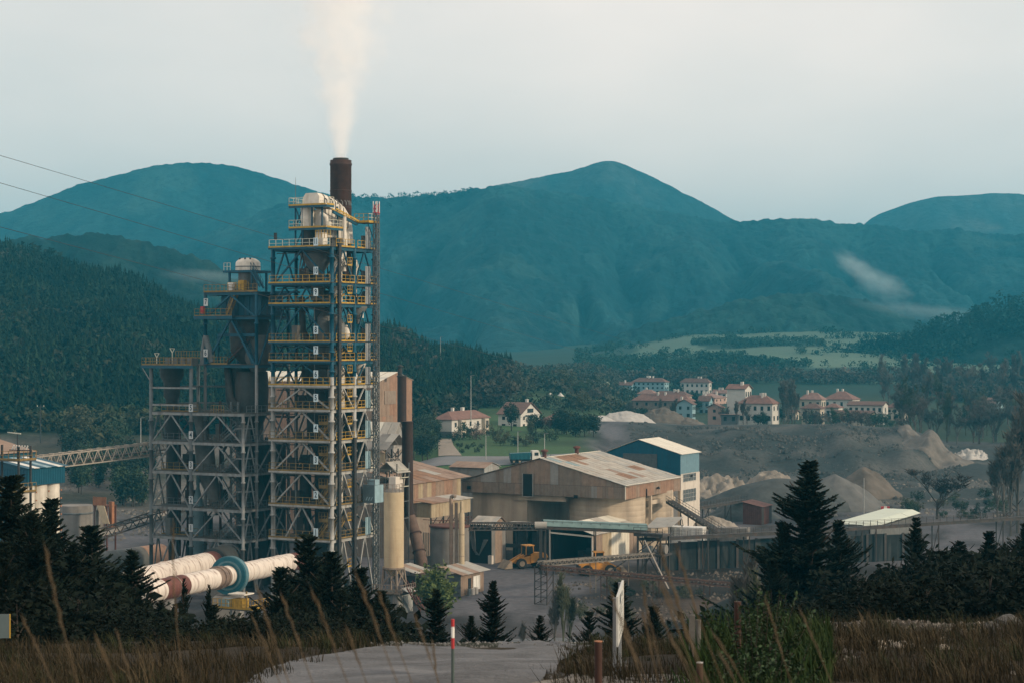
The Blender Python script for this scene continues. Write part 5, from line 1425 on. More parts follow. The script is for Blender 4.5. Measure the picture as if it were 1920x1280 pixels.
for k in range(4):
    MB().tube([(xw + .3 + k * .3, -.6, ze_ - .6), (xw + 1.0 + k * .2, -.8, ze_ - 3.6 - k * .3), (xw + 2.2, -.8, ze_ - 4.6), (xw + 3.6 - k * .2, -.7, ze_ - 2.2)], .09, 8).build("hose", duct_grey, R)
G2 = Frame("loader_bay", 1112, 293, -28, 0, "open fronted loader bay with pale roof below the storage hall", "shed")
R = G2.root
xL = G2.lx(1030); ye = G2.ly(1196); ze_ = G2.z(1003); zp2 = G2.z(969, -3, 6)
roof_sheets(R, (.5, -.6, ze_ + .1), (.5, ye, ze_ + .1), (-4.5, ye, ze_ + 1.7), (-4.5, -.6, ze_ + 1.7), 6, 2, [roof_pale, roof_cream])
roof_sheets(R, (xL, -.6, ze_ + .7), (xL, ye, ze_ + .7), (-4.5, ye, ze_ + 1.7), (-4.5, -.6, ze_ + 1.7), 6, 1, [roof_pale])
ribbed_wall(R, (0, 0), (0, ye), 0, lambda s: ze_ - .02, 5, [beige, roof_cream, roof_cream, tan_b], out=(1, 0, 0))
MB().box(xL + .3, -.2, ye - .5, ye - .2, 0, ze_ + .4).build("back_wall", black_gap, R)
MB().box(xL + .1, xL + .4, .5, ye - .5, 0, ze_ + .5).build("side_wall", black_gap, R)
one("front_post", plaster, R, (xL + .2, -.2, 0), (xL + .2, -.2, ze_ + .6), .2)
one("front_post", plaster, R, (-.1, -.1, 0), (-.1, -.1, ze_ - .05), .22)
one("fascia", roof_cream, R, (xL + .2, -.3, ze_ + .15), (-.1, -.3, ze_ - .15), .12, .25)
for k in range(3): MB().box(xL + 2 + k * 1.4, xL + 3.1 + k * 1.4, 6, 7, 0, 1.6 + .4 * k).build("pallet_box", duct_dark, R)
G3 = Frame("awning", 1240, 296, -28, 0, "small grey pitched awning right of the loader bay", "awning")
roof_sheets(G3.root, (-2.2, -1.6, G3.z(990)), (2.4, -1.6, G3.z(984)), (2.4, 3.2, G3.z(970)), (-2.2, 3.2, G3.z(974)), 4, 1, [roof_pale2])
for x in (-2, 2.2):
    for y in (-1.4, 3): one("post", dark_steel, G3.root, (x, y, 0), (x, y, G3.z(985)), .14)
# dark bay left of the loader bay
G4 = Frame("dark_lean_to", 1026, 299, -28, 0, "black shadowed lean-to behind the left loader", "shed")
xL = G4.lx(945)
MB().box(xL, 0, .4, 3.4, G4.z(985), G4.z(983)).build("roof", roof_pale2, G4.root)
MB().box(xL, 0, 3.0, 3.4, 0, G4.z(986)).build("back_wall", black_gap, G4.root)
for k in range(5): one("post", dark_steel, G4.root, (xL * k / 4, .4, 0), (xL * k / 4, .4, G4.z(985)), .22)
for k in range(3): MB().box(xL + 1 + k * 2.6, xL + 2.8 + k * 2.6, 2.7, 2.95, .1, 4.2).build("wall_panel", duct_dark, G4.root)
one("beam", dark_steel, G4.root, (xL, .35, G4.z(1026)), (0, .35, G4.z(1026)), .3, .6)
# ------------------------------------------------------------------ conveyors of the yard
def conveyor(name, p, q, w, m, label, rails=True, legs=(), cover=None, n=None, rollers=True):
    p = Vector(p); q = Vector(q); root = empty(name, p, 0, label, "conveyor")
    L_ = q - p; d = L_.normalized(); sd = d.cross(Vector((0, 0, 1))).normalized() * (w / 2); ln = L_.length
    for s in (-1, 1): one("side_beam", m, root, sd * s, L_ + sd * s, .12, .38)
    one("belt", conv_dark, root, Vector((0, 0, .24)), L_ + Vector((0, 0, .24)), w * .8, .08)
    n = n or max(4, int(ln / 1.4))
    mb = MB()
    for i in range(n + 1):
        a = L_ * (i / n); mb.beam(a - sd, a + sd, .12)
        if rails:
            for s in (-1, 1): mb.beam(a + sd * s * 1.05, a + sd * s * 1.05 + Vector((0, 0, 1.05)), .05)
    if rails:
        for s in (-1, 1):
            for h in (.6, 1.05): mb.beam(sd * s * 1.05 + Vector((0, 0, h)), L_ + sd * s * 1.05 + Vector((0, 0, h)), .05)
    mb.build("idlers_and_rails" if rails else "idlers", m, root)
    if cover:
        k = 9; vs_ = []; fs = []
        for j, e in enumerate((Vector((0, 0, 0)), L_)):
            for i in range(k):
                a = math.pi * i / (k - 1); vs_.append(e + sd.normalized() * math.cos(a) * w * .62 + Vector((0, 0, .3 + math.sin(a) * w * .62)))
            for i in range(k):
                a = math.pi * i / (k - 1); vs_.append(e + sd.normalized() * math.cos(a) * w * .59 + Vector((0, 0, .3 + math.sin(a) * w * .59)))
        for i in range(k - 1):
            fs += [(i, i + 1, 2 * k + i + 1, 2 * k + i), (k + i, 3 * k + i, 3 * k + i + 1, k + i + 1)]
        MB().add(vs_, fs, True).build("hood", cover, root)
    for s in legs:
        a = L_ * s; zt_ = a.z - .2
        for e in (-1, 1):
            b = a + sd * e; wz = gz(p.x + b.x, p.y + b.y) - p.z
            one("leg", m, root, (b.x, b.y, zt_), (b.x, b.y, wz), .18)
        wz = gz(p.x + a.x, p.y + a.y) - p.z
        one("cross_brace", m, root, a + sd + Vector((0, 0, -.3)), (a.x - sd.x, a.y - sd.y, wz + .2), .1)
    return root
conveyor("covered_conveyor", P(1018, 988, 284), P(1212, 996, 286), 1.5, conv_dark, "covered conveyor with blue-grey half round hood across the loader bay", True, (.02, .5, .97), cover_teal)
truss("conveyor_gallery", P(868, 992, 280), P(1020, 992, 284), 1.5, 1.0, 12, conv_dark, "black lattice conveyor gallery from the round bin to the loader bay", conv_dark)
MB_ = Frame("drive_housing", 1014, 283, 0, 0, "short pale cylinder drive housing at the head of the covered conveyor", "housing")
MB().tube([(-.9, 0, MB_.z(984)), (.9, 0, MB_.z(984))], .55, 16).build("drum", roof_pale2, MB_.root); one("stand", dark_steel, MB_.root, (0, 0, 0), (0, 0, MB_.z(989)), .5)
conveyor("long_conveyor", P(1204, 1011, 281), P(1585, 992, 297), 1.6, conv_dark, "long dark conveyor on posts above the stained wall", True, (.1, .3, .5, .7, .9))
conveyor("long_conveyor", P(1585, 991, 297), P(1990, 966, 318), 1.6, conv_dark, "long pale-edged conveyor running to the right frame edge", True, (.06, .12, .4, .7, .95))
pale_dark = mat("dusty_conveyor_steel", (0.15, 0.135, 0.115), .8, var=.3, streak=1.5, streak_amt=.5)
rust_dark = mat("dark_rust_conveyor", (0.045, 0.024, 0.019), .85, var=.4, streak=1.5, streak_col=(.09, .05, .035), streak_amt=.5)
def belt_run(p, q, m, lb, legs):
    r = truss("return_conveyor", p, q, 1.0, .55, 26, m, lb, conv_dark); L_ = q - p
    for s_ in legs:
        a_ = L_ * s_; zg_ = gz(p.x + a_.x, p.y + a_.y) - p.z
        one("leg", m, r, (a_.x - .4, a_.y, a_.z), (a_.x - .4, a_.y, zg_), .12); one("leg", m, r, (a_.x + .4, a_.y, a_.z), (a_.x + .4, a_.y, zg_), .12)
belt_run(P(1012, 1060, 250), P(1222, 1043, 276), pale_dark, "pale narrow conveyor from the corner tower up to the transfer point", (.45, .75))
belt_run(P(1012, 1066, 250), P(1400, 1102, 262), rust_dark, "rust brown narrow conveyor running right from the corner tower", (.3, .55, .8))
ct = Frame("conveyor_corner_tower", 1020, 250.5, -28, 0, "thin lattice support tower where two narrow conveyors meet", "tower")
for x in (-.9, .9):
    for y in (-.9, .9): one("leg", conv_dark, ct.root, (x, y, 0), (x, y, ct.z(1060)), .12)
for k in range(5):
    z = k * ct.z(1060) / 5
    one("brace", conv_dark, ct.root, (-.9, -.9, z), (.9, -.9, z + ct.z(1060) / 5), .08); one("brace", conv_dark, ct.root, (.9, -.9, z), (.9, .9, z + ct.z(1060) / 5), .08)
    one("rung", conv_dark, ct.root, (-.9, -.9, z), (.9, -.9, z), .08)
tp = Frame("transfer_station", 1225, 280, -28, 0, "dark transfer station with drums where the conveyors cross", "machine")
for x in (-1.8, 1.8):
    for y in (-1.5, 1.5): one("leg", conv_dark, tp.root, (x, y, 0), (x, y, tp.z(1000)), .22)
MB().box(-2.2, 2.2, -1.8, 1.8, tp.z(1040), tp.z(1036)).build("deck", conv_dark, tp.root)
MB().tube([(-.9, -1.2, tp.z(1030)), (.3, -1.2, tp.z(1030))], .75, 18).build("drum", dim_steel, tp.root)
MB().tube([(.8, .2, tp.z(1028)), (2.0, .2, tp.z(1028))], .7, 18).build("drum", concrete_grey, tp.root)
for a, b in (((-1.8, -1.5, 0), (1.8, -1.5, tp.z(1005))), ((1.8, -1.5, 0), (-1.8, -1.5, tp.z(1005)))): one("brace", conv_dark, tp.root, a, b, .14)
one("long_strut", conv_pale, tp.root, (-.5, -2, tp.z(1010)), (7.6, -12, 0), .16)
one("long_strut", conv_dark, tp.root, (1, -2, tp.z(1010)), (-5.0, -9, 0), .14)
MB().box(-2.3, 2.3, -1.9, 1.9, tp.z(1003), tp.z(1000)).build("top_deck", conv_dark, tp.root); railing((-2.3, -1.9), (2.3, -1.9), tp.z(1000), conv_dark, tp.root)
# inclined conveyor from the blue building
conveyor("stacker_conveyor", P(1256, 940, 318), P(1352, 1000, 296), 1.3, conv_dark, "dark inclined conveyor coming down right of the storage hall", True, (.3, .6, .85))
conveyor("stacker_conveyor", P(1290, 955, 350), P(1395, 938, 372), 1.2, conv_dark, "short dark conveyor rising toward the crusher hood", True, (.3, .7))
cr = Frame("crusher_hood", 1428, 360, -28, 0, "dark brown crusher hood standing among the grey heaps", "hood")
x0 = cr.lx(1393); y1 = cr.ly(1447); za, zc = cr.z(986), cr.z(950)
for x, y in ((x0, 0), (0, 0), (0, y1)): one("post", rust_red, cr.root, (x, y, 0), (x, y, za), .3)
ribbed_wall(cr.root, (x0, 0), (0, 0), za - 1.5, lambda s: zc + .9 - .9 * s, 3, [rust_red], out=(0, -1, 0)); ribbed_wall(cr.root, (0, 0), (0, y1), za, zc, 4, [rust_red, conv_dark], out=(1, 0, 0))
roof_sheets(cr.root, (.3, -.3, zc), (.3, y1 + .3, zc), (x0 - .3, y1 + .3, zc + .9), (x0 - .3, -.3, zc + .9), 3, 1, [rust_red])
MB().box(x0, -.1, .1, y1, za - 1.5, zc - .1).build("core", black_gap, cr.root)
# stained retaining wall
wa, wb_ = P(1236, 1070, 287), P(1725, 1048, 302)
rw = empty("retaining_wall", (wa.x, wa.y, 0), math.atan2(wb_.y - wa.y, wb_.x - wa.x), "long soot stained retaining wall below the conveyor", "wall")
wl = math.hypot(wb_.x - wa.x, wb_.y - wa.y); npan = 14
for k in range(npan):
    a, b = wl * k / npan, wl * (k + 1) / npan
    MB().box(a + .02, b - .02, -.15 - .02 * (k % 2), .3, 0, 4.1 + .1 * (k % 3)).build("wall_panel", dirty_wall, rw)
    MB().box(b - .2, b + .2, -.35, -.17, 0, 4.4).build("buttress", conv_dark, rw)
# containers and pale things behind it
for px, d, w, h, m, lb in ((1285, 297, 5.5, 5.6, white_paint, "white site container behind the stained wall"), (1365, 300, 6, 5.2, concrete_grey, "grey covered load behind the stained wall")):
    f = Frame("site_container", px, d, -20, 0, lb, "container"); MB().box(-w / 2, w / 2, 0, 2.4, 2.6, h).build("body", m, f.root)
    MB().box(-w / 2, w / 2, .1, 2.3, 0, 2.55).build("base", duct_dark, f.root)
    for k in range(6): MB().box(-w / 2 + k * w / 6 + .1, -w / 2 + k * w / 6 + .2, -.06, 0, 2.7, h - .1).build("rib", m, f.root)
# white flat roofed shed
f = Frame("pale_roof_shed", 1612, 308, -28, 0, "low shed with wide pale green roof behind the tall conifer", "shed")
R = f.root; ye = f.ly(1708); zt_ = f.z(983); xw = f.lx(1560)
roof_sheets(R, (xw, -.3, zt_), (.3, -.3, zt_), (.3, ye, zt_ + .25), (xw, ye, zt_ + .25), 4, 1, [roof_mint])
roof_sheets(R, (.32, -.3, zt_), (.32, ye, zt_ + .25), (1.7, ye, zt_ - .3), (1.7, -.3, zt_ - .5), 4, 1, [roof_mint])
MB().box(xw, 1.5, .2, ye - .3, 0, zt_ - .7).build("walls", duct_grey, R)
# ------------------------------------------------------------------ heaps
def heap(px, d, rx, ry, h, col, label, seed, ridge=0.0, name="gravel_heap", rough=.12, zoff=0, pw=1.05):
    n, m = 72, 30; x0 = (px - 960) / F * d; z0 = gz(x0, d)
    T_, A_ = np.meshgrid(np.linspace(0.02, 1, m), np.arange(n) * 2 * np.pi / n, indexing='ij')
    rr = T_ * (1 + .16 * np.sin(2 * A_ + seed) + .10 * np.sin(5 * A_ + seed * 2))
    lx_ = rx * rr * np.cos(A_) + ridge * rx * np.sign(np.cos(A_)) * np.minimum(1, T_ * 3) * np.abs(np.cos(A_)); ly_ = ry * rr * np.sin(A_)
    nz_ = fbm(lx_ / rx * 5.5 + seed * 3.1, ly_ / ry * 5.5, 5, seed) - .5
    prof = h * np.clip(1 - T_ ** pw, 0, 1) + nz_ * h * rough * 2 * np.sin(np.pi * T_) ** .7
    zz = hgt(x0 + lx_, d + ly_) + prof - np.where(T_ > .97, .8, .05) - z0
    V = np.stack([lx_, ly_, zz], -1).reshape(-1, 3)
    idx = np.arange(n * m).reshape(m, n); nx_ = np.roll(idx, -1, 1)
    Fc = np.stack([idx[:-1], idx[1:], nx_[1:], nx_[:-1]], -1).reshape(-1, 4)
    V = np.concatenate([V, V[:n].mean(0, keepdims=True) + np.array([[0, 0, .02]])])
    me = bpy.data.meshes.new(name)
    me.from_pydata([tuple(v) for v in V.tolist()], [], [tuple(f) for f in Fc.tolist()] + [(n * m, i, (i + 1) % n) for i in range(n)]); me.update(); me.shade_smooth()
    o = link(name, me, col); o.location = (x0, d, z0)
    return tag(o, label, "heap", "stockpiles of the quarry yard")
g_dark = mat("dark_gravel", (0.058, 0.062, 0.061), .95, var=.3, scale=.4, bump=.6, bscale=3)
g_grey = mat("grey_gravel", (0.105, 0.104, 0.10), .95, var=.25, scale=.4, bump=.6, bscale=3)
g_beige = mat("beige_rock_spoil", (0.22, 0.195, 0.165), .95, var=.35, scale=.3, bump=1.0, bscale=1.2)
g_white = mat("white_rock_spoil", (0.36, 0.35, 0.33), .95, var=.2, scale=.3, bump=.8, bscale=1.5)
g_spoil = mat("dusty_spoil", (0.125, 0.112, 0.098), .95, var=.3, scale=.3, bump=1.0, bscale=1.2)
g_black = mat("black_fines", (0.012, 0.016, 0.016), .95, var=.3, scale=.5, bump=.4, bscale=4)
g_brown = mat("brown_gravel", (0.105, 0.09, 0.076), .95, var=.3, scale=.3, bump=.8, bscale=1.5)
heap(1345, 425, 6.5, 6, 5.8, g_beige, "jagged beige rock heap right of the blue building", 1, .35, rough=.45, pw=.8)
heap(1448, 440, 5.2, 5, 4.9, g_beige, "rounded beige rock heap behind the big dark heap", 2, .3, rough=.35, pw=1.3)
heap(1470, 396, 13, 9, 6.3, g_dark, "widest smooth dark gravel heap in the yard", 3, .3, rough=.05, pw=1.4)
heap(1565, 398, 10.5, 9, 7.0, g_grey, "pointed grey gravel heap right behind the tall conifer", 4, .1, rough=.04)
heap(1622, 425, 7.5, 7, 6.6, g_brown, "brownish gravel heap right of the pointed grey one", 5, .2, rough=.10)
heap(1390, 372, 6.5, 5, 4.0, g_dark, "low dark heap beside the crusher hood", 6, .2, rough=.08)
heap(1335, 352, 4.2, 4, 2.6, g_beige, "small pale heap at the foot of the blue building", 7, .2, rough=.2)
heap(1175, 573, 5.0, 5, 3.4, g_white, "white heap on top of the quarry tip", 8, .6, rough=.12)
heap(1130, 572, 4.0, 4, 1.6, g_white, "low white spill left of the white heap on the tip", 18, .5, rough=.12)
heap(1246, 600, 7.5, 6, 5.2, g_brown, "brown earth heap in front of the village", 9, .2, rough=.2)
heap(1285, 598, 5.0, 5, 2.4, g_brown, "small brown heap right of the brown earth heap", 10, .3, rough=.3)
heap(1752, 532, 9, 18, 4.0, g_spoil, "sunlit pale spoil heap at the right end of the tip", 11, .2, rough=.3, zoff=-1.0, pw=.85)
heap(1815, 540, 5, 6, 3.0, g_white, "whitish rubble heap near the bare wood", 12, .3, rough=.7, zoff=-.8, pw=.8)
heap(1400, 228, 8.0, 7, 4.6, g_black, "black fines heap below the conveyors", 13, .1, rough=.04, name="fines_heap")
# loose rubble strewn over the tip and the yard
def rubble(name, label, n, u0, u1, d0, d1, s0, s1, seed, ca, cb, thr=.5):
    g = np.random.default_rng(seed); d = d0 + (d1 - d0) * g.random(n); u = u0 + (u1 - u0) * g.random(n); x = (u - 960) / F * d
    k = fbm(x / 9, d / 6, 4, seed) > thr; x, d = x[k], d[k]; n = len(x); z = hgt(x, d)
    base = np.array([[1, 0, -.3], [-.5, .87, -.3], [-.5, -.87, -.3], [.2, .1, .75], [-.35, .3, .5]])
    sz = (s0 + (s1 - s0) * g.random(n) ** 3)[:, None, None]; V = base[None] * sz * (.6 + .8 * g.random((n, 5, 3))) + np.stack([x, d, z], 1)[:, None]
    Fc = (np.arange(n) * 5)[:, None, None] + np.array([[0, 1, 3], [1, 4, 3], [1, 2, 4], [2, 3, 4], [2, 0, 3]])[None]
    t = g.random((n, 1)); cl = np.repeat(np.array(ca) * (1 - t) + np.array(cb) * t, 5, 0)
    o = link(name, np_mesh(name, V.reshape(-1, 3), Fc.reshape(-1, 3), cl), m_ground); return tag(o, label, "rubble", kind="stuff")
rubble("tip_rubble", "loose grey rubble on the terraced quarry tip", 16000, 1180, 1800, 470, 566, .12, .75, 71, (0.030, 0.034, 0.034), (0.085, 0.083, 0.078), .5)
rubble("quarry_rubble", "loose pale rubble on the quarry floor", 9000, 1230, 1900, 375, 480, .1, .7, 72, (0.05, 0.05, 0.05), (0.17, 0.155, 0.135), .52)
rubble("yard_rubble", "scattered debris on the dark earth below the conveyors", 3500, 1040, 1420, 222, 286, .08, .5, 73, (0.03, 0.025, 0.022), (0.14, 0.12, 0.10), .5)
rubble("left_rubble", "broken pale stones on the yard left of the grey tower", 3500, 100, 300, 330, 440, .12, .7, 74, (0.06, 0.055, 0.05), (0.2, 0.18, 0.155), .5)
# ------------------------------------------------------------------ loaders and truck
def make_loader(label, px, d, rz):
    g = Frame("wheel_loader", px, d, math.degrees(rz), 0, label, "wheel loader", "wheel loaders in the yard"); r = g.root; r.location.z = gz(r.location.x, d)
    MB().prism([(-3.4, -.95, .95), (-.6, -.95, .8), (-.6, -.95, 2.1), (-1.2, -.95, 2.35), (-3.2, -.95, 2.15), (-3.5, -.95, 1.6)], (0, 1.9, 0)).build("engine_hood", loader_yellow, r)
    MB().box(-3.6, -3.3, -1.1, 1.1, .7, 1.5).build("counterweight", dark_steel, r)
    MB().prism([(-.7, -.8, .7), (1.6, -.8, .7), (1.5, -.8, 1.5), (-.7, -.8, 1.9)], (0, 1.6, 0)).build("front_frame", loader_yellow, r)
    cab = MB().prism([(-1.15, -.75, 2.1), (.2, -.75, 2.0), (.1, -.75, 3.35), (-1.05, -.75, 3.35)], (0, 1.5, 0)).build("cab", glass_dark, r)
    MB().box(-1.25, .3, -.85, .85, 3.36, 3.5).build("roof", loader_yellow, cab)
    for x, z0_ in ((-1.12, 2.1), (.16, 2.0)):
        for y in (-.78, .78): one("pillar", loader_yellow, cab, (x, y, z0_), (x * .92, y, 3.36), .12)
    for y in (-.45, .45):
        one("lift_arm", loader_yellow, r, (.4, y, 2.0), (2.9, y, .75), .22, .34)
    MB().prism([(2.7, -1.4, .15), (4.0, -1.4, .1), (3.0, -1.4, 1.35), (2.75, -1.4, 1.2)], (0, 2.8, 0)).build("bucket", rim_mat, r)
    MB().cyl(-2.4, .4, 2.2, 3.0, .09, n=8).build("exhaust", dark_steel, r)
    for x in (-2.3, 1.1):
        for y in (-1.15, 1.15):
            w = MB().tube([(x, y - .3, .8), (x, y - .27, .8), (x, y + .27, .8), (x, y + .3, .8)], [.66, .8, .8, .66], 22).build("wheel", tyre, r)
            s = -1 if y < 0 else 1
            MB().tube([(x, y + s * .24, .8), (x, y + s * .33, .8)], .42, 18).build("rim", rim_mat, w)
    return r
make_loader("orange wheel loader in front of the open bay, bucket to the right", 1128, 282, math.radians(8))
make_loader("orange wheel loader half in shadow left, bucket low", 984, 291, math.radians(205))
f = Frame("dump_truck", 984, 425, 8, 0, "tipper truck with teal body and white cab on the road", "truck"); R = f.root
R.location.z = P(984, 868, 425).z
MB().prism([(-3.3, -1.2, 1.0), (1.0, -1.2, 1.0), (1.3, -1.2, 2.5), (-3.4, -1.2, 2.3)], (0, 2.4, 0)).build("tipper_body", truck_teal, R)
for k in range(5): MB().box(-3 + k * .9, -2.9 + k * .9, -1.27, -1.2, 1.05, 2.25).build("rib", truck_teal, R)
cab = MB().prism([(1.5, -1.2, .7), (3.3, -1.2, .7), (3.4, -1.2, 1.7), (3.0, -1.2, 2.9), (1.5, -1.2, 2.9)], (0, 2.4, 0)).build("cab", white_paint, R)
MB().box(2.0, 2.9, -1.23, -1.205, 1.8, 2.5).build("side_window", glass_dark, cab)
MB().box(-3.3, 3.4, -.5, .5, .6, .95).build("chassis", dark_steel, R)
for x in (-2.6, -1.3, 2.5):
    for y in (-1.0, 1.0):
        w = MB().tube([(x, y - .18, .5), (x, y + .18, .5)], .5, 16).build("wheel", tyre, R)
        MB().tube([(x, y - .2, .5), (x, y + .2, .5)], .22, 12).build("rim", rim_mat, w)
f = Frame("flatbed_trailer", 1020, 426, 8, 0, "low grey trailer right of the tipper truck", "trailer"); f.root.location.z = P(1020, 864, 426).z
MB().box(-1.6, 1.6, -1.1, 1.1, .7, 1.0).build("bed", dim_steel, f.root)
for k in range(5): MB().box(-1.5 + k * .7, -1.4 + k * .7, -1.1, -1.0, 1.0, 1.8).build("stake", dim_steel, f.root)
for x in (-1, 1): MB().tube([(x, -1, .4), (x, 1, .4)], .4, 14).build("axle_wheels", tyre, f.root)

# ------------------------------------------------------------------ houses
roof_red = mat("red_tile_roof", (0.165, 0.092, 0.075), .9, var=.25, scale=.8, bump=.5, bscale=5)
roof_dull = mat("dull_brown_tile_roof", (0.125, 0.075, 0.062), .9, var=.25, scale=.8, bump=.5, bscale=5)
roof_pink = mat("pink_tile_roof", (0.21, 0.13, 0.11), .9, var=.25, scale=.8, bump=.5, bscale=5)
w_white = mat("white_house_wall", (0.50, 0.48, 0.44), .9, var=.08, scale=.4)
w_cream = mat("cream_house_wall", (0.42, 0.37, 0.30), .9, var=.1, scale=.4)
w_blue = mat("pale_blue_house_wall", (0.22, 0.34, 0.38), .9, var=.08, scale=.4)
w_stone = mat("stone_house_wall", (0.20, 0.15, 0.12), .9, var=.3, scale=1.0)
w_grey = mat("grey_house_wall", (0.11, 0.12, 0.125), .9, var=.15, scale=.6)
w_pink = mat("pink_house_wall", (0.36, 0.25, 0.21), .9, var=.1, scale=.4)
shutter = mat("dark_shutter", (0.055, 0.045, 0.04), .8)

def house(xl, xc, xr, yb, ye, yr, d, wall, roof, label, kind='hip', deg=-28, storeys=2, cols=(2, 3), chim=2, lower=None, cat="house", group="houses of the village"):
    f = Frame("village_house" if cat == "house" else cat.replace(" ", "_"), xc, d, deg, 0, label, cat, group)
    z0 = H - (yb - HY) / F * d; f.root.location.z = z0; f.oz = z0; R = f.root
    x0 = f.lx(xl); y1 = f.ly(xr); zw = f.z(ye); zr = max(zw + .8, f.z(yr, x0 * .5, y1 * .5))
    MB().box(x0, 0, 0, y1, -2.5, zw).build("wall", wall, R)
    if lower:
        MB().box(x0 - .05, .05, -.05, y1 + .05, -2.5, zw * .48).build("lower_wall", lower, R)
    e = .5; a, b, c_, g = (x0 - e, -e, zw), (e, -e, zw), (e, y1 + e, zw), (x0 - e, y1 + e, zw)
    th = (0, 0, .16)
    if kind == 'hip':
        if -x0 > y1: k = min(y1, -x0 * .8) / 2; r1, r2 = (x0 - e + k + e, y1 / 2, zr), (e - k - e, y1 / 2, zr); faces = [(a, b, r2, r1), (c_, g, r1, r2), (b, c_, r2), (g, a, r1)]
        else: k = min(-x0, y1 * .8) / 2; r1, r2 = (x0 / 2, k, zr), (x0 / 2, y1 - k, zr); faces = [(b, c_, r2, r1), (g, a, r1, r2), (a, b, r1), (c_, g, r2)]
    elif kind == 'gx':      # ridge along x, gable on the right face
        r1, r2 = (x0 - e, y1 / 2, zr), (e, y1 / 2, zr); faces = [(a, b, r2, r1), (c_, g, r1, r2)]
    elif kind == 'gy':
        r1, r2 = (x0 / 2, -e, zr), (x0 / 2, y1 + e, zr); faces = [(b, c_, r2, r1), (g, a, r1, r2)]
    else:
        faces = [(a, b, c_, g)]
    rb = MB()
    for fc in faces: rb.prism([Vector(p) for p in fc], th)
    ro = rb.build("roof", roof, R)
    if kind == 'gx':
        for x in (0, x0): MB().prism([(x, 0, zw), (x, y1, zw), (x, y1 / 2, zr)], (-.2 if x == 0 else .2, 0, 0)).build("gable", wall, R)
    if kind == 'gy':
        for y in (0, y1): MB().prism([(x0, y, zw), (0, y, zw), (x0 / 2, y, zr)], (0, .2 if y == 0 else -.2, 0)).build("gable", wall, R)
    for k in range(chim):
        x = x0 * (.25 + .5 * rng.random()); y = y1 * (.35 + .3 * rng.random())
        cz = zw + (zr - zw) * .5; MB().box(x - .35, x + .35, y - .35, y + .35, cz, zr + 1.0).build("chimney", w_white, ro)
    sh = zw / storeys
    for s in range(storeys):
        za, zc = s * sh + sh * .32, s * sh + sh * .78
        for k in range(cols[0]):
            x = x0 * (k + .5) / cols[0]; ww = min(.55, -x0 / cols[0] * .3)
            window(R, (x - ww, -.01 - (.05 if lower and s == 0 else 0)), (x + ww, -.01 - (.05 if lower and s == 0 else 0)), za, zc, (0, -1, 0), 1, 1, wall if s else shutter)
        for k in range(cols[1]):
            y = y1 * (k + .5) / cols[1]; ww = min(.55, y1 / cols[1] * .3)
            window(R, (.01 + (.05 if lower and s == 0 else 0), y - ww), (.01 + (.05 if lower and s == 0 else 0), y + ww), za, zc, (1, 0, 0), 1, 1, wall if s else shutter)
    return f, x0, y1, zw, zr

f, x0, y1, zw, zr = house(814, 847, 916, 828, 787, 770, 500, w_white, roof_red, "two-storey house with grey lower half on the grass bank", 'hip', cols=(0, 5), lower=w_grey, chim=3)
for s in (.22, .86):
    MB().box(0, 1.1, y1 * s - 1.1, y1 * s + 1.1, -1, zw - .1).build("bay", w_cream, f.root); window(f.root, (1.12, y1 * s - .7), (1.12, y1 * s + .7), zw * .55, zw * .9, (1, 0, 0), 2, 1, w_cream)
    window(f.root, (1.12, y1 * s - .7), (1.12, y1 * s + .7), zw * .1, zw * .4, (1, 0, 0), 2, 1, w_stone)
MB().box(.06, .09, .3, y1 - .3, -1, zw * .45).build("stone_base", w_stone, f.root)
f, x0, y1, zw, zr = house(934, 976, 1012, 806, 777, 754, 545, w_white, roof_dull, "white chalet with broad brown roof behind the dark spruce", 'gx', cols=(2, 3), chim=1)
MB().box(.3, 1.2, y1 * .2, y1 * .8, zw - .3, zw - .15).build("balcony", shutter, f.root); window(f.root, (.02, y1 * .35), (.02, y1 * .65), zw + .5, zw + 1.6, (1, 0, 0), 2, 1, shutter)
house(1018, 1043, 1062, 808, 787, 776, 550, w_white, roof_red, "small white house with red hipped roof right of the chalet", 'hip', cols=(2, 3), chim=2)
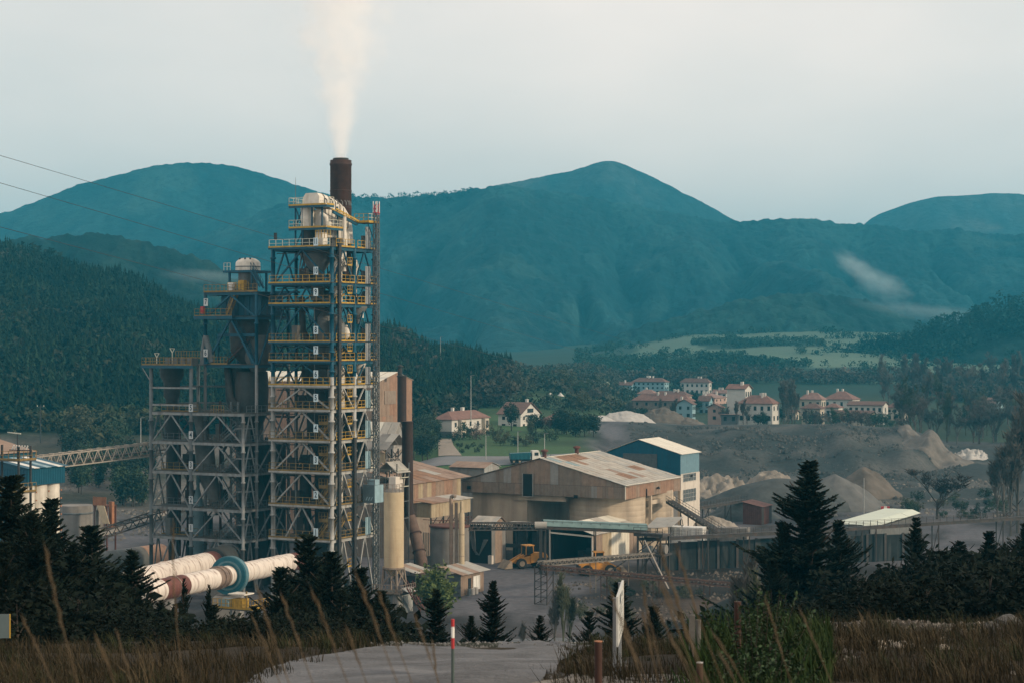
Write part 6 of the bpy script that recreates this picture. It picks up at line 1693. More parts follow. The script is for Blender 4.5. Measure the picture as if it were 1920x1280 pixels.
VH = [(1092, 1136, 1141, 729, 721, 713, 850, roof_mint, roof_mint, "long low white farm shed on the green hill", 'gx', 1, (0, 0), 0, "farm shed"),
      (1185, 1246, 1254, 738, 716, 708, 900, w_blue, roof_dull, "long pale blue block left at the back of the village", 'hip', 3, (7, 2), 4, "house"),
      (1276, 1329, 1334, 740, 717, 709, 920, w_white, roof_dull, "long white block in the middle of the back row", 'hip', 2, (6, 1), 2, "house"),
      (1160, 1184, 1190, 738, 722, 716, 905, w_blue, roof_dull, "small blue house left of the long pale blue block", 'gx', 2, (2, 1), 1, "house"),
      (1222, 1288, 1297, 764, 742, 733, 780, w_cream, roof_dull, "cream house with wide brown roof in mid village", 'hip', 2, (4, 2), 2, "house"),
      (1186, 1292, 1302, 778, 752, 739, 745, w_stone, roof_red, "broad stone farmhouse under a long red roof", 'hip', 2, (6, 2), 2, "house"),
      (1268, 1298, 1304, 786, 758, 748, 690, w_blue, roof_dull, "narrow blue gabled house facing the quarry tip", 'gy', 2, (2, 2), 1, "house"),
      (1300, 1340, 1362, 764, 746, 737, 830, w_pink, roof_pink, "row house with pink tile roof left of the tall white house", 'hip', 2, (4, 3), 4, "house"),
      (1310, 1330, 1336, 778, 752, 742, 760, w_blue, roof_dull, "tall blue cottage half hidden by trees", 'gx', 2, (2, 1), 1, "house"),
      (1327, 1352, 1357, 790, 764, 756, 680, w_pink, roof_red, "small orange-brown gabled cottage beside the tall white house", 'gy', 2, (1, 1), 0, "house"),
      (1363, 1397, 1409, 792, 729, 720, 662, w_white, roof_red, "tallest white house of the village with blank front", 'gx', 3, (0, 3), 2, "house"),
      (1384, 1448, 1461, 794, 757, 741, 645, w_white, roof_red, "white house with red hipped roof next to the tallest one", 'hip', 2, (5, 2), 2, "house"),
      (1352, 1383, 1387, 794, 777, 774, 642, w_grey, roof_pink, "low garage in front of the tallest white house", 'flat', 1, (2, 0), 0, "garage"),
      (1388, 1405, 1409, 718, 702, 696, 1000, w_pink, roof_pink, "left of two pink blocks up on the field edge", 'hip', 2, (3, 1), 1, "house"),
      (1411, 1426, 1431, 718, 703, 697, 1010, w_pink, roof_pink, "right of two pink blocks up on the field edge", 'hip', 2, (3, 1), 1, "house"),
      (1499, 1540, 1548, 785, 749, 736, 720, w_cream, roof_pink, "cream house with tall hipped roof right of the poplars", 'hip', 2, (3, 2), 2, "house"),
      (1545, 1598, 1612, 785, 749, 733, 745, w_white, roof_red, "white villa with the highest red hipped roof on the right", 'hip', 2, (4, 2), 2, "house"),
      (1503, 1538, 1546, 792, 766, 756, 660, w_cream, roof_dull, "low cream house with dark windows before the hipped ones", 'hip', 1, (3, 1), 0, "house"),
      (1546, 1572, 1580, 788, 764, 756, 690, w_white, roof_red, "small white house squeezed between two larger roofs", 'hip', 1, (2, 1), 0, "house"),
      (1590, 1655, 1665, 794, 760, 752, 665, w_white, roof_dull, "long white house with brown roof and six small windows", 'gx', 2, (6, 1), 0, "house"),
      (1562, 1634, 1640, 794, 776, 769, 640, w_cream, roof_dull, "long low outbuilding at the edge of the tip", 'gx', 1, (5, 1), 0, "house"),
      (1662, 1695, 1704, 790, 764, 753, 690, w_cream, roof_red, "cream house with red roof at the right end of the village", 'hip', 2, (3, 1), 1, "house"),
      (1840, 1866, 1886, 778, 757, 745, 750, w_blue, roof_dull, "lone blue house among bare trees far right", 'gx', 2, (2, 2), 0, "house"),
      (1866, 1880, 1890, 765, 752, 748, 770, w_white, roof_pink, "lone white house behind the blue one far right", 'gx', 1, (1, 1), 0, "house"),
      (1470, 1492, 1498, 790, 774, 768, 700, w_cream, roof_dull, "tiny cream barn between the two parts of the village", 'gx', 1, (1, 1), 0, "house"),
      (1196, 1226, 1234, 752, 738, 730, 840, w_white, roof_pink, "white house with pink roof below the long pale blue block", 'hip', 2, (3, 1), 1, "house"),
      (1336, 1362, 1368, 752, 737, 730, 860, w_white, roof_pink, "white terrace house behind the tallest white house", 'gx', 2, (3, 1), 3, "house"),
      (1252, 1274, 1280, 756, 741, 734, 830, w_cream, roof_dull, "cream house peeping over the wide brown roof", 'gx', 2, (2, 1), 1, "house"),
      (1408, 1432, 1440, 768, 748, 741, 740, w_cream, roof_red, "cream house peeping over the hipped roof beside the tallest one", 'hip', 2, (2, 1), 1, "house"),
      (1236, 1256, 1262, 790, 778, 770, 640, w_cream, roof_pink, "barn with pale sloping roof behind the brown earth heap", 'gx', 1, (1, 1), 0, "house")]
for (xl, xc, xr, yb, ye, yr, d, wm, rm, lb, kd_, st, cl, ch, ct_) in VH:
    house(xl, xc, xr, yb, ye, yr, d, wm, rm, lb, kd_, storeys=st, cols=cl, chim=ch, cat=ct_)
for px, lb in ((1032, "left one of two white feed silos above the chalet"), (1051, "right one of two white feed silos above the chalet")):
    f = Frame("feed_silo", px, 690, 0, 0, lb, "silo", "pair of feed silos"); z = P(px, 760, 690).z; f.root.location.z = z
    MB().lathe(0, 0, [(1.2, 0), (1.35, 1.2), (1.35, 3.4)], 18).build("shell", w_white, f.root); MB().lathe(0, 0, [(1.4, 3.4), (.25, 4.6), (.2, 4.8)], 18).build("cone_roof", w_white, f.root)
    for k in range(4): one("leg", dim_steel, f.root, (math.cos(k * 1.57) * 1.1, math.sin(k * 1.57) * 1.1, -2), (math.cos(k * 1.57) * 1.1, math.sin(k * 1.57) * 1.1, .2), .15)
# village road past the plant
m_road = mat("road_asphalt", (0.16, 0.16, 0.165), .9, var=.15, scale=.2)
def ribbon(name, left, right, m, dz, nseg=60, nw=8):
    def smp(P_, t):
        k = min(int(t * (len(P_) - 1)), len(P_) - 2); return P_[k].lerp(P_[k + 1], t * (len(P_) - 1) - k)
    V = []
    for i in range(nseg + 1):
        a, b = smp(left, i / nseg), smp(right, i / nseg)
        for j in range(nw + 1): V.append(a.lerp(b, j / nw))
    V = np.array([(v.x, v.y, 0) for v in V]); V[:, 2] = hgt(V[:, 0], V[:, 1]) + dz
    idx = np.arange(len(V)).reshape(nseg + 1, nw + 1)
    q = np.stack([idx[:-1, :-1], idx[:-1, 1:], idx[1:, 1:], idx[1:, :-1]], -1).reshape(-1, 4)
    o = link(name, np_mesh(name, V, q, None, True), m); return tag(o, kind="structure")
def XY(px, d): return Vector(((px - 960) / F * d, d, 0))
ribbon("road", [XY(700, 424), XY(850, 424), XY(950, 424), XY(1060, 428), XY(1140, 436), XY(1180, 450)], [XY(700, 434), XY(850, 434), XY(950, 434), XY(1055, 438), XY(1130, 446), XY(1170, 462)], m_road, .15)
ribbon("driveway", [XY(822, 436), XY(822, 470), XY(822, 496)], [XY(866, 436), XY(850, 470), XY(846, 496)], mat("gravel_drive", (0.25, 0.21, 0.17), .9), .15, 20, 4)
# lamp posts, poles
def lamp(px, ytop, ybase, d, lb, arm=True):
    p0, p1 = P(px, ybase, d), P(px, ytop, d)
    f = Frame("lamp_post", px, d, 0, 0, lb, "lamp post", "lamp posts around the works"); f.root.location.z = p0.z - 1
    MB().tube([(0, 0, 0), (0, 0, p1.z - p0.z + 1)], [.11, .06], 8).build("pole", grey_steel, f.root)
    if arm: MB().beam((0, 0, p1.z - p0.z + .95), (.9, 0, p1.z - p0.z + 1.05), .14).build("lamp_head", dim_steel, f.root)
lamp(883, 703, 782, 480, "tall thin lamp post behind the two-storey house"); lamp(911, 815, 856, 428, "lamp post by the road left of the truck"); lamp(971, 808, 856, 430, "lamp post just behind the tipper truck")
lamp(1021, 812, 842, 440, "lamp post by the road right of the truck"); lamp(264, 782, 848, 440, "lamp post left of the grey tower"); lamp(826, 632, 662, 760, "thin mast on the wooded ridge right of the tall tower")
lamp(1620, 895, 958, 380, "thin mast in front of the pointed grey heap", False)
f = Frame("utility_pole", 76, 470, 0, 0, "old utility pole at the foot of the dark forest", "pole"); f.root.location.z = P(76, 832, 470).z
MB().tube([(0, 0, -1), (0, 0, 9.8)], [.16, .1], 8).build("pole", duct_dark, f.root); one("crossarm", duct_dark, f.root, (-.9, 0, 9.2), (.9, 0, 9.2), .14)
for x in (-.8, 0, .8): MB().cyl(x, 0, 9.27, 9.6, .08, n=6).build("insulator", plaster, f.root)
f = Frame("yard_barrier", 1660, 392, 0, 0, "small red and white barrier in the quarry yard", "barrier"); MB().box(-.9, .9, -.15, .15, .2, .8).build("board", red_paint, f.root); MB().box(-.3, .3, -.17, -.15, .2, .8).build("white_field", white_paint, f.root)
# ------------------------------------------------------------------ vegetation
m_conif = vmat("forest_foliage", scale=.5, var=.3, bump=0)
def tri_trees(x, y, z, h, r, K, cols, seed, shape='cone', jag=.35):
    """many trees as triangle skirts; returns V, F, colour"""
    g = np.random.default_rng(seed); n = len(x)
    t = g.random((n, K)) ** .8                                   # 0 base .. 1 top
    az = g.random((n, K)) * 2 * np.pi
    if shape == 'cone': rad = (1 - t) ** .85 * (1 - jag * .5 + jag * g.random((n, K))) + .04
    else: rad = np.sqrt(np.clip(1 - (2 * t - 1) ** 2, .02, 1)) * (.65 + .5 * g.random((n, K)))
    rr = rad * r[:, None]; H_ = h[:, None]
    zz = z[:, None] + (.12 + .88 * t) * H_
    sp = .35 + .35 * g.random((n, K)); dz = (.10 if shape == 'cone' else .14) * H_
    X, Y = x[:, None], y[:, None]
    if shape == 'cone':
        v0 = np.stack([X + rr * .1 * np.cos(az), Y + rr * .1 * np.sin(az), zz + dz * (.6 + .6 * g.random((n, K)))], -1)
        v1 = np.stack([X + rr * np.cos(az - sp), Y + rr * np.sin(az - sp), zz - dz * .4 * g.random((n, K))], -1)
        v2 = np.stack([X + rr * np.cos(az + sp), Y + rr * np.sin(az + sp), zz - dz * .4 * g.random((n, K))], -1)
    else:
        c0 = np.stack([X + rr * np.cos(az), Y + rr * np.sin(az), zz + 0 * rr], -1)
        s = (r[:, None] * .42)[..., None]
        v0 = c0 + s * (g.random((n, K, 3)) - .5) * 2; v1 = c0 + s * (g.random((n, K, 3)) - .5) * 2; v2 = c0 + s * (g.random((n, K, 3)) - .5) * 2
    V = np.stack([v0, v1, v2], 2).reshape(-1, 3)
    Fc = np.arange(len(V)).reshape(-1, 3)
    cl = np.repeat(cols * (.75 + .5 * g.random((n, 1))), K * 3, 0) * (.8 + .4 * np.repeat(g.random((n, K)).ravel(), 3))[:, None]
    return V, Fc, cl
def forest(name, label, pts, h0, h1, rk, K, ca, cb, seed, shape='cone'):
    g = np.random.default_rng(seed); pts = np.asarray(pts); n = len(pts)
    h = (h0 + (h1 - h0) * g.random(n)) * (.62 + .76 * fbm(pts[:, 0] / 22, pts[:, 1] / 22, 3, seed)); r = h * rk * (.8 + .4 * g.random(n))
    mixv = np.clip(g.random((n, 1)) * .6 + 1.6 * (fbm(pts[:, 0] / 45, pts[:, 1] / 60, 3, seed + 4)[:, None] - .38), 0, 1.3); cols = np.array(ca) * (1 - mixv) + np.array(cb) * mixv
    V, Fc, cl = tri_trees(pts[:, 0], pts[:, 1], pts[:, 2], h, r, K, cols, seed, shape)
    o = link(name, np_mesh(name, V, Fc, cl), m_conif)
    return tag(o, label, "forest", kind="stuff")
def scatter(n, u0, u1, d0, d1, seed, keep=None, jit=True):
    g = np.random.default_rng(seed)
    d = np.sqrt(d0 ** 2 + (d1 ** 2 - d0 ** 2) * g.random(n)); u = u0 + (u1 - u0) * g.random(n)
    x = (u - 960) / F * d
    if keep is not None:
        k = keep(u, d, x); u, d, x = u[k], d[k], x[k]
    return np.stack([x, d, hgt(x, d) - .2], 1)
# dark conifer forest on the left hill
def keep_hill(u, d, x):
    edge = np.interp(u, [-300, 0, 60, 130, 280, 420, 700, 800, 900, 960], [488, 486, 495, 505, 500, 470, 470, 540, 640, 760])
    return (d > edge + 14 * (fbm(x / 20, d / 20, 2, 77) - .5))
forest("conifer_forest", "dense dark conifer forest covering the left hillside", scatter(15500, -350, 960, 470, 880, 101, keep_hill), 6.0, 11.0, .23, 34, (0.006, 0.015, 0.009), (0.018, 0.034, 0.018), 101)
def keep_edge(u, d, x): return fbm(x / 12, d / 12, 2, 78) > .5
forest("mixed_trees", "paler broadleaf trees mixed into the conifer forest", scatter(2600, -350, 960, 485, 870, 108, lambda u, d, x: keep_hill(u, d, x) & (fbm(x / 35, d / 45, 3, 79) > .52)), 5.0, 9.5, .36, 44, (0.012, 0.022, 0.013), (0.036, 0.038, 0.023), 108, 'ball')
mr_ = bpy.data.objects["mountain_ridge"].data
cm = np.zeros(len(mr_.vertices) * 3, np.float32); mr_.vertices.foreach_get("co", cm); cm = cm.reshape(190, 1000, 3)
top_ = cm[90:97].reshape(-1, 3); um = 960 + F * top_[:, 0] / top_[:, 1]
kk = (um > 560) & (um < 1990) & (nrg.random(len(top_)) < np.where((um > 650) & (um < 880), .10, 0.0)); top_ = top_[kk] + nrg.normal(0, 2, (kk.sum(), 3)) * np.array([1, 1, 0]) - np.array([0, 0, 4.6])
forest("skyline_trees", "ragged line of trees along the crest of the big mountain", top_, 6, 11, .42, 40, (0.008, 0.030, 0.038), (0.014, 0.042, 0.048), 109, 'ball')
forest("scrub_edge", "pale scrub and bushes along the foot of the forest", scatter(420, 20, 300, 462, 500, 102, keep_edge), 2.0, 5.5, .55, 60, (0.030, 0.040, 0.020), (0.075, 0.075, 0.045), 102, 'ball')
forest("ridge_wood", "brownish leafless wood on the slope right of the tall tower", scatter(700, 730, 960, 540, 790, 103, lambda u, d, x: d > np.interp(u, [730, 800, 960], [480, 545, 620])), 4, 8, .42, 60, (0.025, 0.030, 0.020), (0.060, 0.048, 0.035), 103, 'ball')
# wood on the small right hill and far hedgerows between the fields
def on_hill(n, u0, u1, d0, d1, seed, dens):
    pts = scatter(n, u0, u1, d0, d1, seed, dens); return pts
hr = bpy.data.objects["hill_right"].data
co = np.zeros(len(hr.vertices) * 3, np.float32); hr.vertices.foreach_get("co", co); co = co.reshape(-1, 3)
sel = nrg.choice(len(co), 5200); ph = co[sel] + np.stack([nrg.normal(0, 4, 5200), nrg.normal(0, 4, 5200), np.zeros(5200)], 1)
ph = ph[(ph[:, 1] > 1010) & (ph[:, 1] < 1260)]
ph = ph[fbm(ph[:, 0] / 60, ph[:, 1] / 60, 3, 91) > np.interp(ph[:, 1], [1010, 1080, 1160], [.56, .45, .2])]
forest("hill_wood", "dark mixed wood covering the low hill at right", ph, 5, 10, .36, 40, (0.010, 0.034, 0.032), (0.022, 0.050, 0.040), 104, 'ball')
def keep_hedge(u, d, x):
    f = field_band(x, d); e = np.abs(f - np.round(f)); fi = np.floor(f); fc = x / 80 + 0.7 * fi + 0.6 * fbm(x / 90, d / 90, 2, 43); e2 = np.abs(fc - np.round(fc))
    wood = _hash(fi, np.floor(fc), 44) <= .36
    return ((e < .035) | (e2 < .03)) & (fbm(x / 30, d / 30, 2, 87) > .35) | wood & (fbm(x / 25, d / 25, 2, 88) > .42)
forest("hedgerows", "dark hedgerows and copses dividing the far pale fields", scatter(13000, 1080, 2050, 920, 1400, 105, keep_hedge), 2.0, 4.6, .55, 22, (0.014, 0.038, 0.030), (0.030, 0.056, 0.038), 105, 'ball')
def keep_ctr(u, d, x): return fbm(x / 30, d / 40, 3, 89) > .50
forest("valley_copse", "soft green and brown copses behind the chalet and farm shed", scatter(1500, 820, 1190, 600, 1050, 106, keep_ctr), 2.2, 5.5, .5, 44, (0.022, 0.040, 0.024), (0.060, 0.058, 0.042), 106, 'ball')

forest("misty_trees", "soft grey-brown belt of bare trees between village and fields", scatter(2600, 1170, 2000, 790, 985, 107, lambda u, d, x: ((u > 1700) | (d > 935)) & (fbm(x / 40, d / 30, 3, 90) > np.interp(u, [1170, 1250, 1450, 1700, 2000], [.55, .5, .46, .42, .40]))), 3.0, 6.5, .42, 46, (0.030, 0.042, 0.034), (0.070, 0.066, 0.055), 107, 'ball')
# individual trees with trunk and crown -----------------------------------------------------------
def leaf_crown(name, shape, n, size, seed, up=.5):
    g = np.random.default_rng(seed)
    # clumps within the volume
    nc = 26; cc = []
    while len(cc) < nc:
        p = g.random(3) * 2 - 1
        if (p ** 2).sum() < 1: cc.append(p)
    cc = np.array(cc); 
    if shape == 'round': S = np.array([.36, .36, .34]); off = np.array([0, 0, .64])
    elif shape == 'tall': S = np.array([.15, .15, .44]); off = np.array([0, 0, .54])
    else: S = np.array([.62, .62, .46]); off = np.array([0, 0, .48])
    cc = cc * S + off
    ci = g.integers(0, nc, n); c0 = cc[ci] + g.normal(0, 1, (n, 3)) * .075
    d1 = g.normal(0, 1, (n, 3)); d1 /= np.linalg.norm(d1, axis=1)[:, None]; d2 = np.cross(d1, g.normal(0, 1, (n, 3))); d2 /= np.linalg.norm(d2, axis=1)[:, None] + 1e-6
    s = size * (.6 + .8 * g.random((n, 1)))
    V = np.stack([c0 - d1 * s, c0 + d2 * s * .5, c0 + d1 * s, c0 - d2 * s * .5], 1).reshape(-1, 3)
    return np_mesh(name, V, np.arange(len(V)).reshape(-1, 4))
def branch_mesh(name, seed, depth, spread=.5, n0=5, thin=.010, up=.55, wood_h=.3, r0=.022, lean=0):
    g = random.Random(seed); mb = MB()
    def grow(p, d, ln, r, lv):
        q = p + d * ln; mb.tube([p, q], [r, r * .62], 4 if lv > 1 else 6, cap=False)
        if lv >= depth - 1:
            for k in range(5):
                a = g.random() * 6.28; e = q + (d + Vector((math.cos(a), math.sin(a), .3)) * .9).normalized() * ln * (.6 + .7 * g.random())
                sd = d.cross(Vector((g.random(), g.random(), g.random()))).normalized() * .007
                b = len(mb.v); mb.v += [tuple(q - sd), tuple(q + sd), tuple(e)]; mb.f.append((b, b + 1, b + 2)); mb.sm.append(False)
        if lv >= depth: return
        for k in range(g.choice((2, 3, 3)) if lv else n0):
            a = g.random() * 6.28; tilt = spread * (.5 + .8 * g.random())
            nd = (d + Vector((math.cos(a), math.sin(a), 0)) * tilt + Vector((0, 0, up * .4))).normalized()
            s = p.lerp(q, .45 + .55 * g.random()); grow(s, nd, ln * (.55 + .3 * g.random()), r * .55, lv + 1)
    grow(Vector((0, 0, 0)), Vector((lean, 0, 1)).normalized(), wood_h, r0, 0)
    me = bpy.data.meshes.new(name); me.from_pydata(mb.v, [], mb.f); me.update(); return me
def trunk_mesh(name, h, r, seed=1):
    mb = MB().tube([(0, 0, -.05), (0.005, 0, h * .4), (-.005, .004, h)], [r, r * .75, r * .3], 8, cap=False)
    for k in range(5):
        a = k * 1.3 + seed; z = h * (.35 + .12 * k); mb.tube([(0, 0, z), (math.cos(a) * .12, math.sin(a) * .12, z + .14)], [r * .45, r * .15], 5, cap=False)
    me = bpy.data.meshes.new(name); me.from_pydata(mb.v, [], mb.f); me.update(); return me
bark = mat("bark", (0.045, 0.036, 0.030), .95, var=.3)
twig = mat("grey_twigs", (0.088, 0.082, 0.072), .95, var=.2)
leaf_dark = mat("dark_leaves", (0.012, 0.026, 0.016), .8, var=.35, scale=3, bump=0)
leaf_mid = mat("mid_leaves", (0.028, 0.050, 0.024), .8, var=.35, scale=3, bump=0)
leaf_olive = mat("olive_leaves", (0.055, 0.060, 0.032), .8, var=.3, scale=3, bump=0)
leaf_brown = mat("brown_buds", (0.085, 0.064, 0.052), .9, var=.3, scale=3, bump=0)
leaf_spring = mat("spring_leaves", (0.070, 0.095, 0.022), .7, var=.3, scale=3, bump=0)
CROWN = {(k, s): leaf_crown("crown", k, 1250 if k != 'bush' else 1100, .042 if k != 'tall' else .036, 200 + s * 7 + len(k)) for k in ('round', 'tall', 'bush') for s in (0, 1, 2)}
BARE = [branch_mesh("crown", 300 + s, 5, .55, 6, wood_h=.34, r0=.020) for s in range(3)]
BARE_T = [branch_mesh("crown", 320 + s, 5, .22, 7, wood_h=.40, r0=.016, up=.9) for s in range(2)]
TRK = trunk_mesh("trunk", .7, .022)
def tree(px, d, h, kind, m, label, group=None, name="tree", var=None, z=None, wide=1.0):
    x = (px - 960) / F * d; r = empty(name, (x, d, (gz(x, d) if z is None else z) - .1), rng.random() * 6.28, label, "shrub" if kind == 'bush' else "tree", group)
    v = rng.randrange(3) if var is None else var
    if kind in ('bare', 'baretall'):
        me = (BARE if kind == 'bare' else BARE_T)[v % (3 if kind == 'bare' else 2)]
        key = me.name + m.name
        if key not in NR: NR[key] = me.copy(); NR[key].materials.append(m)
        c_ = link("crown", NR[key], None, r); t_ = link("trunk", TRK if TRK.materials else TRK, bark, r)
        c_.scale = (h * wide, h * wide, h); t_.scale = (h * .8, h * .8, h * .5)
    else:
        me = CROWN[(kind, v)]; key = me.name + m.name
        if key not in NR: NR[key] = me.copy(); NR[key].materials.append(m)
        c_ = link("crown", NR[key], None, r); t_ = link("trunk", TRK, bark, r)
        c_.scale = (h * wide, h * wide, h); t_.scale = (h, h, h)
    return r
# around the nearer houses
tree(868, 492, 4.6, 'bush', leaf_mid, "round green shrub before the two-storey house", "garden shrubs")
tree(893, 494, 4.2, 'bush', leaf_brown, "purple-brown shrub beside the bay of the two-storey house", "garden shrubs")
tree(851, 480, 3.0, 'bush', leaf_dark, "dark clipped shrub by the gravel drive", "garden shrubs")
for px, d, h in ((862, 462, 1.6), (876, 458, 1.5), (888, 466, 1.3), (902, 462, 1.4), (866, 446, 1.2), (894, 448, 1.4)):
    tree(px, d, h, 'bush', leaf_dark, "low dark shrub on the lawn below the two-storey house", "lawn shrubs")
tree(959, 528, 8.6, 'round', leaf_dark, "tall dark spruce in front of the chalet", wide=.62)
tree(1005, 520, 6, 'round', leaf_dark, "dark round tree right of the spruce", wide=1.0); tree(995, 512, 4.2, 'tall', leaf_olive, "slim light green tree below the chalet")
tree(1022, 520, 5, 'round', leaf_brown, "reddish brown tree before the small hipped house")
for k in range(9): tree(1045 + k * 8.5, 505 + rng.random() * 30, 5.2 + rng.random() * 1.8, 'tall', leaf_dark if k % 3 else leaf_mid, "dark columnar cypress in the row left of the tip", "row of cypresses by the tip", wide=1.3)
for px, d, h in ((925, 500, 4), (945, 480, 3.5), (965, 470, 3), (985, 468, 3.5), (938, 470, 3), (1000, 480, 3.6), (1030, 490, 4)):
    tree(px, d, h, 'bush', rng.choice([leaf_mid, leaf_dark, leaf_olive]), "garden shrub on the bank below the chalet", "shrubs on the chalet bank")
for k in range(16): tree(775 + rng.random() * 42, 430 + rng.random() * 70, 4.5 + rng.random() * 3.5, 'round', rng.choice([leaf_dark, leaf_dark, leaf_mid]), "dark tree in the clump left of the gravel drive", "clump left of the drive")
for k in range(10): tree(1070 + rng.random() * 90, 600 + rng.random() * 160, 4 + rng.random() * 2.5, rng.choice(['round', 'bare']), rng.choice([leaf_mid, leaf_olive, twig]), "loose tree behind the cypress row", "trees behind the cypresses")
tree(1060, 720, 9, 'round', leaf_olive, "big brown-green tree left of the farm shed"); tree(1142, 800, 6, 'round', leaf_dark, "dark tree at the right end of the farm shed")
# village trees
for k in range(20):
    px = 1170 + rng.random() * 330; d = 615 + rng.random() * 130
    tree(px, d, 4.5 + rng.random() * 3, rng.choice(['bare', 'bare', 'baretall']), rng.choice([twig, leaf_brown]), "bare grey-brown tree among the village houses", "bare trees of the village")
for px, d, h in ((1193, 640, 5), (1203, 650, 6.5), (1299, 800, 8), (1305, 760, 6), (1225, 820, 6), (1420, 630, 4.5), (1432, 632, 4.8), (1160, 700, 6), (1170, 650, 5), (1268, 900, 8), (1465, 690, 6), (1232, 700, 5)):
    tree(px, d, h, 'tall', leaf_dark, "dark conifer standing between village houses", "village conifers", wide=1.5)
for k in range(16): tree(1465 + rng.random() * 30, 625 + rng.random() * 120, 8 + rng.random() * 5, 'baretall', twig, "slim bare poplar between the two parts of the village", "village poplars")
for k in range(26): tree(1500 + rng.random() * 210, 600 + rng.random() * 35, 3 + rng.random() * 3, rng.choice(['bare', 'bush']), rng.choice([leaf_mid, twig, leaf_brown]), "scrubby tree along the village edge of the tip", "scrub along the tip")
for k in range(40): tree(1640 + rng.random() * 300, 790 + rng.random() * 160, 9 + rng.random() * 7, rng.choice(['bare', 'baretall']), rng.choice([twig, leaf_brown]), "pale bare poplar behind the village", "poplar belt behind the village")
for k in range(62):
    px = 1690 + rng.random() * 260; d = 575 + rng.random() * 130
    tree(px, d, 8 + rng.random() * 6, rng.choice(['bare', 'baretall', 'bare']), rng.choice([twig, twig, leaf_brown, leaf_olive]), "bare grey tree in the nearer part of the wood at right" if d < 640 else "bare grey tree in the farther part of the wood at right", "bare wood at right")
for px, d, h in ((1908, 345, 18), (1935, 350, 20), (1882, 360, 14), (1895, 340, 13), (1960, 345, 19), (1870, 366, 11)): tree(px, d, h, 'baretall', twig, "tall bare poplar at the right frame edge", "poplars at the right edge", wide=1.2)
tree(1757, 372, 9.5, 'bare', bark, "single spreading bare tree at the edge of the yard", wide=1.5, var=1)
for k in range(22): tree(1690 + rng.random() * 190, 365 + rng.random() * 50, 1.5 + rng.random() * 1.6, 'bush', rng.choice([leaf_mid, leaf_olive, leaf_dark]), "low green bush near the bare tree in the yard", "bushes by the yard")
for k in range(26): tree(120 + rng.random() * 165, 395 + rng.random() * 50, 5 + rng.random() * 4, rng.choice(['round', 'tall']), rng.choice([leaf_dark, leaf_dark, leaf_mid]), "dark tree behind the conveyor bridge", "trees behind the conveyor bridge")
tree(150, 470, 9, 'round', leaf_olive, "yellow-green tree at the foot of the dark forest"); tree(218, 468, 7, 'bush', leaf_mid, "wide green bush at the foot of the forest")
# shrubs of the plant
tree(815, 236, 7.6, 'tall', leaf_spring, "fresh green willow beside the beige silo", wide=1.2); tree(827, 234, 6.0, 'tall', leaf_spring, "lower green willow right of the first", wide=1.3)
for px, d, h in ((1040, 205, 6.2), (1056, 205, 7.4), (1068, 208, 6.0), (980, 205, 3.5), (1390, 150, 8.6), (1408, 148, 7.6), (1380, 160, 6)): tree(px, d, h, 'baretall', rng.choice([leaf_olive, twig]), "thin leafless sapling before the yard", "saplings before the yard", wide=.9)

for k in range(16): tree(1050 + rng.random() * 330, 222 + rng.random() * 45, .9 + rng.random() * 1.4, 'bush', rng.choice([leaf_dark, leaf_brown, leaf_olive]), "low scrub on the dark earth below the conveyors", "scrub below the conveyors")
# young dark cypresses in the foreground ---------------------------------------------------------
m_cyp = mat("cypress_foliage", (0.0080, 0.0152, 0.0098), .9, var=.45, scale=4, bump=0, spec=.15)
def cypress_mesh(seed, nb=300, spread=.27, lean=.55):
    g = np.random.default_rng(seed); Vs = []
    for b in range(nb):
        t = (b + g.random()) / nb; z0 = .03 + .93 * t; az = g.random() * 6.28 + b * 2.4
        env = spread * (1 - t) ** .72 * (.72 + .28 * math.sin(t * 19 + seed)) + .012
        ln = env * (.5 + .7 * g.random()) * (1 + .16 * math.sin(az + seed) + .10 * math.sin(2 * az + t * 9)) * (1.18 if g.random() < .12 else 1); ns = max(6, int(12 + ln * 150))
        s = (np.arange(ns) + .5) / ns
        rad = ln * s; zz = z0 + ln * (lean * s ** 1.6 - .10 * s) + .004
        c0 = np.stack([np.cos(az) * rad, np.sin(az) * rad, zz], 1)
        dr = np.array([math.cos(az), math.sin(az), 0]); sd = np.array([-math.sin(az), math.cos(az), 0])
        for sgn in (-1, 1, 0):
            k = len(c0); L_ = (.021 + .036 * (1 - s) * (ln / spread)) * (.6 + .7 * g.random(k)) * (1 if sgn else .8)
            dv = dr * (.75 if sgn else 1) + sd[None] * (sgn * (.75 + .4 * g.random((k, 1)))) + np.array([0, 0, 1]) * (.35 + .55 * g.random((k, 1)))
            dv = dv / np.linalg.norm(dv, axis=1)[:, None]
            wv = np.cross(dv, g.normal(0, 1, (k, 3))); wv /= np.linalg.norm(wv, axis=1)[:, None] + 1e-6
            w = L_ * .15
            Vs.append(np.stack([c0, c0 + dv * (L_ * .45)[:, None] + wv * w[:, None], c0 + dv * L_[:, None], c0 + dv * (L_ * .45)[:, None] - wv * w[:, None]], 1))
    V = np.concatenate(Vs).reshape(-1, 3)
    return np_mesh("crown", V, np.arange(len(V)).reshape(-1, 4))
CY = [cypress_mesh(401, 330, .25), cypress_mesh(402, 320, .29), cypress_mesh(403, 300, .33, .75), cypress_mesh(404, 260, .44, .6)]
for c_ in CY: c_.materials.append(m_cyp)
TRC = trunk_mesh("trunk", .9, .014, 2); TRC.materials.append(bark)
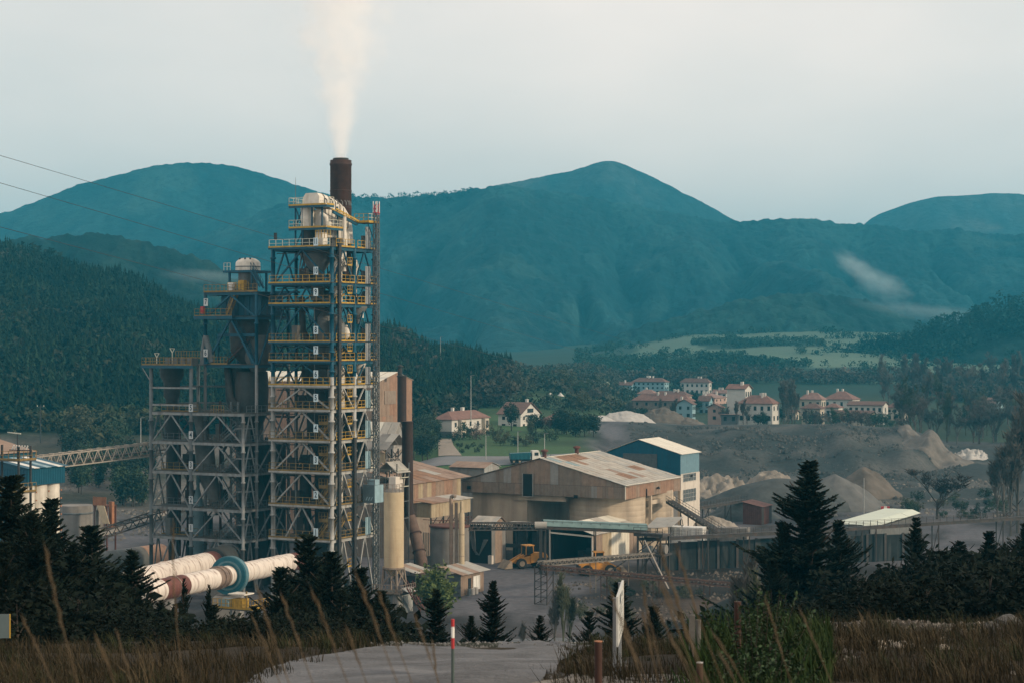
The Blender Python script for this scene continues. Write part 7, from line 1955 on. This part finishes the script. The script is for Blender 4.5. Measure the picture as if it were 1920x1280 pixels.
def cypress(px, ytop, d, label, group, v=0, wide=1.0, rot=None):
    x = (px - 960) / F * d; z0 = gz(x, d) - .15; h = H - (ytop - HY) / F * d - z0
    r = empty("young_cypress", (x, d, z0), rng.random() * 6.28 if rot is None else rot, label, "tree", group)
    c_ = link("crown", CY[v], None, r); t_ = link("trunk", TRC, None, r)
    c_.scale = (h * wide, h * wide, h); t_.scale = (h, h, h * .98)
    return r
gl = "dark cypresses on the slope"
for px, yt, d, v, wd, lb in (
    (1518, 852, 84, 1, 1.32, "tallest dark cypress, alone at right of centre"), (1468, 970, 84, 2, 1.05, "dark cypress hugging the left side of the tallest one"), (1572, 968, 86, 2, 1.05, "shorter cypress merging with the right side of the tallest one"),
    (925, 1082, 52, 1, 1.0, "small pointed cypress at the road, right of the brown shed"), (884, 1150, 50, 2, 1.0, "stubby cypress left of the small pointed one"),
    (818, 1098, 54, 0, 1.1, "small slim cypress under the green willow"), (1012, 1150, 50, 3, 1.0, "low dark cypress bush right of the small pointed one"),
    (1162, 1082, 64, 1, 1.15, "broad cypress behind the white notice board"), (1225, 1130, 62, 2, 1.0, "low cypress right of the notice board"), (1105, 1140, 60, 3, .8, "low cypress bush left of the notice board"),
    (575, 992, 62, 2, 1.15, "pointed cypress covering the end of the geared kiln"), (622, 1024, 60, 2, 1.15, "cypress at the foot of the tall tower's right column"), (676, 1056, 58, 2, 1.15, "cypress before the hoist mast"),
    (526, 1056, 58, 2, 1.2, "cypress under the right end of the kiln"), (714, 1100, 56, 2, 1.1, "rightmost cypress of the clump before the tall tower"), (640, 1100, 50, 3, 1.0, "wide low cypress in front of the tower clump"), (560, 1110, 50, 3, 1.0, "wide low cypress below the kiln end"), (480, 1130, 54, 3, 1.0, "spreading cypress below the blue gear"),
    (97, 922, 58, 1, 1.1, "pointed cypress right of the white silos"), (22, 880, 50, 2, 1.35, "massive cypress at the left frame edge"), (62, 955, 46, 2, 1.25, "bushy cypress between the massive and the pointed one"), (172, 975, 56, 2, 1.35, "cypress in front of the concrete tank"), (135, 1010, 48, 2, 1.1, "lower cypress before the pointed one"),
    (248, 1022, 54, 1, 1.25, "cypress at the left end of the kilns"), (215, 1062, 48, 1, 1.2, "bushy cypress left of the kiln ends"), (300, 1120, 50, 3, 1.0, "low cypress under the rust band of the kiln"), (345, 1076, 57, 0, .38, "thin cypress tip against the white kiln shell"), (392, 1088, 58, 0, .38, "second thin cypress tip against the kiln"), (400, 1128, 52, 3, 1.0, "low cypress under the kiln middle"), (10, 1010, 38, 3, 1.0, "dark cypress mass low at the left edge"), (90, 1075, 40, 3, 1.0, "low wide cypress in the left corner"), (190, 1120, 42, 3, .9, "low wide cypress left of the dry grass")):
    cypress(px, yt, d, lb, gl, v, wd)
for px, yt, d, v, wd, lb in ((1718, 962, 82, 1, .9, "narrow dark cypress rising out of the thicket at right"), (1448, 1040, 80, 2, 1.0, "low cypress left of the tallest one"), (1650, 1062, 80, 2, 1.3, "bushy cypress right of the tallest one"), (1855, 990, 80, 2, 1.2, "bushy cypress near the right edge of the thicket"), (1800, 1008, 78, 3, 1.2, "spreading cypress in the middle of the thicket"), (1925, 975, 78, 2, 1.2, "bushy cypress at the right frame edge")):
    cypress(px, yt, d, lb, gl, v, wd)
# dark thicket on the bank at right and under the cypresses at left
thick = mat("thicket_leaves", (0.0058, 0.0100, 0.0068), .9, var=.5, scale=5, bump=0, spec=.1)
def thicket(px, ytop, d, label, group, wide):
    x = (px - 960) / F * d; z0 = gz(x, d); h = (H - (ytop - HY) / F * d - z0) / .95
    if h > .4: tree(px, d, h, 'bush', thick, label, group, name="dark_shrub", wide=wide)
for k in range(46):
    t = k / 45; px = 1395 + t * 560 + rng.uniform(-14, 14); d = 60 + rng.random() * 24
    top = np.interp(px, [1380, 1480, 1600, 1700, 1800, 1960], [1135, 1110, 1070, 1040, 1018, 992]) + rng.uniform(-6, 26) + max(0, (72 - d) * 2.4)
    thicket(px, float(top), d, "dark shrub in the front of the thicket at right" if d < 70 else "dark shrub in the back of the thicket at right", "thicket at right", .9 + rng.random() * .5)
for k in range(40):
    px = rng.uniform(-20, 760); d = 42 + rng.random() * 20
    top = np.interp(px, [0, 100, 220, 320, 450, 520, 620, 760], [1040, 1060, 1090, 1150, 1160, 1130, 1110, 1165]) + rng.uniform(-8, 40)
    thicket(px, float(top), d, "dark shrub under the cypresses at left", "undergrowth at left", .9 + rng.random() * .6)
for k in range(16):
    px = rng.uniform(-20, 720); d = 33 + rng.random() * 9
    thicket(px, float(np.interp(px, [0, 200, 400, 720], [1090, 1120, 1150, 1160]) + rng.uniform(-20, 40)), d, "dark low shrub at the edge of the dry grass at left", "shrubs at the grass edge, left", 1.0 + rng.random() * .5)
for k in range(14):
    px = rng.uniform(1450, 1960); d = 38 + rng.random() * 14
    thicket(px, float(np.interp(px, [1450, 1700, 1960], [1120, 1085, 1045]) + rng.uniform(-25, 45)), d, "dark low shrub at the edge of the dry grass at right", "shrubs at the grass edge, right", 1.0 + rng.random() * .5)
# ------------------------------------------------------------------ foreground road, grass, posts
m_track = mat("gravel_track", (0.088, 0.092, 0.098), .95, var=.42, scale=.9, bump=.7, bscale=14, streak=1.0, svec=(.25, 2.2, 1), streak_col=(0.17, 0.178, 0.19), streak_amt=.7)
far_e = [G(x, y) for x, y in ((120, 1420), (370, 1315), (474, 1272), (516, 1252), (560, 1240), (604, 1231), (650, 1224), (700, 1216), (760, 1209), (850, 1203), (955, 1198), (1050, 1195), (1120, 1193))]
near_e = [G(x, y) for x, y in ((1060, 1560), (1030, 1420), (1012, 1340), (1008, 1300), (1022, 1272), (1045, 1250), (1070, 1234), (1098, 1220), (1125, 1209), (1160, 1199))]
ribbon("gravel_track", far_e, near_e, m_track, .035, 90, 24)
fe = np.array([(p.x, p.y) for p in far_e]); ne = np.array([(p.x, p.y) for p in near_e])
def on_track(x, y):
    poly = np.concatenate([fe, ne[::-1]]); inside = np.zeros(len(x), bool); j = len(poly) - 1
    for i in range(len(poly)):
        xi, yi = poly[i]; xj, yj = poly[j]
        c_ = ((yi > y) != (yj > y)) & (x < (xj - xi) * (y - yi) / (yj - yi + 1e-9) + xi); inside ^= c_; j = i
    return inside
m_grass = vmat("dry_grass", scale=2.0, var=.3, bump=0)
def grass(name, label, n, u0, u1, d0, d1, h0, h1, seed, ca, cb, dens_s=2.2, thr=.42, w=.006, bend=.35):
    g = np.random.default_rng(seed)
    y = np.sqrt(d0 ** 2 + (d1 ** 2 - d0 ** 2) * g.random(n)); u = u0 + (u1 - u0) * g.random(n); x = (u - 960) / F * y
    k = ~on_track(x + (fbm(x, y, 3, 7) - .5) * 1.6, y + (fbm(x + 40, y, 3, 9) - .5) * 2.2) & (fbm(x / dens_s, y / dens_s, 3, seed) + .12 * (g.random(n) - .5) > thr)
    x, y = x[k], y[k]; n = len(x); z = hgt(x, y) - .03
    h = (h0 + (h1 - h0) * g.random(n) ** 1.6) * (.6 + .8 * fbm(x / 1.5, y / 1.5, 2, seed + 3))
    a = g.random(n) * 6.28; ww = w * (.7 + .8 * g.random(n)) * (1 + y / 40)
    bd = bend * h * (.3 + g.random(n)); ba = g.random(n) * 6.28
    bx, by = np.cos(ba) * bd - .12 * h, np.sin(ba) * bd
    p0 = np.stack([x - np.cos(a) * ww, y - np.sin(a) * ww, z], 1); p1 = np.stack([x + np.cos(a) * ww, y + np.sin(a) * ww, z], 1)
    m0 = np.stack([x + bx * .35 - np.cos(a) * ww * .7, y + by * .35 - np.sin(a) * ww * .7, z + h * .55], 1); m1 = np.stack([x + bx * .35 + np.cos(a) * ww * .7, y + by * .35 + np.sin(a) * ww * .7, z + h * .55], 1)
    tp_ = np.stack([x + bx, y + by, z + h], 1)
    V = np.stack([p0, p1, m1, m0, tp_], 1).reshape(-1, 3); b = (np.arange(n) * 5)[:, None]
    Fc = np.concatenate([b + np.array([[0, 1, 2]]), b + np.array([[0, 2, 3]]), b + np.array([[3, 2, 4]])])
    t = g.random((n, 1)) ** .8 + .35 * (g.random((n, 1)) > .93) * -3; t = np.maximum(t, -1.1); cl = np.array(ca) * (1 - t) + np.array(cb) * t
    o = link(name, np_mesh(name, V, Fc, np.repeat(cl, 5, 0)), m_grass); return tag(o, label, "grass", kind="stuff")
grass("dry_grass", "brown dry grass on the banks beside the track", 80000, -150, 2100, 11, 32, .05, .34, 501, (0.040, 0.032, 0.019), (0.013, 0.0135, 0.008), thr=.47, w=.0034)
grass("far_dry_grass", "dull olive grass verge beyond the track", 60000, -150, 2100, 30, 52, .08, .34, 502, (0.034, 0.028, 0.016), (0.010, 0.012, 0.007), 4, .46, .0055)
grass("green_weeds", "green weeds growing through the dry grass", 9000, 1300, 1560, 12, 26, .15, .55, 503, (0.012, 0.028, 0.008), (0.022, 0.036, 0.011), 1.6, .40, .010)
def tufts(name, label, n, u0, u1, d0, d1, seed, ca, cb, h0=.25, h1=.6, nb=30):
    g = np.random.default_rng(seed); y = d0 + (d1 - d0) * g.random(n); u = u0 + (u1 - u0) * g.random(n); x = (u - 960) / F * y
    k = ~on_track(x, y) & (fbm(x / 2.4, y / 2.4, 3, seed) > .44); x, y = x[k], y[k]; n = len(x); z = hgt(x, y) - .03
    hh = (h0 + (h1 - h0) * g.random(n))[:, None]; a = g.random((n, nb)) * 6.28; sp = (.15 + .75 * g.random((n, nb))) * hh; h = hh * (.55 + .6 * g.random((n, nb)))
    X = x[:, None] + .06 * g.normal(0, 1, (n, nb)); Y = y[:, None] + .06 * g.normal(0, 1, (n, nb)); Z = z[:, None] + 0 * X; w = .0022 * (1 + y[:, None] / 22)
    dx, dy = np.cos(a) * sp - .15 * h, np.sin(a) * sp; px_, py_ = -np.sin(a) * w, np.cos(a) * w
    V = np.stack([np.stack([X - px_, Y - py_, Z], -1), np.stack([X + px_, Y + py_, Z], -1), np.stack([X + dx * .4 + px_, Y + dy * .4 + py_, Z + h * .65], -1), np.stack([X + dx * .4 - px_, Y + dy * .4 - py_, Z + h * .65], -1), np.stack([X + dx, Y + dy, Z + h], -1)], 2).reshape(-1, 3)
    b = (np.arange(n * nb) * 5)[:, None]; Fc = np.concatenate([b + np.array([[0, 1, 2]]), b + np.array([[0, 2, 3]]), b + np.array([[3, 2, 4]])])
    t = np.repeat(g.random((n, 1)), nb, 0) * .7 + .3 * g.random((n * nb, 1)); cl = np.repeat(np.array(ca) * (1 - t) + np.array(cb) * t, 5, 0)
    o = link(name, np_mesh(name, V, Fc, cl), m_grass); return tag(o, label, "grass", kind="stuff")
tufts("straw_tufts", "straw coloured grass tufts on the banks near the track", 520, -100, 2050, 12, 34, 511, (0.080, 0.063, 0.038), (0.022, 0.020, 0.012), .14, .42)
tufts("olive_tufts", "olive grass tufts in the verge", 700, -100, 2050, 14, 46, 512, (0.032, 0.036, 0.016), (0.012, 0.017, 0.008), .12, .38)
# pale gravel strip around the rusty post
ribbon("gravel_shoulder", [G(x, y) for x, y in ((960, 1290), (1060, 1276), (1150, 1268), (1250, 1268), (1345, 1272))], [G(x, y) for x, y in ((960, 1420), (1060, 1420), (1150, 1420), (1250, 1420), (1345, 1420))], mat("pale_gravel", (0.15, 0.14, 0.125), .95, var=.4, scale=3, bump=.8, bscale=25), .03, 40, 10)
rubble("track_gravel", "loose gravel lying on and beside the track", 16000, 420, 1180, 14, 40, .006, .045, 75, (0.05, 0.05, 0.05), (0.17, 0.17, 0.165), .40)
rubble("bank_gravel", "loose pale stones showing through the grass at right", 5000, 1480, 1900, 18, 38, .01, .06, 76, (0.05, 0.045, 0.04), (0.18, 0.165, 0.145), .52)
# tall dry stalks close to the lens
m_stalk = mat("dry_stalk", (0.085, 0.064, 0.038), .9, var=.25, scale=6, bump=0)
stalks = [(46, 1168, 122, 5.2), (88, 1036, 160, 4.6), (185, 1206, 232, 5.4), (222, 1192, 262, 6), (326, 985, 352, 5.5), (484, 1108, 560, 5.0), (532, 1125, 605, 5.3), (478, 1165, 545, 6), (590, 1118, 672, 5.0),
          (672, 1082, 765, 4.8), (652, 1186, 705, 5.6), (714, 1120, 792, 5.6), (780, 1160, 842, 6), (812, 1210, 830, 6.5), (1146, 1110, 1225, 5.4), (1172, 1168, 1220, 6.0), (1208, 1110, 1260, 5.2), (1210, 1160, 1248, 5.8),
          (1238, 1024, 1345, 4.6), (1242, 1100, 1330, 5.2), (1250, 1108, 1352, 5.0), (1230, 1140, 1322, 5.5), (1265, 1112, 1338, 5.2), (1270, 1030, 1375, 5.0), (1346, 1202, 1420, 5.6), (1352, 1232, 1402, 6), (1440, 1130, 1500, 6), (1505, 1150, 1580, 6.2), (1170, 1190, 1240, 6), (1260, 1200, 1330, 5.6)]
for i, (tx, ty, bx, d) in enumerate(stalks):
    a = P(bx, 1330, d); b = P(tx, ty, d * (1 + .03 * rng.random())); o = empty("grass_stalk", a, 0, "tall dry grass stalk leaning left, close to the lens", "grass stalk", "tall dry stalks close to the lens")
    v = b - a; sag = Vector((-.03 * v.z, 0, .02)); pts = [v * t + sag * (4 * t * (1 - t)) for t in (0, .2, .4, .6, .8, 1)]
    base = gz(a.x, a.y) - a.z
    MB().tube([Vector((v.x * -.25, 0, base - .05))] + pts, [.0017, .0016, .0015, .0014, .0013, .0011, .0006], 6).build("stem", m_stalk, o)
    hd = MB()
    for k in range(16):
        t = .45 + .55 * k / 16; p = v * t + sag * (4 * t * (1 - t)); a_ = rng.random() * 6.28
        hd.tube([p, p + v.normalized() * .02 + Vector((math.cos(a_), math.sin(a_), 0)) * .006, p + v.normalized() * .042], [.0006, .0012, .0003], 4)
    hd.build("seed_head", m_stalk, o)
# notice board on two legs
d0, d1 = 21.0, 22.4
a, b = P(1157.5, 1276, d0), P(1167.5, 1264, d1); nb = empty("notice_board", (a.x, a.y, 0), math.atan2(b.y - a.y, b.x - a.x), "white notice board on two steel legs beside the track", "sign")
bw = math.hypot(b.x - a.x, b.y - a.y); zt0, zb0 = P(0, 1117, d0).z, P(0, 1211, d0).z
gA, gB = gz(a.x, a.y), gz(b.x, b.y)
galv = mat("galvanised_post", (0.22, 0.24, 0.25), .5, metal=.3, var=.15)
board_m = mat("notice_white", (0.46, 0.47, 0.44), .6, var=.05)
bd = MB().box(-.04, bw + .04, -.012, .012, zb0, zt0).build("board", board_m, nb)
for x, zg in ((.02, gA), (bw - .02, gB)): MB().box(x - .028, x + .028, .012, .05, zg - .1, zt0 - .02).build("leg", galv, nb)
for sgn in (-1, 1):                     # printed blocks and lines of text, both faces
    y = sgn * .0125
    def blk(x0, x1, z0, z1, m): MB().box(min(x0, x1), max(x0, x1), min(y, y + sgn * .002), max(y, y + sgn * .002), z0, z1).build("print", m, bd)
    Hh = zt0 - zb0
    blk(bw * .26, bw * .42, zb0 + Hh * .74, zb0 + Hh * .93, ink); blk(bw * .58, bw * .72, zb0 + Hh * .80, zb0 + Hh * .89, ink)
    for k in range(12):
        z = zb0 + Hh * (.68 - k * .052)
        if k in (5, 9): continue
        blk(bw * .14, bw * (.86 - .12 * (k % 3)), z - Hh * .006, z + Hh * .006, dim_steel)
# red and white marker pole
a = P(849, 1300, 15.5); zg = gz(a.x, a.y); mp_ = empty("marker_pole", (a.x, a.y, zg), 0, "thin marker pole with red and white bands on the track", "marker pole")
dd = 15.5; zf = lambda y: H - (y - HY) / F * dd - zg
green_pole = mat("green_grey_pole", (0.05, 0.075, 0.07), .6)
for y0, y1, m in ((1215, None, green_pole), (1195, 1215, red_paint), (1174, 1195, white_paint), (1160, 1174, red_paint)):
    MB().cyl(0, 0, zf(y0), zf(y1) if y1 else -.1, .0135, n=10).build("band", m, mp_) if y1 is None else MB().cyl(0, 0, zf(y1) + .001, zf(y0), .0145, n=10).build("band", m, mp_)
# posts
def post(px, yt, d, w, m, label, kind='round', lean=0, cap=None):
    x = (px - 960) / F * d; zg = gz(x, d); zt_ = H - (yt - HY) / F * d
    o = empty("fence_post", (x, d, zg), 0, label, "post")
    if kind == 'round': MB().tube([(0, 0, -.1), (lean, 0, zt_ - zg)], w / 2, 12).build("shaft", m, o)
    else: MB().beam((0, 0, -.1), (lean, 0, zt_ - zg), w, w).build("shaft", m, o)
    MB().tube([(lean, 0, zt_ - zg), (lean, 0, zt_ - zg + .006)], w * .52, 12).build("cap", cap or m, o)
wood = mat("weathered_post_wood", (0.085, 0.085, 0.08), .9, var=.3, scale=6, streak=9, streak_amt=.5)
post(1122, 1202, 15.5, .062, rust_brown, "rusty round post in front of the stones", cap=orange_rust); post(1312, 1242, 14.5, .05, rust_brown, "short rusty post with bright top", cap=grey_steel)
post(1297.5, 1153, 20, .058, wood, "taller of two weathered wooden posts", 'sq'); post(1309, 1162, 20.6, .062, wood, "shorter weathered wooden post with round top")
post(1383, 1128, 19, .07, rust_brown, "dark rusty post beside the green shrub")
# stones
stone_m = mat("pale_stone", (0.26, 0.235, 0.20), .9, var=.3, scale=9, bump=.8, bscale=20)
boulder_m = mat("grey_boulder", (0.075, 0.075, 0.072), .9, var=.3, scale=6, bump=.8, bscale=15)
def stone(px, py, d, s, label):
    x = (px - 960) / F * d; g = random.Random(int(px * 7 + py)); V = []; n = 8
    me = bpy.data.meshes.new("stone"); mb = MB()
    rings = [(.55, -.3), (1, .05), (.85, .45), (.4, .75)]
    for r_, z in rings:
        for k in range(n):
            a = 2 * math.pi * k / n; q = r_ * (.75 + .45 * g.random()); V.append((q * math.cos(a) * s * 1.25, q * math.sin(a) * s, (z + .2 * (g.random() - .5)) * s))
    fs = [(j * n + k, j * n + (k + 1) % n, (j + 1) * n + (k + 1) % n, (j + 1) * n + k) for j in range(3) for k in range(n)] + [tuple(3 * n + k for k in range(n))]
    me.from_pydata(V, [], fs); me.update(); o = link("stone", me, boulder_m if "boulder" in label else stone_m); o.location = (x, d, gz(x, d) + (.0 if py is None else 0)); o.rotation_euler = (0, 0, g.random() * 6)
    return tag(o, label, "stone", "stones beside the track")
stone(1134, 0, 16.0, .15, "largest pale stone right behind the rusty post"); stone(1104, 0, 16.2, .12, "broad pale stone left of the rusty post")
for k in range(26): stone(1050 + rng.random() * 115, k, 15.2 + rng.random() * 2.4, .03 + rng.random() * .045, "small pale stone in the rubble around the rusty post")
for k in range(16): stone(1620 + rng.random() * 160, k, 24 + rng.random() * 5, .03 + rng.random() * .06, "small pale stone scattered in the brown grass at right")
stone(1890, 0, 34, .22, "grey boulder in the scrub at the right edge"); stone(1860, 0, 33, .16, "smaller grey boulder left of the boulder at the right edge")
# green shrub by the post
leaf_bright = mat("bright_leaves", (0.018, 0.044, 0.014), .7, var=.4, scale=10, bump=0)
def shrub(px, d, h, w, seed, label):
    g = random.Random(seed); x = (px - 960) / F * d; o = empty("green_shrub", (x, d, gz(x, d)), 0, label, "shrub"); st = MB(); V = []
    for s in range(38):
        a = g.random() * 6.28; ln = h * (.45 + .6 * g.random()); d_ = Vector((math.cos(a) * w * g.random(), math.sin(a) * w * g.random(), ln)); p0 = Vector((math.cos(a) * .05, math.sin(a) * .05, 0))
        st.tube([p0, p0 + d_ * .5 + Vector((d_.x * .1, d_.y * .1, 0)), p0 + d_], [.006, .004, .002], 4, cap=False)
        for k in range(60):
            t = .2 + .8 * g.random(); p = p0 + d_ * t; n_ = Vector((g.gauss(0, 1), g.gauss(0, 1), g.gauss(.2, .7))).normalized(); q = n_.cross(Vector((g.random(), g.random(), g.random()))).normalized(); sz = .013 + .020 * g.random()
            V += [p, p + n_ * sz + q * sz * .5, p + n_ * sz * 2.1, p + n_ * sz - q * sz * .5]
    st.build("stems", bark, o); me = np_mesh("leaves", np.array([tuple(v) for v in V]), np.arange(len(V)).reshape(-1, 4)); link("leaves", me, leaf_bright, o)
shrub(1418, 18.5, .95, .55, 1, "bright green shrub beside the dark rusty post"); shrub(1450, 17.5, .6, .6, 2, "lower green shrub right of the bright one"); shrub(1395, 17, .55, .4, 3, "small green shrub left of the bright one")
# panel at the left frame edge
a = P(4, 1173, 24); pn = empty("roadside_panel", (a.x, a.y, gz(a.x, a.y)), math.radians(6), "dark panel with yellow edge at the left frame edge", "sign"); zz = a.z - pn.location.z
MB().box(-.35, .09, -.01, .01, zz - .15, zz + .15).build("panel", slate, pn); MB().box(.09, .102, -.012, .012, zz - .15, zz + .15).build("edge", yellow, pn); MB().box(-.2, -.15, .01, .05, -.1, zz + .1).build("leg", dark_steel, pn)

# ------------------------------------------------------------------ overhead cables
m_cable = mat("cable", (0.020, 0.022, 0.024), .6, var=.1)
for lb, pa, pb, sag in (("uppermost power cable crossing in front of the towers", P(-80, 268, 90), P(1560, 745, 800), .6), ("middle power cable crossing in front of the towers", P(-80, 320, 88), P(1520, 775, 800), .6), ("lowest power cable crossing in front of the towers", P(-80, 405, 86), P(1380, 772, 800), .8)):
    o = empty("power_cable", pa, 0, lb, "cable", "overhead power cables"); v = pb - pa
    MB().tube([v * t - Vector((0, 0, sag * 4 * t * (1 - t))) for t in [k / 24 for k in range(25)]], .013, 5).build("wire", m_cable, o)

# ------------------------------------------------------------------ smoke and mist
def vol_mat(name, col, dens, noise_scale, build, aniso=0.2):
    m = bpy.data.materials.new(name); m.use_nodes = True; nt = m.node_tree; nt.nodes.clear()
    out = nt.nodes.new("ShaderNodeOutputMaterial"); pv = nt.nodes.new("ShaderNodeVolumePrincipled"); pv.inputs['Color'].default_value = (*col, 1); pv.inputs['Anisotropy'].default_value = aniso
    t = nt.nodes.new("ShaderNodeTexCoord"); nz_ = nt.nodes.new("ShaderNodeTexNoise"); nz_.inputs['Scale'].default_value = noise_scale; nz_.inputs['Detail'].default_value = 4; nz_.inputs['Roughness'].default_value = .6
    nt.links.new(t.outputs['Object'], nz_.inputs[0])
    nt.links.new(build(nt, t, nz_, dens), pv.inputs['Density']); nt.links.new(pv.outputs[0], out.inputs['Volume']); return m
def mnode(nt, op, a, b=None, c_=None):
    n = nt.nodes.new("ShaderNodeMath"); n.operation = op
    for i, v in enumerate((a, b, c_)):
        if v is None: continue
        if isinstance(v, (int, float)): n.inputs[i].default_value = v
        else: nt.links.new(v, n.inputs[i])
    return n.outputs[0]
PR0, PRK = 1.05, .33                                   # plume radius at the mouth and its growth per metre
def plume_density(nt, t, nz_, dens):
    s = nt.nodes.new("ShaderNodeSeparateXYZ"); nt.links.new(t.outputs['Object'], s.inputs[0]); x, y, z = s.outputs
    rho = mnode(nt, 'SQRT', mnode(nt, 'ADD', mnode(nt, 'MULTIPLY', x, x), mnode(nt, 'MULTIPLY', y, y)))
    rad = mnode(nt, 'ADD', mnode(nt, 'MULTIPLY', z, PRK), PR0)
    q = mnode(nt, 'DIVIDE', rho, rad)
    amp = mnode(nt, 'MINIMUM', mnode(nt, 'ADD', mnode(nt, 'MULTIPLY', z, .18), .25), 2.8)
    q2 = mnode(nt, 'ADD', q, mnode(nt, 'MULTIPLY', mnode(nt, 'SUBTRACT', nz_.outputs[0], .5), amp))
    mr = nt.nodes.new("ShaderNodeMapRange"); mr.interpolation_type = 'SMOOTHSTEP'; nt.links.new(q2, mr.inputs[0]); mr.inputs[1].default_value = 1.0; mr.inputs[2].default_value = .05; mr.inputs[3].default_value = 0; mr.inputs[4].default_value = dens
    return mnode(nt, 'DIVIDE', mr.outputs[0], rad)
m_plume = vol_mat("smoke", (1.0, 1.0, .995), 1.15, .30, plume_density, -.25)
so = empty("smoke_plume", (St.ox, St.oy, zt + .35), 0, "pale steam plume rising from the smokestack", "smoke")
MB().lathe(0, 0, [(PR0 * 1.0, 0), (PR0 * 1.5, 1.5), (PR0 * 1.5 + PRK * 12 * 1.5, 12), (PR0 * 1.5 + PRK * 30 * 1.5, 30), (PR0 * 1.5 + PRK * 44 * 1.5, 44)], 20).build("plume", m_plume, so)
tag(so, kind="stuff")
def mist_density(nt, t, nz_, dens):
    g = nt.nodes.new("ShaderNodeTexGradient"); g.gradient_type = 'SPHERICAL'; nt.links.new(t.outputs['Object'], g.inputs[0])
    k = mnode(nt, 'ADD', g.outputs['Fac'], mnode(nt, 'MULTIPLY', mnode(nt, 'SUBTRACT', nz_.outputs[0], .5), 1.1))
    mr = nt.nodes.new("ShaderNodeMapRange"); mr.interpolation_type = 'SMOOTHSTEP'; nt.links.new(k, mr.inputs[0]); mr.inputs[1].default_value = .12; mr.inputs[2].default_value = .85; mr.inputs[4].default_value = dens
    return mnode(nt, 'MULTIPLY', mr.outputs[0], mnode(nt, 'MINIMUM', mnode(nt, 'MULTIPLY', g.outputs['Fac'], 4), 1))
def mist(px, py, d, sx, sy, sz, dens, label, tilt=0, ns=2.2):
    mb = MB(); n, m_ = 18, 10; V = []
    prof = [(math.sin(math.pi * j / m_) * .99 + .001, math.cos(math.pi * j / m_) * .99) for j in range(m_ + 1)]
    o = MB().lathe(0, 0, prof, n).build("mist_patch", vol_mat("mist", (.80, .93, .97), dens, ns, mist_density, 0))
    o.location = P(px, py, d); o.scale = (sx, sy, sz); o.rotation_euler = (0, tilt, 0); tag(o, label, "mist", kind="stuff")
mist(1602, 498, 1500, 26, 30, 11, .014, "upper wisp of mist on the mountain slope at right", math.radians(34), 2.4)
mist(1650, 530, 1480, 34, 32, 15, .011, "broader wisp of mist just below the upper one", math.radians(26), 2.0)
mist(1740, 585, 1340, 80, 40, 9, .004, "thin low mist below the two wisps", math.radians(8), 2.0)
mist(385, 518, 1010, 36, 24, 6, .006, "thin mist drifting behind the left ridge", math.radians(4), 2.0)

# ------------------------------------------------------------------ tell look-alikes of small groups apart by their order
ORD = "first second third fourth fifth sixth seventh eighth ninth tenth eleventh twelfth thirteenth fourteenth fifteenth sixteenth seventeenth eighteenth nineteenth twentieth".split()
byl = {}
for o in scene.objects:
    if o.parent is None and "label" in o and "group" in o: byl.setdefault(o["label"], []).append(o)
for lb, os_ in byl.items():
    n = len(os_)
    if n < 2 or n > 40: continue
    os_.sort(key=lambda o: o.location.x / o.location.y)
    for i, o in enumerate(os_):
        if i < 20: o["label"] = lb + ", " + ("leftmost" if i == 0 else ORD[i] + " from left")
        else: o["label"] = lb + ", " + ("rightmost" if i == n - 1 else ORD[n - 1 - i] + " from right")
# ------------------------------------------------------------------ haze over the whole valley
m_haze = bpy.data.materials.new("haze")
m_haze.use_nodes = True
hn = m_haze.node_tree; hn.nodes.clear()
ho = hn.nodes.new("ShaderNodeOutputMaterial")
hv = hn.nodes.new("ShaderNodeVolumePrincipled")
hv.inputs['Color'].default_value = (0.05, 0.47, 0.70, 1)
hv.inputs['Density'].default_value = 0.00022
hv.inputs['Anisotropy'].default_value = 0.0
hn.links.new(hv.outputs[0], ho.inputs['Volume'])
hz = MB().box(-4200, 4200, -120, 9600, -6, 318).build("haze", m_haze)
tag(hz, "thin blue-green haze filling the valley", "haze", kind="stuff")
